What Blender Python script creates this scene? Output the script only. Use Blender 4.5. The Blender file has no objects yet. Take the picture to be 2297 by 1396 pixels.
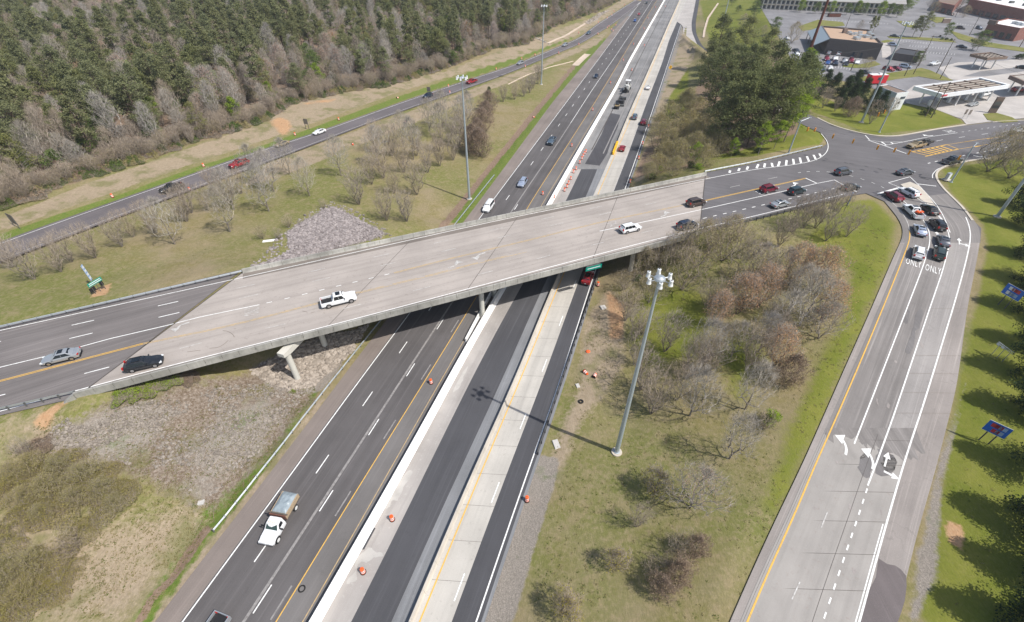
import bpy, bmesh, math, random
import numpy as np
from mathutils import Vector, Matrix, geometry
from mathutils import noise as mnoise
R = math.radians
sc = bpy.context.scene
COL = sc.collection

# ---------------- camera, sky, sun, exposure ----------------
CAM_H = 59.0; FPX = 1058.0; PITCH = R(40.0)
cd = bpy.data.cameras.new('camera'); cam = bpy.data.objects.new('camera', cd); COL.objects.link(cam)
cam.location = (0, 0, CAM_H); cam.rotation_euler = (R(90) - PITCH, 0, 0)
cd.sensor_width = 36.0; cd.lens = 36.0 * FPX / 2297.0
cd.clip_start = 0.5; cd.clip_end = 6000
sc.camera = cam
SUN_AZ = math.atan2(0.869, -0.495)      # measured from +Y towards +X
SUN_EL = R(53.6)
w = bpy.data.worlds.new('World'); sc.world = w; w.use_nodes = True
nt = w.node_tree; bgn = nt.nodes['Background']
sk = nt.nodes.new('ShaderNodeTexSky'); sk.sky_type = 'NISHITA'; sk.sun_disc = False
sk.sun_elevation = SUN_EL; sk.sun_rotation = SUN_AZ; sk.air_density = 1.2; sk.dust_density = 2.0
nt.links.new(sk.outputs[0], bgn.inputs[0]); bgn.inputs[1].default_value = 0.105
sl = bpy.data.lights.new('sun', 'SUN'); sun = bpy.data.objects.new('sun', sl); COL.objects.link(sun)
sl.energy = 4.0; sl.angle = R(0.53); sl.color = (1.0, 0.955, 0.89)
sdir = Vector((math.sin(SUN_AZ) * math.cos(SUN_EL), math.cos(SUN_AZ) * math.cos(SUN_EL), math.sin(SUN_EL)))
sun.rotation_euler = sdir.to_track_quat('Z', 'Y').to_euler(); sun.location = (60, -40, 120)
sc.view_settings.view_transform = 'Standard'; sc.view_settings.look = 'None'
sc.view_settings.exposure = 0.30; sc.view_settings.gamma = 1.0
sc.view_settings.use_curve_mapping = False
sc.render.engine = 'CYCLES'
sc.cycles.max_bounces = 5; sc.cycles.diffuse_bounces = 2; sc.cycles.glossy_bounces = 2
sc.cycles.transmission_bounces = 2; sc.cycles.transparent_max_bounces = 4

# ---------------- survey helpers: sight line of the photo meets a level plane ----------------
cP, sP = math.cos(PITCH), math.sin(PITCH)
def ray(px, py):
    u = (px - 1148.5) / FPX; v = (698 - py) / FPX
    return (u, cP + v * sP, -sP + v * cP)
def P(px, py, z=0.0):
    d = ray(px, py); t = (CAM_H - z) / -d[2]
    return np.array([d[0] * t, d[1] * t, z])
def Ps(pts, z=0.0):
    return np.array([P(p[0], p[1], z(p) if callable(z) else (p[2] if len(p) > 2 else z)) for p in pts])

# ---------------- generic object helpers ----------------
def link(o):
    COL.objects.link(o); return o
def tag(o, label=None, cat=None, group=None, kind=None):
    if label: o['label'] = label
    if cat: o['category'] = cat
    if group: o['group'] = group
    if kind: o['kind'] = kind
    return o
def empty(name, loc=(0, 0, 0), rz=0.0, label=None, cat=None, group=None):
    o = bpy.data.objects.new(name, None); link(o); o.location = loc; o.rotation_euler = (0, 0, rz)
    o.empty_display_size = 0.3
    return tag(o, label, cat, group)
def copy_tree(o, parent=None):
    c = o.copy(); COL.objects.link(c); c.parent = parent
    for ch in list(o.children): copy_tree(ch, c)
    return c
class MB:
    """collects faces, links them as one mesh object"""
    def __init__(s): s.v = []; s.f = []; s.m = []; s.uv = None
    def add(s, vs, fs, mi=0):
        b = len(s.v); s.v.extend([tuple(map(float, q)) for q in vs]); s.f.extend([[b + i for i in f] for f in fs]); s.m.extend([mi] * len(fs)); return s
    def box(s, cx, cy, cz, sx, sy, sz, mi=0, rz=0.0, taper=1.0):
        c, n = math.cos(rz), math.sin(rz); vs = []
        for z, k in ((-1, 1), (1, taper)):
            for x, y in ((-1, -1), (1, -1), (1, 1), (-1, 1)):
                a = x * sx / 2 * k; b = y * sy / 2 * k
                vs.append((cx + a * c - b * n, cy + a * n + b * c, cz + z * sz / 2))
        return s.add(vs, [(0, 3, 2, 1), (4, 5, 6, 7), (0, 1, 5, 4), (1, 2, 6, 5), (2, 3, 7, 6), (3, 0, 4, 7)], mi)
    def tube(s, p, q, r0, r1=None, n=8, mi=0, cap=True):
        r1 = r0 if r1 is None else r1; p = Vector(p); q = Vector(q); d = (q - p)
        if d.length < 1e-6: return s
        d.normalize(); a = d.orthogonal().normalized(); b = d.cross(a)
        vs = []
        for c, r in ((p, r0), (q, r1)):
            for i in range(n):
                t = 2 * math.pi * i / n; vs.append(c + a * (r * math.cos(t)) + b * (r * math.sin(t)))
        fs = [(i, (i + 1) % n, n + (i + 1) % n, n + i) for i in range(n)]
        if cap: fs += [tuple(range(n - 1, -1, -1)), tuple(range(n, 2 * n))]
        return s.add(vs, fs, mi)
    def lathe(s, cx, cy, prof, n=12, mi=0, mis=None):
        vs = []; fs = []
        for r, z in prof:
            for i in range(n):
                t = 2 * math.pi * i / n; vs.append((cx + r * math.cos(t), cy + r * math.sin(t), z))
        for k in range(len(prof) - 1):
            for i in range(n):
                fs.append((k * n + i, k * n + (i + 1) % n, (k + 1) * n + (i + 1) % n, (k + 1) * n + i))
        fs.append(tuple(range((len(prof) - 1) * n, len(prof) * n)))
        b = len(s.f); s.add(vs, fs, mi)
        if mis:
            for k in range(len(prof) - 1):
                for i in range(n): s.m[b + k * n + i] = mis[k]
        return s
    def prism(s, poly, z0, z1, mi=0, mside=None):
        n = len(poly); a = sum(poly[i][0] * poly[(i + 1) % n][1] - poly[(i + 1) % n][0] * poly[i][1] for i in range(n))
        if a < 0: poly = poly[::-1]
        z0s = z0 if hasattr(z0, '__len__') else [z0] * n; z1s = z1 if hasattr(z1, '__len__') else [z1] * n
        vs = [(p[0], p[1], z0s[i]) for i, p in enumerate(poly)] + [(p[0], p[1], z1s[i]) for i, p in enumerate(poly)]
        s.add(vs, [tuple(range(n - 1, -1, -1)), tuple(range(n, 2 * n))], mi)
        b = len(s.v) - 2 * n
        for i in range(n):
            j = (i + 1) % n; s.f.append([b + i, b + j, b + n + j, b + n + i]); s.m.append(mi if mside is None else mside)
        return s
    def build(s, name, mats, parent=None, smooth=False):
        me = bpy.data.meshes.new(name); me.from_pydata(s.v, [], s.f)
        if not isinstance(mats, (list, tuple)): mats = [mats]
        for m in mats: me.materials.append(m)
        if len(mats) > 1: me.polygons.foreach_set('material_index', s.m)
        if smooth: me.polygons.foreach_set('use_smooth', [True] * len(s.f))
        me.update()
        o = bpy.data.objects.new(name, me); link(o)
        if parent: o.parent = parent
        return o
def npmesh(name, V, F, mats, parent=None, mi=None, smooth=False):
    """V (n,3), F (m,k) numpy arrays with k = 3 or 4"""
    me = bpy.data.meshes.new(name); V = np.asarray(V, np.float32); F = np.asarray(F, np.int32); k = F.shape[1]
    me.vertices.add(len(V)); me.vertices.foreach_set('co', V.ravel())
    me.loops.add(F.size); me.loops.foreach_set('vertex_index', F.ravel())
    me.polygons.add(len(F)); me.polygons.foreach_set('loop_start', np.arange(0, F.size, k, dtype=np.int32))
    me.polygons.foreach_set('loop_total', np.full(len(F), k, np.int32))
    if not isinstance(mats, (list, tuple)): mats = [mats]
    for m in mats: me.materials.append(m)
    if mi is not None: me.polygons.foreach_set('material_index', np.asarray(mi, np.int32))
    me.polygons.foreach_set('use_smooth', np.full(len(F), smooth))
    me.update(calc_edges=True)
    if name is None: return me
    o = bpy.data.objects.new(name, me); link(o)
    if parent: o.parent = parent
    return o

# ---------------- material helper ----------------
class NG:
    def __init__(s, name, rough=0.85, spec=0.3, metal=0.0):
        s.m = bpy.data.materials.new(name); s.m.use_nodes = True; s.t = s.m.node_tree
        s.b = s.t.nodes['Principled BSDF']; s.b.inputs['Roughness'].default_value = rough
        s.b.inputs['Specular IOR Level'].default_value = spec; s.b.inputs['Metallic'].default_value = metal
    def n(s, k): return s.t.nodes.new(k)
    def l(s, a, b): s.t.links.new(a, b)
    def put(s, v, sock):
        if hasattr(v, 'is_linked') or hasattr(v, 'links'): s.l(v, sock)
        elif isinstance(v, (tuple, list)): sock.default_value = (*v, 1.0) if len(v) == 3 and len(sock.default_value) == 4 else v
        else: sock.default_value = v
    def co(s, kind='Object'):
        if not hasattr(s, 'tc'): s.tc = s.n('ShaderNodeTexCoord')
        return s.tc.outputs[kind]
    def mp(s, scale, kind='Object', rot=0.0, loc=(0, 0, 0)):
        m = s.n('ShaderNodeMapping'); s.l(s.co(kind), m.inputs[0]); m.inputs['Scale'].default_value = scale
        m.inputs['Rotation'].default_value = (0, 0, rot); m.inputs['Location'].default_value = loc; return m.outputs[0]
    def noise(s, scale, detail=3, rough=0.55, vec=None, dist=0.0):
        n = s.n('ShaderNodeTexNoise'); s.put(vec if vec is not None else s.co(), n.inputs['Vector'])
        n.inputs['Scale'].default_value = scale; n.inputs['Detail'].default_value = detail
        n.inputs['Roughness'].default_value = rough; n.inputs['Distortion'].default_value = dist; return n.outputs['Fac']
    def voro(s, scale, out='Distance', feature='F1', vec=None):
        n = s.n('ShaderNodeTexVoronoi'); n.feature = feature; s.put(vec if vec is not None else s.co(), n.inputs['Vector'])
        n.inputs['Scale'].default_value = scale; return n.outputs[out]
    def rng(s, v, a, b, c=0.0, d=1.0):
        n = s.n('ShaderNodeMapRange'); n.clamp = True; s.put(v, n.inputs[0])
        for i, x in enumerate((a, b, c, d)): n.inputs[i + 1].default_value = x
        return n.outputs[0]
    def warp(s, scale, amount):
        n = s.n('ShaderNodeTexNoise'); s.l(s.co(), n.inputs['Vector']); n.inputs['Scale'].default_value = scale; n.inputs['Detail'].default_value = 3
        a = s.n('ShaderNodeVectorMath'); a.operation = 'SCALE'; s.l(n.outputs['Color'], a.inputs[0]); a.inputs['Scale'].default_value = amount
        b = s.n('ShaderNodeVectorMath'); b.operation = 'ADD'; s.l(s.co(), b.inputs[0]); s.l(a.outputs[0], b.inputs[1]); return b.outputs[0]
    def math(s, op, a, b=0.0):
        n = s.n('ShaderNodeMath'); n.operation = op; s.put(a, n.inputs[0]); s.put(b, n.inputs[1]); return n.outputs[0]
    def mix(s, f, a, b, mode='MIX'):
        n = s.n('ShaderNodeMix'); n.data_type = 'RGBA'; n.blend_type = mode
        s.put(f, n.inputs[0]); s.put(a, n.inputs[6]); s.put(b, n.inputs[7]); return n.outputs[2]
    def attr(s, name):
        n = s.n('ShaderNodeAttribute'); n.attribute_name = name; return n.outputs['Fac']
    def out(s, col, rough=None, bump=None, bstr=0.3, bdist=0.05):
        s.put(col, s.b.inputs['Base Color'])
        if rough is not None: s.put(rough, s.b.inputs['Roughness'])
        if bump is not None:
            n = s.n('ShaderNodeBump'); n.inputs['Strength'].default_value = bstr; n.inputs['Distance'].default_value = bdist
            s.put(bump, n.inputs['Height']); s.l(n.outputs[0], s.b.inputs['Normal'])
        return s.m
def sh(c, k): return tuple(min(1.0, x * k) for x in c)
def plain(name, col, rough=0.6, spec=0.4, metal=0.0, var=0.12, scale=3.0, coat=0.0):
    g = NG(name, rough, spec, metal)
    if coat: g.b.inputs['Coat Weight'].default_value = coat; g.b.inputs['Coat Roughness'].default_value = 0.08
    return g.out(g.mix(g.noise(scale, 3), sh(col, 1 - var), sh(col, 1 + var)))
# ---------------- surface materials ----------------
def asphalt(name, base, var=0.14, streak=0.16, patch=None, crack=0.0):
    """road surface; UV u = metres across, v = metres along"""
    g = NG(name, 0.88, 0.25)
    uvs = g.mp((0.9, 0.02, 1), 'UV'); uvb = g.mp((3.2, 0.05, 1), 'UV')
    c = g.mix(g.rng(g.noise(0.09, 4), 0.35, 0.65), sh(base, 1 - var), sh(base, 1 + var))
    c = g.mix(g.rng(g.noise(1.0, 3, vec=uvs), 0.3, 0.7), g.mix(1.0, c, (1 - streak,) * 3, 'MULTIPLY'), c)
    c = g.mix(g.math('MULTIPLY', g.rng(g.noise(1.0, 2, vec=uvb), 0.55, 0.75), streak * 1.5), c, sh(base, 1.8))
    c = g.mix(g.math('MULTIPLY', g.rng(g.noise(14, 2), 0.5, 0.8), 0.35), c, sh(base, 1.7))
    c = g.mix(g.math('MULTIPLY', g.rng(g.noise(0.6, 5, 0.7), 0.58, 0.7), 0.25), c, sh(base, 0.6))
    if crack:
        v = g.voro(0.14, 'Distance', 'DISTANCE_TO_EDGE', vec=g.warp(0.55, 3.5))
        c = g.mix(g.math('MULTIPLY', g.rng(v, 0.0, 0.010, 1, 0), crack * 0.4), c, sh(base, 0.45))
    return g.out(c, bump=g.noise(18, 2), bstr=0.15, bdist=0.01)
def concrete(name, base, var=0.10, stain=0.2, dirt=(0.12, 0.10, 0.08), along=True):
    g = NG(name, 0.85, 0.25)
    uvs = g.mp((0.8, 0.03, 1), 'UV') if along else g.mp((0.5, 0.5, 0.5))
    c = g.mix(g.rng(g.noise(0.12, 4), 0.35, 0.65), sh(base, 1 - var), sh(base, 1 + var))
    c = g.mix(g.math('MULTIPLY', g.rng(g.noise(1.0, 4, vec=uvs), 0.45, 0.75), stain), c, sh(base, 0.55))
    c = g.mix(g.math('MULTIPLY', g.rng(g.noise(1.6, 5, 0.7), 0.58, 0.75), stain), c, dirt)
    if 'parapet' in name: c = g.mix(g.math('MULTIPLY', g.rng(g.noise(1.0, 4, 0.7, vec=g.mp((2.6, 2.6, 0.25))), 0.50, 0.70), 0.4), c, (0.17, 0.17, 0.15))
    c = g.mix(g.math('MULTIPLY', g.rng(g.noise(9, 3), 0.5, 0.8), 0.3), c, sh(base, 1.25))
    return g.out(c, bump=g.noise(12, 2), bstr=0.15, bdist=0.01)
def paint(name, col, under, wear=0.5):
    g = NG(name, 0.7, 0.3)
    f = g.rng(g.noise(2.2, 5, 0.75), 0.62 - wear * 0.3, 0.78 - wear * 0.2)
    return g.out(g.mix(g.math('MULTIPLY', f, 0.2 + wear), col, under))
M = {}
M['asph_dark'] = asphalt('asphalt dark', (0.075, 0.073, 0.08))
M['asph_new'] = asphalt('asphalt new', (0.080, 0.080, 0.087), 0.10, 0.2)
M['asph_lane'] = asphalt('asphalt lane', (0.116, 0.108, 0.108), 0.14, 0.22)
M['asph_mid'] = asphalt('asphalt median', (0.165, 0.155, 0.150))
M['asph_shoulder'] = asphalt('asphalt shoulder', (0.225, 0.190, 0.170), 0.14, 0.15)
M['asph_milled'] = asphalt('asphalt milled', (0.235, 0.230, 0.228), 0.2, 0.25)
M['asph_strip'] = asphalt('asphalt worn strip', (0.22, 0.225, 0.235), 0.14, 0.22)
M['asph_west'] = asphalt('asphalt approach', (0.18, 0.163, 0.158), 0.1, 0.28)
M['asph_int'] = asphalt('asphalt junction', (0.142, 0.135, 0.140), 0.12, 0.2)
M['asph_left'] = asphalt('asphalt ramp', (0.14, 0.126, 0.13))
M['asph_ramp'] = asphalt('asphalt exit ramp', (0.245, 0.228, 0.218), 0.10, 0.30, crack=0.5)
M['asph_rampsh'] = asphalt('asphalt old shoulder', (0.31, 0.28, 0.262), 0.14, 0.2, crack=0.8)
M['asph_purple'] = asphalt('asphalt patch', (0.15, 0.130, 0.130), 0.1, 0.2)
M['asph_blotch'] = asphalt('asphalt patch grey', (0.19, 0.18, 0.178), 0.12, 0.2)
M['lot'] = asphalt('parking lot asphalt', (0.215, 0.21, 0.218), 0.18, 0.1, crack=0.6)
M['lot_light'] = concrete('forecourt concrete', (0.44, 0.41, 0.385), 0.12, 0.25, along=False)
M['conc_deck'] = concrete('deck concrete', (0.375, 0.335, 0.305), 0.10, 0.5)
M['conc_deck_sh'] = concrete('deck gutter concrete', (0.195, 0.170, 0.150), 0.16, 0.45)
M['conc_lane'] = concrete('lane concrete', (0.47, 0.445, 0.405), 0.10, 0.45)
M['conc_ramp'] = concrete('ramp concrete', (0.335, 0.315, 0.295), 0.12, 0.42, (0.22, 0.16, 0.14))
M['conc_band'] = concrete('median concrete', (0.36, 0.335, 0.315), 0.14, 0.5, (0.6, 0.58, 0.55))
M['conc_slurry'] = concrete('dried slurry', (0.44, 0.42, 0.395), 0.15, 0.5, (0.3, 0.28, 0.26), False)
M['conc_far'] = concrete('far concrete', (0.43, 0.40, 0.375), 0.1, 0.35)
M['conc_para'] = concrete('parapet concrete', (0.37, 0.36, 0.33), 0.25, 0.75, (0.10, 0.105, 0.085), False)
M['conc_pier'] = concrete('pier concrete', (0.56, 0.545, 0.49), 0.06, 0.15, along=False)
M['conc_barrier'] = concrete('barrier concrete', (0.86, 0.85, 0.83), 0.04, 0.10, (0.5, 0.5, 0.48), False)
M['conc_temp'] = concrete('temporary barrier concrete', (0.50, 0.46, 0.40), 0.1, 0.35, (0.18, 0.17, 0.15), False)
M['conc_curb'] = concrete('kerb concrete', (0.52, 0.47, 0.40), 0.08, 0.3, along=False)
M['conc_ditch'] = concrete('channel concrete', (0.55, 0.45, 0.36), 0.1, 0.25, along=False)
M['joint'] = plain('joint dark', (0.09, 0.08, 0.075), 0.9, 0.2)
M['joint_soft'] = plain('joint tan', (0.20, 0.175, 0.15), 0.9, 0.2)
M['white'] = paint('paint white', (0.82, 0.82, 0.80), (0.2, 0.19, 0.18), 0.35)
M['white_worn'] = paint('paint white worn', (0.62, 0.61, 0.59), (0.35, 0.33, 0.31), 0.8)
M['ghost'] = paint('ground off stripe', (0.30, 0.285, 0.275), (0.17, 0.16, 0.155), 0.7)
M['yellow'] = paint('paint yellow', (0.70, 0.42, 0.09), (0.3, 0.22, 0.12), 0.4)
M['yellow_worn'] = paint('paint yellow worn', (0.62, 0.42, 0.17), (0.38, 0.31, 0.22), 0.85)
M['black_dash'] = plain('black stripe', (0.03, 0.03, 0.03), 0.8)
M['galv'] = plain('galvanised steel', (0.50, 0.54, 0.57), 0.42, 0.5, 0.6, 0.1, 1.5)
M['galv_pole'] = plain('galvanised pole', (0.42, 0.48, 0.52), 0.45, 0.5, 0.35, 0.06, 1.5)
M['galv_dark'] = plain('weathered steel', (0.14, 0.14, 0.135), 0.6, 0.4, 0.3, 0.2)
M['wood_post'] = plain('wood post', (0.13, 0.11, 0.09), 0.9, 0.2)
M['steel_dark'] = plain('dark steel', (0.05, 0.05, 0.055), 0.6, 0.4)
M['girder'] = plain('girder paint', (0.16, 0.17, 0.17), 0.7, 0.3)
M['rust'] = plain('rusty steel', (0.13, 0.045, 0.03), 0.8, 0.3, 0.0, 0.35, 1.2)
M['tyre'] = plain('tyre rubber', (0.02, 0.02, 0.02), 0.85, 0.3)
M['glass'] = NG('car glass', 0.06, 0.6).out((0.012, 0.016, 0.02))
M['glass_green'] = NG('windshield glass', 0.08, 0.6).out((0.035, 0.06, 0.055))
M['chrome'] = plain('alloy rim', (0.42, 0.42, 0.43), 0.3, 0.5, 0.8)
M['trim'] = plain('black trim', (0.018, 0.018, 0.02), 0.6)
M['lampw'] = plain('headlamp lens', (0.75, 0.77, 0.78), 0.15, 0.6)
M['lampr'] = plain('tail lamp lens', (0.45, 0.02, 0.015), 0.25, 0.6)
M['amber'] = plain('amber lens', (0.8, 0.3, 0.02), 0.3, 0.5)
M['plate'] = plain('number plate', (0.7, 0.7, 0.68), 0.5)
M['orange'] = plain('orange plastic', (0.85, 0.13, 0.03), 0.55)
M['reflw'] = plain('white reflective band', (0.85, 0.83, 0.82), 0.4)
M['yellow_plastic'] = plain('yellow plastic', (0.86, 0.48, 0.02), 0.5)
M['sign_green'] = plain('green sign sheeting', (0.0, 0.26, 0.19), 0.4)
M['sign_blue'] = plain('blue sign sheeting', (0.02, 0.15, 0.60), 0.4)
M['sign_blue_pale'] = plain('pale blue panel', (0.32, 0.45, 0.68), 0.5)
M['sign_white'] = plain('white sign sheeting', (0.75, 0.77, 0.8), 0.4)
M['sign_red'] = plain('red sign sheeting', (0.55, 0.05, 0.06), 0.4)
M['sign_back'] = plain('bare sign back', (0.20, 0.17, 0.15), 0.6)
M['sign_yellow'] = plain('yellow sign sheeting', (0.75, 0.42, 0.03), 0.4)
M['sig_yellow'] = plain('signal housing yellow', (0.72, 0.30, 0.02), 0.5)
M['white_paint'] = plain('white painted surface', (0.74, 0.74, 0.73), 0.55)
M['wall_brick'] = plain('brown brick', (0.20, 0.15, 0.13), 0.9, 0.2, 0, 0.25, 1.0)
M['debris_white'] = plain('white sheet debris', (0.8, 0.8, 0.79), 0.6)
M['debris_grey'] = plain('grey slab debris', (0.5, 0.48, 0.45), 0.8)

def ground_mat():
    g = NG('ground cover', 0.95, 0.12)
    big = g.noise(0.03, 4); mid = g.noise(0.16, 5, 0.65); fine = g.noise(1.6, 4, 0.7); grain = g.noise(7.0, 3, 0.7)
    blade = g.noise(1.0, 3, 0.7, vec=g.mp((6.0, 1.6, 3.0), rot=0.5))
    base = g.mix(g.rng(mid, 0.38, 0.62), (0.220, 0.188, 0.082), (0.280, 0.228, 0.140))
    base = g.mix(g.rng(big, 0.42, 0.6), base, (0.165, 0.175, 0.052))
    base = g.mix(g.math('MULTIPLY', g.rng(fine, 0.45, 0.7), 0.6), base, (0.34, 0.275, 0.17)); base = g.mix(g.math('MULTIPLY', g.rng(g.noise(0.45, 5, 0.7), 0.52, 0.62), 0.5), base, (0.31, 0.245, 0.15))
    def zone(col, name, c2, soft=0.25):
        a = g.attr(name)
        t = g.math('ADD', a, g.math('MULTIPLY', g.math('SUBTRACT', g.math('ADD', g.math('MULTIPLY', mid, 0.6), g.math('MULTIPLY', fine, 0.5)), 0.55), 1.1))
        f = g.rng(t, 0.5 - soft / 2, 0.5 + soft / 2)
        f = g.math('MULTIPLY', f, g.rng(a, 0.02, 0.12))
        return g.mix(f, col, c2)
    lush = g.mix(g.rng(mid, 0.35, 0.65), (0.140, 0.168, 0.024), (0.200, 0.205, 0.042))
    lush = g.mix(g.math('MULTIPLY', g.rng(fine, 0.5, 0.75), 0.35), lush, (0.26, 0.23, 0.09))
    green = g.mix(g.rng(fine, 0.35, 0.65), (0.105, 0.170, 0.028), (0.180, 0.200, 0.055))
    dry = g.mix(g.rng(fine, 0.3, 0.7), (0.285, 0.225, 0.155), (0.385, 0.31, 0.225))
    dry = g.mix(g.rng(mid, 0.50, 0.62), dry, (0.215, 0.195, 0.10))
    leaf = g.mix(g.rng(fine, 0.3, 0.7), (0.20, 0.135, 0.095), (0.30, 0.22, 0.165))
    dirt = g.mix(g.rng(fine, 0.3, 0.7), (0.42, 0.24, 0.13), (0.50, 0.33, 0.20))
    gravel = g.mix(g.rng(grain, 0.35, 0.65), (0.215, 0.188, 0.162), (0.335, 0.298, 0.262))
    gravel = g.mix(g.math('MULTIPLY', g.rng(mid, 0.6, 0.68), 0.6), gravel, (0.12, 0.16, 0.06))
    brush = g.mix(g.rng(g.noise(2.6, 5, 0.8), 0.42, 0.60), (0.150, 0.112, 0.080), (0.30, 0.25, 0.21)); brush = g.mix(g.math('MULTIPLY', g.rng(mid, 0.52, 0.62), 0.6), brush, (0.17, 0.165, 0.06))
    vr = g.voro(2.6, 'Color'); ve = g.voro(2.6, 'Distance', 'DISTANCE_TO_EDGE')
    rock = g.mix(vr, (0.20, 0.175, 0.17), (0.40, 0.36, 0.345)); 
    rock = g.mix(g.rng(ve, 0.0, 0.09, 1, 0), rock, (0.05, 0.045, 0.045))
    col = base
    col = zone(col, 'lush', lush); col = zone(col, 'green', green); col = zone(col, 'dry', dry)
    col = zone(col, 'leaf', leaf); col = zone(col, 'dirt', dirt); col = zone(col, 'brush', brush); col = zone(col, 'gravel', gravel); col = zone(col, 'rock', rock, 0.2)
    col = g.mix(g.math('MULTIPLY', g.rng(blade, 0.35, 0.7), 0.45), col, g.mix(1.0, col, (0.52, 0.55, 0.5), 'MULTIPLY'))
    col = g.mix(g.math('MULTIPLY', g.rng(grain, 0.5, 0.75), 0.35), col, g.mix(1.0, col, (1.5, 1.45, 1.35), 'MULTIPLY'))
    h = g.math('ADD', g.math('MULTIPLY', blade, 0.6), grain)
    return g.out(col, bump=h, bstr=0.5, bdist=0.12)
M['ground'] = ground_mat()

def lawn_mat():
    g = NG('island lawn', 0.95, 0.12); mid = g.noise(0.16, 5, 0.65); fine = g.noise(1.6, 4, 0.7)
    c = g.mix(g.rng(mid, 0.35, 0.65), (0.135, 0.155, 0.030), (0.215, 0.200, 0.070)); return g.out(g.mix(g.math('MULTIPLY', g.rng(fine, 0.5, 0.75), 0.5), c, (0.30, 0.25, 0.13)), bump=g.noise(8, 3), bstr=0.4, bdist=0.1)
M['lawn'] = lawn_mat()
# ---------------- road alignments (photo sight lines on level planes) ----------------
ZB = 8.0
SH = [(345, 1396), (444, 1263), (600, 1072), (735, 890), (822, 775), (1045, 492), (1149, 352), (1245, 222), (1318, 136), (1375, 70), (1400, 44)]
WL = [(409, 1396), (560, 1190), (675, 1036), (763, 911), (886, 748), (1103, 453), (1218, 300), (1300, 190), (1337.6, 140), (1436, 6)]
D1 = [(491, 1375), (740, 1018), (829, 889), (902, 783), (1133, 452), (1213, 339), (1302, 213), (1350, 145), (1401, 73), (1441, 16), (1452, 0)]
D2 = [(546, 1396), (782, 1036), (902, 850), (988, 719), (1152, 467), (1239, 340), (1329, 201), (1387, 117), (1464, 0)]
Y1 = [(619, 1396), (787, 1121), (839.5, 1036), (905, 933), (988, 798), (1056, 690), (1187, 459), (1264, 340), (1330, 237), (1389, 140), (1411, 103), (1474, 0)]
Y2 = [(681, 1396), (802, 1187.5), (886, 1036), (1041, 766), (1095, 672), (1220, 453), (1289, 340), (1313, 300), (1370, 208), (1408, 138), (1486, 0)]
WALL = [(710, 1396), (914, 1036), (1056, 772), (1108, 683), (1130, 650), (1237, 452), (1300, 340), (1381, 200), (1411, 140), (1491, 0)]
ASL = [(788.6, 1396), (860, 1258), (964, 1038), (1085, 795), (1148, 680), (1174, 638), (1274, 442), (1307, 373)]
ASR = [(877, 1396), (960, 1206), (1001, 1122), (1040, 1036), (1105.6, 900), (1210, 660), (1235, 609), (1318, 434), (1341, 376.6)]
BR2a = [(923, 1396), (1073, 1036), (1140, 898), (1239, 650), (1262, 600)]
BR2b = [(1384, 325), (1405, 272), (1429, 216.6), (1438, 198), (1464, 139), (1499, 57.5), (1525, 0)]
Y3 = [(941, 1396), (1088, 1036), (1149, 898), (1249, 650), (1345, 428), (1399, 302), (1416, 265), (1445, 190), (1467, 140), (1485, 97)]
CR = [(1013, 1396), (1145, 1038), (1200.6, 900), (1303, 616), (1379, 422), (1411, 340), (1425, 300), (1449, 234), (1485.6, 140), (1500, 92), (1518.5, 49)]
WR = [(1068, 1396), (1160, 1127), (1189, 1040), (1242, 900), (1332, 616), (1405, 416), (1446, 300), (1480, 199), (1499.5, 140), (1529, 50.5)]
NL = [(0, 742), (191, 700), (560, 619.5), (1120, 494), (1577, 403)]
SL = [(0, 923), (204, 868), (392, 817), (600, 767), (925, 682), (1160, 619), (1486, 533), (1569, 514), (1720, 478.5), (1897, 435)]
NOUT = [(0, 716), (68, 700), (188, 677), (551, 601), (863, 528), (1120, 478), (1576, 388)]
SOUT = [(0, 941), (167, 903), (580, 795), (743, 749), (940, 697.6), (1120, 648), (1249, 612), (1440, 567), (1567, 531)]
LRN = [(0, 546), (340, 426), (580, 340), (696, 305), (926, 222), (1120, 158), (1160, 145), (1300, 87), (1343, 54), (1427, 0)]
LRS = [(0, 583), (340, 455), (600, 361), (855, 264), (1120, 171), (1300, 98), (1368, 57), (1439, 4)]
def zL(p): return float(np.interp(p[0], [-200, 0, 300, 650, 950, 1200, 1430], [6.0, 5.5, 4.5, 3.0, 1.6, 0.6, 0.0]))
YK = float(P(2100, 545, ZB)[1]); ZR0 = 2.9
def zR(p):
    d = ray(0, p[1]); k = d[1] / -d[2]; sl_ = (ZB - ZR0) / YK; return min(ZB, (ZR0 + sl_ * k * CAM_H) / (1 + sl_ * k))
RYL = [(1676, 1396), (1697, 1344), (1731, 1266), (1775, 1172), (1831, 1037), (1859, 976), (1924, 826), (1981, 690), (2021, 591), (2043, 531), (2037, 497), (2018, 469), (1979, 435)]
RPL = [(1637, 1396), (1697, 1258), (1752, 1141), (1801, 1040), (1888, 842), (1955, 692), (2005, 575), (2029, 523), (2023, 499), (1984, 452), (1943, 434), (1897, 440)]
RW1 = [(1916, 996), (1961, 881), (2035, 690), (2073, 591), (2089, 533), (2082, 510), (2063, 481), (2021, 447)]
RW2 = [(1946, 1090), (1968.7, 1032), (2005, 931), (2086, 690), (2115, 606), (2132, 538), (2125, 510), (2104, 481), (2070, 452)]
RW3 = [(1927, 1396), (1979, 1206), (2027.5, 1038), (2073, 902), (2138, 690), (2164.6, 596), (2177.7, 533), (2175, 507), (2166, 487.6)]
RPR = [(2010, 1396), (2052, 1216), (2103, 1038), (2146, 868), (2170, 690), (2193, 575), (2201, 512), (2185.5, 497), (2164.6, 468), (2128, 434), (2102, 405)]
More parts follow.
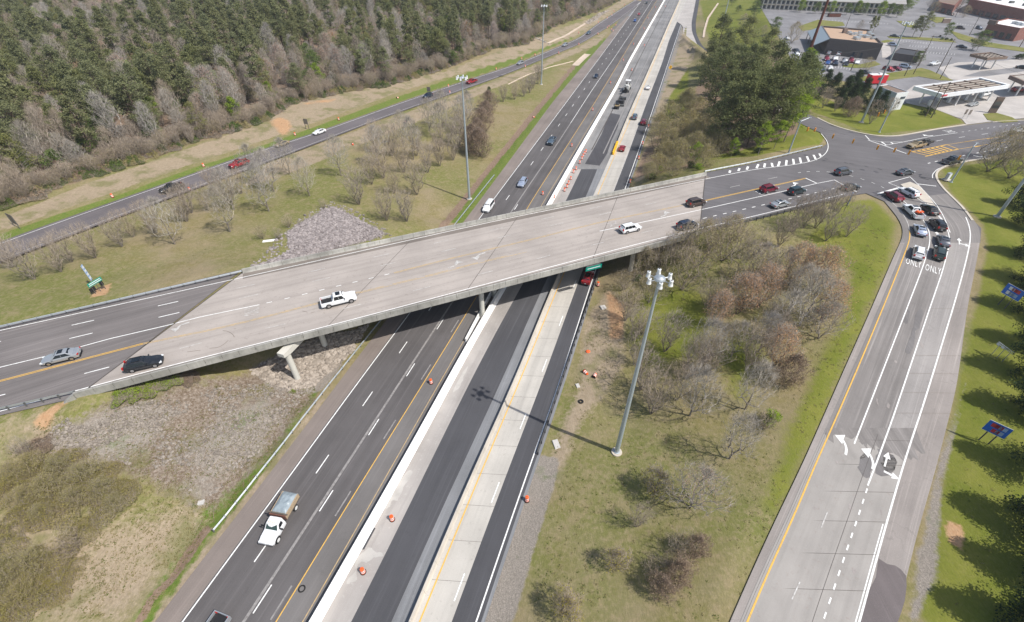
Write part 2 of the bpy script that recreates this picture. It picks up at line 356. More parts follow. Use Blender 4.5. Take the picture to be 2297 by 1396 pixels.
INT = [(1577, 388), (1640, 377), (1697, 365), (1788, 343), (1842, 332), (1856, 322), (1850, 305), (1839, 297), (1822, 290), (1780, 270), (1752, 258),
       (1768, 236), (1800, 250), (1832, 265), (1867, 283), (1928, 300), (1978, 308), (2021, 306), (2107, 290), (2170, 281), (2230, 274), (2297, 268), (2480, 250),
       (2480, 300), (2297, 333), (2202, 356), (2125, 371), (2104, 383), (2099, 392), (2102, 405), (2128, 434), (2164.6, 468), (2185.5, 497), (2201, 512), (2199, 545),
       (2022, 545), (2029, 523), (2023, 499), (1984, 452), (1943, 434), (1897, 441), (1720, 487), (1567, 524)]

def resamp(A, n):
    A = np.asarray(A, float); d = np.r_[0, np.cumsum(np.linalg.norm(np.diff(A[:, :2], axis=0), axis=1))]
    t = np.linspace(0, d[-1], n); return np.stack([np.interp(t, d, A[:, k]) for k in range(A.shape[1])], 1)
def smooth(A, n=6):
    """Catmull-Rom through the surveyed points"""
    A = np.asarray(A, float); B = np.vstack([2 * A[0] - A[1], A, 2 * A[-1] - A[-2]]); out = []
    for i in range(1, len(B) - 2):
        p0, p1, p2, p3 = B[i - 1:i + 3]
        for t in np.arange(n) / n:
            out.append(0.5 * ((2 * p1) + (-p0 + p2) * t + (2 * p0 - 5 * p1 + 4 * p2 - p3) * t * t + (-p0 + 3 * p1 - 3 * p2 + p3) * t ** 3))
    out.append(B[-2]); return np.array(out)
def relax(A, k=8, it=2):
    """survey line -> evenly spaced and lightly smoothed world line"""
    L = np.linalg.norm(np.diff(A[:, :2], axis=0), axis=1).sum(); B = resamp(A, max(12, int(L / k)))
    for _ in range(it):
        C = B.copy(); C[1:-1] = 0.25 * B[:-2] + 0.5 * B[1:-1] + 0.25 * B[2:]; B = C
    return smooth(B, 3)
def extend(A, a=0.0, b=0.0):
    A = np.asarray(A, float)
    if a:
        d = A[0] - A[1]; d[2] = 0; d /= np.linalg.norm(d); A = np.vstack([A[0] + d * a, A])
    if b:
        d = A[-1] - A[-2]; d[2] = 0; d /= np.linalg.norm(d); A = np.vstack([A, A[-1] + d * b])
    return A
FW = {}
for k, v in dict(SH=SH, WL=WL, D1=D1, D2=D2, Y1=Y1, Y2=Y2, WALL=WALL, ASL=ASL, ASR=ASR, Y3=Y3, CR=CR, WR=WR, BR2a=BR2a, BR2b=BR2b).items():
    FW[k] = relax(extend(Ps(v, 0.0), 14, 0))
DK = {k: extend(Ps(v, z_), 60, 0) for k, v, z_ in (('NL', NL, ZB), ('SL', SL, ZB), ('NOUT', NOUT, ZB + 0.8), ('SOUT', SOUT, ZB - 0.35))}
for k in DK: DK[k][:, 2] = ZB
LRNw, LRSw = relax(extend(Ps(LRN, zL), 50, 0)), relax(extend(Ps(LRS, zL), 50, 0))
RR = {k: relax(extend(Ps(v, zR), 0 if k in ('RW1', 'RW2') else 14, 0), 4, 1) for k, v in dict(RYL=RYL, RPL=RPL, RW1=RW1, RW2=RW2, RW3=RW3, RPR=RPR).items()}
INTw = Ps(INT, ZB)
def offset(A, d):
    A = np.asarray(A, float); t = np.gradient(A[:, :2], axis=0); t /= np.linalg.norm(t, axis=1)[:, None] + 1e-9
    B = A.copy(); B[:, 0] += t[:, 1] * d; B[:, 1] -= t[:, 0] * d; return B     # +d = to the right of travel

# ---------------- land form ----------------
def inside(poly, X, Y):
    r = np.zeros(X.shape, bool); n = len(poly)
    for i in range(n):
        x0, y0 = poly[i][:2]; x1, y1 = poly[(i + 1) % n][:2]
        if y0 == y1: continue
        c = ((y0 > Y) != (y1 > Y)) & (X < (x1 - x0) * (Y - y0) / (y1 - y0) + x0); r ^= c
    return r
def dist(poly, X, Y, closed=True):
    D = np.full(X.shape, 1e9); n = len(poly)
    for i in range(n if closed else n - 1):
        x0, y0 = poly[i][:2]; x1, y1 = poly[(i + 1) % n][:2]
        dx, dy = x1 - x0, y1 - y0; L = dx * dx + dy * dy + 1e-12
        t = np.clip(((X - x0) * dx + (Y - y0) * dy) / L, 0, 1)
        D = np.minimum(D, np.hypot(X - x0 - t * dx, Y - y0 - t * dy))
    return D
def sdist(poly, X, Y):
    return np.where(inside(poly, X, Y), -1, 1) * dist(poly, X, Y)
def corridor(A, B, n=60):
    a, b = resamp(A, n), resamp(B, n); return np.vstack([a, b[::-1]])
FREE = corridor(extend(FW['SH'], 30, 0), extend(offset(FW['WR'], 0.7), 30, 0))
FREE = np.vstack([resamp(extend(FW['SH'], 30, 0), 50), [[130, 560, 0], [230, 760, 0], [262, 760, 0], [182, 560, 0]], P(1571, 0)[None], P(1562, 52)[None], P(1545, 60)[None], resamp(extend(offset(FW['WR'], 0.7), 30, 0), 50)[::-1][1:]])
# west approach ends at the skewed deck joint
JW_N, JW_S = P(545, 604, ZB), P(170, 893, ZB); JE_N, JE_S = P(1577, 390, ZB), P(1567, 527, ZB)
WAPP = np.vstack([DK['NOUT'][:4], JW_N[None], JW_S[None], DK['SOUT'][:2][::-1]])
LEFTR = corridor(offset(LRNw, -1.3), offset(LRSw, 1.3))
RIGHTR = corridor(offset(RR['RPL'], 0), offset(RR['RPR'], 0))
EX_L = Ps([(1518.5, 49), (1532.5, 57.5), (1532.5, 84), (1541, 100), (1558, 122), (1600, 160), (1660, 205), (1735, 245), (1790, 270)], lambda p: float(np.interp(p[0], [1518, 1560, 1790], [0.0, 0.8, ZB])))
EX_S = Ps([(1569, 0), (1560.5, 52), (1561.5, 75), (1574, 103), (1620, 138), (1680, 181), (1745, 224), (1800, 246)], lambda p: float(np.interp(p[0], [1518, 1574, 1800], [0.0, 0.9, ZB])))
EXIT = np.vstack([resamp(EX_L, 40), resamp(EX_S, 40)[::-1]]); _o = np.argsort(EX_L[:, 1])
zexit = lambda X, Y: np.interp(X, np.sort(np.r_[EX_L[3:, 0], EX_S[3:, 0]]), np.r_[EX_L[3:, 2], EX_S[3:, 2]][np.argsort(np.r_[EX_L[3:, 0], EX_S[3:, 0]])])
LOT = Ps([(1792, 168), (1762, 108), (1735, 66), (1708, 20), (1760, 10), (1900, -4), (2100, -12), (2480, -10), (2480, 262), (2297, 266), (2235, 272), (2168, 280), (2160, 268), (2120, 252), (2078, 240), (2040, 232), (2004, 236), (1975, 205), (1935, 190), (1880, 180), (1840, 178)], ZB)
BURN = [(FREE, 0.0), (WAPP, ZB), (INTw, ZB), (LOT, ZB)]
gx0, gx1, gy0, gy1, H = -640, 700, -30, 760, 2.5
nx, ny = int((gx1 - gx0) / H) + 1, int((gy1 - gy0) / H) + 1
GX, GY = np.meshgrid(gx0 + H * np.arange(nx), gy0 + H * np.arange(ny))
fix = np.zeros(GX.shape, bool); val = np.zeros(GX.shape)
for poly, z in BURN:
    m = inside(poly, GX, GY) | (dist(poly, GX, GY) < 2.2); fix |= m; val[m] = z
lx = LRNw[:, 0]; o_ = np.argsort(lx); zleft = lambda X: np.interp(X, lx[o_], LRNw[:, 2][o_])
zright = lambda Y: np.minimum(ZB, ZR0 + (ZB - ZR0) * np.asarray(Y) / YK)
for k in RR: RR[k][:, 2] = zright(RR[k][:, 1])
m = (inside(LEFTR, GX, GY) | (dist(LEFTR, GX, GY) < 2.2)) & ~fix; fix |= m; val[m] = zleft(GX[m])
m = (inside(RIGHTR, GX, GY) | (dist(RIGHTR, GX, GY) < 2.2)) & ~fix; fix |= m; val[m] = zright(GY[m])
m = (inside(EXIT, GX, GY) | (dist(EXIT, GX, GY) < 2.0)) & ~fix; fix |= m; val[m] = zexit(GX[m], GY[m])
def cline(pts, z=None):
    q = np.array([P(p[0], p[1], p[2] * ZB / 7.3) for p in pts]); q = resamp(q, 120)
    for a in q:
        i = int(round((a[1] - gy0) / H)); j = int(round((a[0] - gx0) / H))
        if 0 <= i < ny and 0 <= j < nx and not fix[i, j]: fix[i, j] = True; val[i, j] = a[2]
# toes and crests: (px, py, height)
cline([(560, 640, 6.2), (700, 470, 4.3), (860, 520, 2.6), (1020, 500, 0.2)])
cline([(30, 660, 6.4), (400, 580, 5.2), (700, 450, 4.0)])
cline([(330, 1396, -0.7), (480, 1165, -0.7), (620, 1000, -0.7), (740, 850, -0.5), (800, 780, -0.2)])       # ditch west of the freeway
cline([(1000, 490, -0.5), (1140, 330, -0.6), (1260, 190, -0.5), (1340, 100, -0.3)])
cline([(0, 990, 6.0), (120, 960, 5.4)]); cline([(0, 1150, 3.6), (300, 1050, 2.6), (560, 960, 0.6)]); cline([(0, 1396, 1.6), (180, 1300, 0.8)])
cline([(240, 890, 5.6), (340, 872, 5.2), (420, 852, 4.4), (500, 838, 2.6), (560, 832, 0.9), (640, 828, 0.2), (735, 800, 0.0)]); cline([(470, 870, 2.8), (560, 870, 0.7), (660, 870, 0.1)])                                 # slope under the west span
cline([(900, 560, 0.3), (820, 620, 2.6), (760, 640, 4.6), (640, 650, 6.0)])
cline([(1225, 1030, 0.1), (1150, 1396, 0.1)]); cline([(1345, 700, 0.3), (1300, 900, 0.2), (1225, 1100, 0.1)])
cline([(1390, 1015, 0.6), (1420, 740, 1.0)]); cline([(1500, 560, 5.0), (1570, 545, 6.2), (1700, 510, 6.6), (1900, 470, 6.8)])
cline([(1410, 610, 1.2), (1440, 640, 1.6)]); cline([(1650, 700, 4.4), (1850, 560, 6.4)])
cline([(1460, 395, 3.0), (1560, 380, 6.0), (1700, 350, 7.0), (1820, 310, ZB)]); cline([(1450, 340, 0.3), (1560, 120, 0.4)]); cline([(1560, 300, 3.2), (1640, 150, 3.4), (1690, 60, 3.4)])
cline([(1800, 230, ZB), (1740, 60, 6.6), (1700, -20, 6.0)]); cline([(2297, 250, ZB), (2297, 60, ZB), (2000, 0, ZB)])
cline([(-60, 480, 6.0), (150, 420, 5.8), (350, 350, 5.2), (600, 270, 4.4), (780, 205, 3.8), (1000, 155, 3.0), (1180, 100, 2.4), (1330, 30, 1.8)])
cline([(0, 250, 7.5), (600, 100, 7.0), (1100, 0, 6.0)]); cline([(2220, 560, 7.0), (2280, 800, 6.0), (2290, 1200, 4.5), (2200, 1396, 4.0)])
fix[0, :] |= False
def solve(F, V, Z, it):
    Z = Z.copy(); Z[F] = V[F]
    for _ in range(it):
        Q = np.pad(Z, 1, mode='edge'); N = 0.25 * (Q[:-2, 1:-1] + Q[2:, 1:-1] + Q[1:-1, :-2] + Q[1:-1, 2:]); Z = np.where(F, V, N)
    return Z
def coarse(F, V, k):
    a, b = F.shape; a2, b2 = (a + k - 1) // k, (b + k - 1) // k
    Fp = np.zeros((a2 * k, b2 * k)); Vp = np.zeros_like(Fp); Fp[:a, :b] = F; Vp[:a, :b] = V * F
    Fs = Fp.reshape(a2, k, b2, k).sum((1, 3)); Vs = Vp.reshape(a2, k, b2, k).sum((1, 3)); return Fs > 0, Vs / np.maximum(Fs, 1)
Zs = None
for k, it in ((16, 400), (8, 300), (4, 200), (2, 150), (1, 90)):
    F_, V_ = coarse(fix, val, k) if k > 1 else (fix, val)
    if Zs is None: Zs = np.full(F_.shape, 5.0)
    else: Zs = np.kron(Zs, np.ones((2, 2)))[:F_.shape[0], :F_.shape[1]]
    if Zs.shape != F_.shape: Zs = np.pad(Zs, ((0, F_.shape[0] - Zs.shape[0]), (0, F_.shape[1] - Zs.shape[1])), mode='edge')
    Zs = solve(F_, V_, Zs, it)
ZH = Zs
def bil(X, Y):
    u = np.clip((X - gx0) / H, 0, nx - 1.001); v = np.clip((Y - gy0) / H, 0, ny - 1.001)
    i, j = v.astype(int), u.astype(int); a, b = v - i, u - j
    return ZH[i, j] * (1 - a) * (1 - b) + ZH[i + 1, j] * a * (1 - b) + ZH[i, j + 1] * (1 - a) * b + ZH[i + 1, j + 1] * a * b
def axis(lo, hi, d0, d1, g, far0, far1):
    m = list(np.arange(d0, d1, g)); s = g; x = m[-1]
    while x < hi: s = min(s * 1.05, 7); x += s; m.append(x)
    s = g; x = m[0]; L = []
    while x > lo: s = min(s * 1.05, 7); x -= s; L.append(x)
    return np.array([far0] + L[::-1] + m + [far1])
TX = axis(-620, 640, -100, 118, 0.9, -2500, 2500); TY = axis(-40, 740, 8, 135, 0.9, -600, 4000)
VX, VY = np.meshgrid(TX, TY)
VZ = bil(VX, VY)
VZ = VZ + 0.10 * np.sin(VX * 0.31 + np.cos(VY * 0.2)) * np.cos(VY * 0.27)
def burn(poly, z, drop=0.14, fade=2.6, m0=0.4):
    global VZ
    d = sdist(poly, VX, VY); t = np.clip((d - m0) / fade, 0, 1); t = t * t * (3 - 2 * t)
    zz = z(VX, VY) if callable(z) else z
    VZ = np.where(d < m0 + fade, (zz - drop) * (1 - t) + VZ * t, VZ)
burn(EXIT, zexit, 0.5); burn(LEFTR, lambda X, Y: zleft(X)); burn(RIGHTR, lambda X, Y: zright(Y)); burn(FREE, 0.0); burn(INTw, ZB); burn(LOT, ZB, 0.08); burn(WAPP, ZB)
# concrete lots are level with the junction
def tz(x, y):
    j = min(max(int(np.searchsorted(TX, x)) - 1, 0), len(TX) - 2); i = min(max(int(np.searchsorted(TY, y)) - 1, 0), len(TY) - 2)
    b = (x - TX[j]) / (TX[j + 1] - TX[j]); a = (y - TY[i]) / (TY[i + 1] - TY[i])
    return float(VZ[i, j] * (1 - a) * (1 - b) + VZ[i + 1, j] * a * (1 - b) + VZ[i, j + 1] * (1 - a) * b + VZ[i + 1, j + 1] * a * b)
def G(px, py, sink=0.0):
    """point of the ground seen at this place of the photo"""
    z = 3.0
    for _ in range(25):
        q = P(px, py, z); z = 0.5 * z + 0.5 * tz(q[0], q[1])
    q = P(px, py, z); return np.array([q[0], q[1], z - sink])
# ground-cover zones: (attribute, outline in photo, softness)
ZON = [
 ('lush', [(1880, 455), (1960, 450), (2010, 500), (1990, 600), (1950, 690), (1890, 830), (1800, 1030), (1740, 1150), (1710, 1140), (1760, 1000), (1830, 820), (1890, 720), (1905, 610), (1850, 560), (1800, 540), (1860, 500)], 3.0),
 ('lush', [(2115, 380), (2330, 345), (2330, 1420), (2120, 1420), (2060, 1380), (2090, 1200), (2150, 870), (2190, 690), (2215, 560), (2205, 505), (2130, 425)], 1.5),
 ('lush', [(1790, 200), (1830, 255), (1960, 303), (2100, 288), (2165, 275), (2080, 235), (1990, 225), (1900, 240)], 1.5),
 ('lush', [(1590, 360), (1700, 350), (1840, 325), (1850, 305), (1790, 275), (1740, 290), (1640, 330)], 1.0),
 ('lush', [(1570, 0), (1730, 0), (1745, 80), (1700, 130), (1640, 110), (1590, 90)], 3.0),
 ('lush', [(1500, 150), (1545, 150), (1540, 290), (1490, 290)], 2.0),
 ('green', [(1010, 500), (1050, 500), (1105, 425), (1200, 300), (1300, 170), (1370, 80), (1340, 95), (1300, 130), (1225, 215), (1130, 330), (1040, 450)], 0.7),
 ('green', [(0, 545), (250, 462), (590, 340), (700, 300), (920, 220), (1160, 140), (1300, 80), (1240, 95), (1120, 140), (900, 215), (650, 305), (440, 375), (230, 450), (0, 525)], 1.0),
 ('lush', [(1400, 760), (1440, 660), (1540, 640), (1600, 700), (1560, 800), (1460, 830)], 5.0), ('lush', [(1600, 800), (1680, 740), (1720, 800), (1660, 880)], 5.0),
 ('green', [(330, 1420), (480, 1215), (600, 1050), (720, 870), (690, 860), (560, 1020), (430, 1180), (290, 1400)], 0.8),
 ('dry', [(0, 490), (230, 400), (590, 275), (640, 235), (1000, 160), (1230, 75), (1330, 40), (1400, -5), (1420, 0), (1300, 78), (1160, 130), (900, 205), (650, 295), (440, 365), (230, 440), (0, 520)], 1.2),
 ('dry', [(600, 365), (850, 275), (1100, 185), (1300, 105), (1370, 65), (1340, 100), (1130, 190), (870, 300), (620, 400), (540, 420)], 1.5),
 ('dry', [(340, 1420), (480, 1230), (600, 1073), (735, 890), (725, 885), (600, 1050), (470, 1215), (320, 1420)], 0.5),
 ('dry', [(0, 950), (140, 920), (130, 1000), (60, 1080), (130, 1200), (330, 1150), (460, 1130), (440, 1200), (340, 1320), (270, 1400), (0, 1400)], 6.0),
 ('dry', [(1310, 720), (1370, 640), (1400, 700), (1400, 820), (1300, 960), (1250, 1080), (1230, 1040), (1300, 860)], 2.0),
 ('dry', [(1440, 410), (1475, 330), (1500, 220), (1560, 120), (1530, 60), (1500, 150), (1455, 300), (1420, 405)], 1.5),
 ('leaf', [(-300, 470), (150, 415), (590, 270), (640, 230), (1000, 150), (1230, 65), (1400, -20), (1300, -60), (-600, -60)], 4.0),
 ('leaf', [(1560, 340), (1640, 345), (1790, 300), (1800, 240), (1760, 130), (1620, 110), (1560, 200), (1530, 300)], 2.0),
 ('leaf', [(1420, 400), (1450, 330), (1520, 260), (1580, 300), (1560, 375)], 2.0),
 ('dirt', [(608, 270), (628, 262), (650, 272), (652, 292), (636, 304), (622, 292)], 2.6), ('dirt', [(700, 228), (760, 220), (740, 230), (660, 238)], 2.4),
 ('dirt', [(1360, 650), (1400, 680), (1395, 760), (1370, 760)], 1.5), ('dirt', [(2120, 1170), (2160, 1180), (2160, 1230), (2130, 1220)], 0.8),
 ('dirt', [(125, 905), (160, 900), (110, 965), (75, 955)], 1.0), ('dirt', [(210, 650), (250, 635), (240, 660), (205, 668)], 1.0),
 ('gravel', [(1068, 1400), (1160, 1140), (1205, 1018), (1255, 1030), (1240, 1100), (1200, 1230), (1150, 1400)], 0.6),
 ('gravel', [(590, 860), (700, 800), (790, 770), (760, 830), (720, 880), (640, 880)], 0.8),
 ('gravel', [(1445, 300), (1500, 140), (1530, 50), (1536, 60), (1508, 150), (1455, 300)], 0.6),
 ('gravel', [(2170, 860), (2160, 900), (2115, 1080), (2100, 1250), (2060, 1390), (2040, 1396), (2103, 1038)], 0.8),
 ('gravel', [(2060, 1220), (2105, 1240), (2090, 1330), (2050, 1330)], 1.0),
 ('leaf', [(320, 1400), (355, 1340), (400, 1295), (440, 1235), (480, 1180), (462, 1178), (425, 1225), (390, 1280), (340, 1335), (300, 1400)], 0.35),
 ('lush', [(345, 1345), (380, 1310), (440, 1235), (500, 1170), (470, 1215), (420, 1275), (370, 1335)], 0.35),
 ('leaf', [(960, 560), (1010, 500), (1100, 385), (1200, 262), (1300, 140), (1290, 140), (1190, 255), (1085, 385), (1000, 490)], 0.5),
 ('rock', [(560, 600), (650, 560), (640, 520), (700, 485), (745, 462), (800, 490), (865, 525), (760, 560), (600, 600)], 2.2),
 ('rock', [(560, 820), (700, 760), (800, 740), (780, 800), (690, 870), (650, 880)], 1.0),
 ('brush', [(260, 900), (400, 862), (560, 835), (690, 860), (700, 900), (600, 1020), (480, 1150), (330, 1080), (230, 1040), (60, 1020), (130, 960)], 3.0),
 ('gravel', [(150, 940), (300, 905), (400, 930), (330, 1000), (200, 1030), (100, 1000)], 4.0), ('gravel', [(480, 930), (600, 900), (640, 930), (540, 1040), (460, 1110), (420, 1040)], 6.0),
]
attrs = {}
for name, pl, soft in ZON:
    w_ = np.array([G(*p) for p in pl]); lo, hi = w_.min(0), w_.max(0); pad = soft * 3
    jj = np.where((TX > lo[0] - pad) & (TX < hi[0] + pad))[0]; ii = np.where((TY > lo[1] - pad) & (TY < hi[1] + pad))[0]
    if not len(ii) or not len(jj): continue
    sl_ = np.ix_(ii, jj); d = sdist(w_, VX[sl_], VY[sl_])
    a = attrs.setdefault(name, np.zeros(VX.shape)); a[sl_] = np.maximum(a[sl_], np.clip(0.5 - d / (2 * soft), 0, 1))
ii, jj = np.arange(len(TY) - 1), np.arange(len(TX) - 1); J, I = np.meshgrid(jj, ii); W_ = len(TX)
F = np.stack([I * W_ + J, I * W_ + J + 1, (I + 1) * W_ + J + 1, (I + 1) * W_ + J], -1).reshape(-1, 4)
go = npmesh('ground', np.stack([VX.ravel(), VY.ravel(), VZ.ravel()], 1), F, M['ground'], smooth=True); tag(go, kind='structure')
for nme in ('lush', 'green', 'dry', 'leaf', 'dirt', 'brush', 'gravel', 'rock'):
    at = go.data.attributes.new(nme, 'FLOAT', 'POINT'); at.data.foreach_set('value', attrs.get(nme, np.zeros(VX.shape)).ravel().astype(np.float32))
# ---------------- road sheets ----------------
def lift(A, dz): B = np.asarray(A, float).copy(); B[:, 2] += dz; return B
def ribbon(name, A, B, mat, dz=0.0, n=None, kind='structure', parent=None):
    L = np.linalg.norm(np.diff(np.asarray(A)[:, :2], axis=0), axis=1).sum(); n = n or max(2, int(L / 3))
    a, b = lift(resamp(A, n), dz), lift(resamp(B, n), dz); V = np.empty((2 * n, 3)); V[0::2] = a; V[1::2] = b
    k = np.arange(n - 1) * 2; F = np.stack([k, k + 1, k + 3, k + 2], 1)
    nr = np.cross(V[F[0][1]] - V[F[0][0]], V[F[0][3]] - V[F[0][0]])
    if nr[2] < 0: F = F[:, ::-1]
    o = npmesh(name, V, F, mat, parent); uv = o.data.uv_layers.new(name='UVMap')
    s = np.r_[0, np.cumsum(np.linalg.norm(np.diff(a[:, :2], axis=0), axis=1))]; wd = np.linalg.norm((b - a)[:, :2], axis=1)
    U = np.empty((2 * n, 2)); U[0::2, 0] = 0; U[1::2, 0] = wd; U[0::2, 1] = s; U[1::2, 1] = s
    uv.data.foreach_set('uv', U[F.ravel()].ravel().astype(np.float32))
    if kind: o['kind'] = kind
    return o
def sheet(name, poly, mat, dz=0.0, ang=0.0, kind='structure', parent=None, thick=0.0):
    poly = np.asarray(poly, float); vs = [Vector((p[0], p[1], p[2] + dz)) for p in poly]
    tri = geometry.tessellate_polygon([vs]); me = MB(); fs = []
    for t in tri:
        a, b, c = (vs[i] for i in t); fs.append(tuple(t) if (b - a).cross(c - a).z > 0 else tuple(t[::-1]))
    me.add(vs, fs)
    if thick:
        n = len(vs); lo = [(v.x, v.y, v.z - thick) for v in vs]; b0 = len(me.v); me.v += lo
        A = sum(vs[i].x * vs[(i + 1) % n].y - vs[(i + 1) % n].x * vs[i].y for i in range(n))
        for i in range(n):
            j = (i + 1) % n; f = [b0 + i, b0 + j, j, i]; me.f.append(f if A > 0 else f[::-1]); me.m.append(0)
    o = me.build(name, mat, parent); uv = o.data.uv_layers.new(name='UVMap'); c, s = math.cos(ang), math.sin(ang)
    for l in o.data.loops:
        q = o.data.vertices[l.vertex_index].co; uv.data[l.index].uv = (q.x * c - q.y * s, q.x * s + q.y * c)
    if kind: o['kind'] = kind
    return o
F_ = FW
def cut(A, y0, y1):
    A = np.asarray(A); ys = A[:, 1]; n = 80; yy = np.linspace(y0, y1, n)
    return np.stack([np.interp(yy, ys, A[:, 0]), yy, np.interp(yy, ys, A[:, 2])], 1)
YMAX = 500.0
def cutE(A, y0, y1):
    """like cut but prolongs straight beyond the last surveyed point"""
    A = extend(np.asarray(A), 0, 400); return cut(A, y0, y1)
# base sheet of the motorway
ribbon('motorway_surface', cutE(F_['SH'], 5, 640), cutE(offset(F_['WR'], 0.9), 5, 640), M['asph_strip'], -0.02)
ribbon('motorway_shoulder', cutE(F_['SH'], 5, 420), cutE(offset(F_['WL'], 0.0), 5, 420), M['asph_shoulder'], 0.0)
ribbon('motorway_lanes', offset(cutE(F_['WL'], 5, 640), -0.25), cutE(F_['Y1'], 5, 640), M['asph_lane'], 0.004)
ribbon('motorway_median', offset(cutE(F_['Y1'], 5, 640), -0.05), cutE(F_['WALL'], 5, 640), M['asph_mid'], 0.0)
yj = P(1300, 380)[1]
ribbon('motorway_concrete_band', cutE(F_['WALL'], 5, yj), cutE(F_['ASL'], 5, yj), M['conc_band'], 0.004)
ribbon('motorway_milled_lane', cutE(F_['WALL'], yj, 640), offset(cutE(F_['Y3'], yj, 640), -1.0), M['asph_milled'], 0.004)
ribbon('motorway_new_asphalt', cutE(F_['ASL'], 5, yj), cutE(F_['ASR'], 5, yj), M['asph_new'], 0.008)
sheet('motorway_milled_patch', np.array([P(*p) for p in [(1334, 330), (1350, 300), (1362, 268), (1371, 254), (1391, 258), (1386, 285), (1372, 315), (1362, 345), (1345, 372), (1312, 368)]]), M['asph_dark'], 0.012)
ribbon('motorway_concrete_lane', offset(cutE(F_['Y3'], 5, 640), -1.1), cutE(F_['CR'], 5, 640), M['conc_lane'], 0.008)
ribbon('motorway_outer_lane', cutE(F_['CR'], 5, P(1516, 49)[1]), offset(cutE(F_['WR'], 5, P(1516, 49)[1]), 0.5), M['asph_new'], 0.008)
# exit slip at the top right: concrete carriageway and its asphalt shoulder
EX_R = Ps([(1561, 0), (1551, 52), (1552, 72), (1566, 106), (1612, 142), (1672, 185), (1745, 228), (1800, 250)], lambda p: float(np.interp(p[0], [1518, 1566, 1800], [0.0, 0.8, ZB])))
ribbon('far_motorway_concrete', cutE(F_['CR'], P(1516, 49)[1], 640), extend(Ps([(1551, 52), (1561, 0)], 0), 0, 150), M['conc_far'], 0.010)
ribbon('slip_road', relax(EX_L), relax(EX_R), M['conc_far'], 0.02)
ribbon('slip_road_shoulder', relax(EX_R), relax(EX_S), M['asph_new'], 0.022)
ribbon('slip_road_end', extend(Ps([(1551, 52), (1561, 0)], 0), 0, 150), extend(Ps([(1560.5, 52), (1569, 0)], 0), 0, 150), M['asph_new'], 0.014)
# west slip road
ribbon('ramp_west', offset(LRNw, -1.1), offset(LRSw, 1.0), M['asph_left'], 0.0)
gore = np.vstack([resamp(Ps([(1375, 70), (1400, 44), (1436, 8)], 0), 6), P(1436, 8)[None], P(1400, 42)[None], P(1372, 62)[None]])
sheet('gore_surface', Ps([(1372, 72), (1443, 2), (1424, 16), (1366, 62)], 0), M['asph_mid'], -0.005)
# exit ramp on the east side
yc = P(1860, 975, zR((0, 975)))[1]
def seg(A, y0, y1):
    A = np.asarray(A); i = int(np.argmax(A[:, 1])); return cut(A[:i + 1] if i > 5 else A, y0, y1)
RPLt = relax(extend(Ps(RPL[:10], zR), 14, 0), 4, 1); RPRt = relax(extend(Ps(RPR[:10], zR), 14, 0), 4, 1)
for A in (RPLt, RPRt): A[:, 2] = zright(A[:, 1])
def seg(A, y0, y1):
    A = np.asarray(A); i = int(np.argmax(A[:, 1])); B = cut(A[:i + 1] if i > 5 else A, y0, y1); B[:, 2] = zright(B[:, 1]); return B
def above(A, y0): A = np.asarray(A); i = int(np.argmax(A[:, 1] > y0)); p = A[i - 1] + (A[i] - A[i - 1]) * ((y0 - A[i - 1][1]) / (A[i][1] - A[i - 1][1])); B = np.vstack([p[None], A[i:]]); B[:, 2] = ZB; return B
ribbon('ramp_east', seg(RPLt, 5, YK), seg(RPRt, 5, YK), M['asph_ramp'], 0.012, n=80)
ribbon('ramp_east_top', above(RPLt, YK), above(RPRt, YK), M['asph_ramp'], 0.012, n=50)
ribbon('ramp_east_concrete', seg(offset(RR['RYL'], -0.55), 5, yc), seg(RR['RW3'], 5, yc), M['conc_ramp'], 0.024, n=60)
ribbon('ramp_east_shoulder', seg(RR['RW3'], 5, YK), seg(RPRt, 5, YK), M['asph_rampsh'], 0.019, n=60)
ribbon('ramp_east_left_shoulder', seg(RPLt, 5, YK), seg(offset(RR['RYL'], -0.62), 5, YK), M['asph_rampsh'], 0.019, n=60)
ribbon('ramp_east_third_lane', seg(offset(RR['RW2'], 0.1), yc, YK), seg(offset(RR['RW3'], -0.1), yc, YK), asphalt('asphalt light lane', (0.33, 0.31, 0.298), 0.1, 0.2, crack=0.6), 0.019, n=60)
rj = np.random.default_rng(9); lA, rA = seg(offset(RR['RYL'], -0.6), yc - 4, yc + 1), seg(RR['RW3'], yc - 4, yc + 1); jag = []
for t in np.linspace(0, 1, 26): q = lA[60] + (rA[60] - lA[60]) * t; jag.append([q[0], yc - 1.0 - 2.4 * t + rj.normal(0, 0.45) + 1.1 * math.sin(t * 7), 0])
jag += [[rA[79][0], yc + 1.0, 0], [lA[79][0], yc + 1.0, 0]]; jag = np.array(jag); jag[:, 2] = zright(jag[:, 1]); sheet('ramp_asphalt_edge', jag, M['asph_ramp'], 0.028)
def zRp(pl):
    A = smooth(np.vstack([Ps(pl, zR), Ps(pl[:1], zR)]), 4); rgp = np.random.default_rng(1); A[:, :2] += rgp.normal(0, 0.10, (len(A), 2)); A[:, 2] = zright(A[:, 1]); return A[:-1]
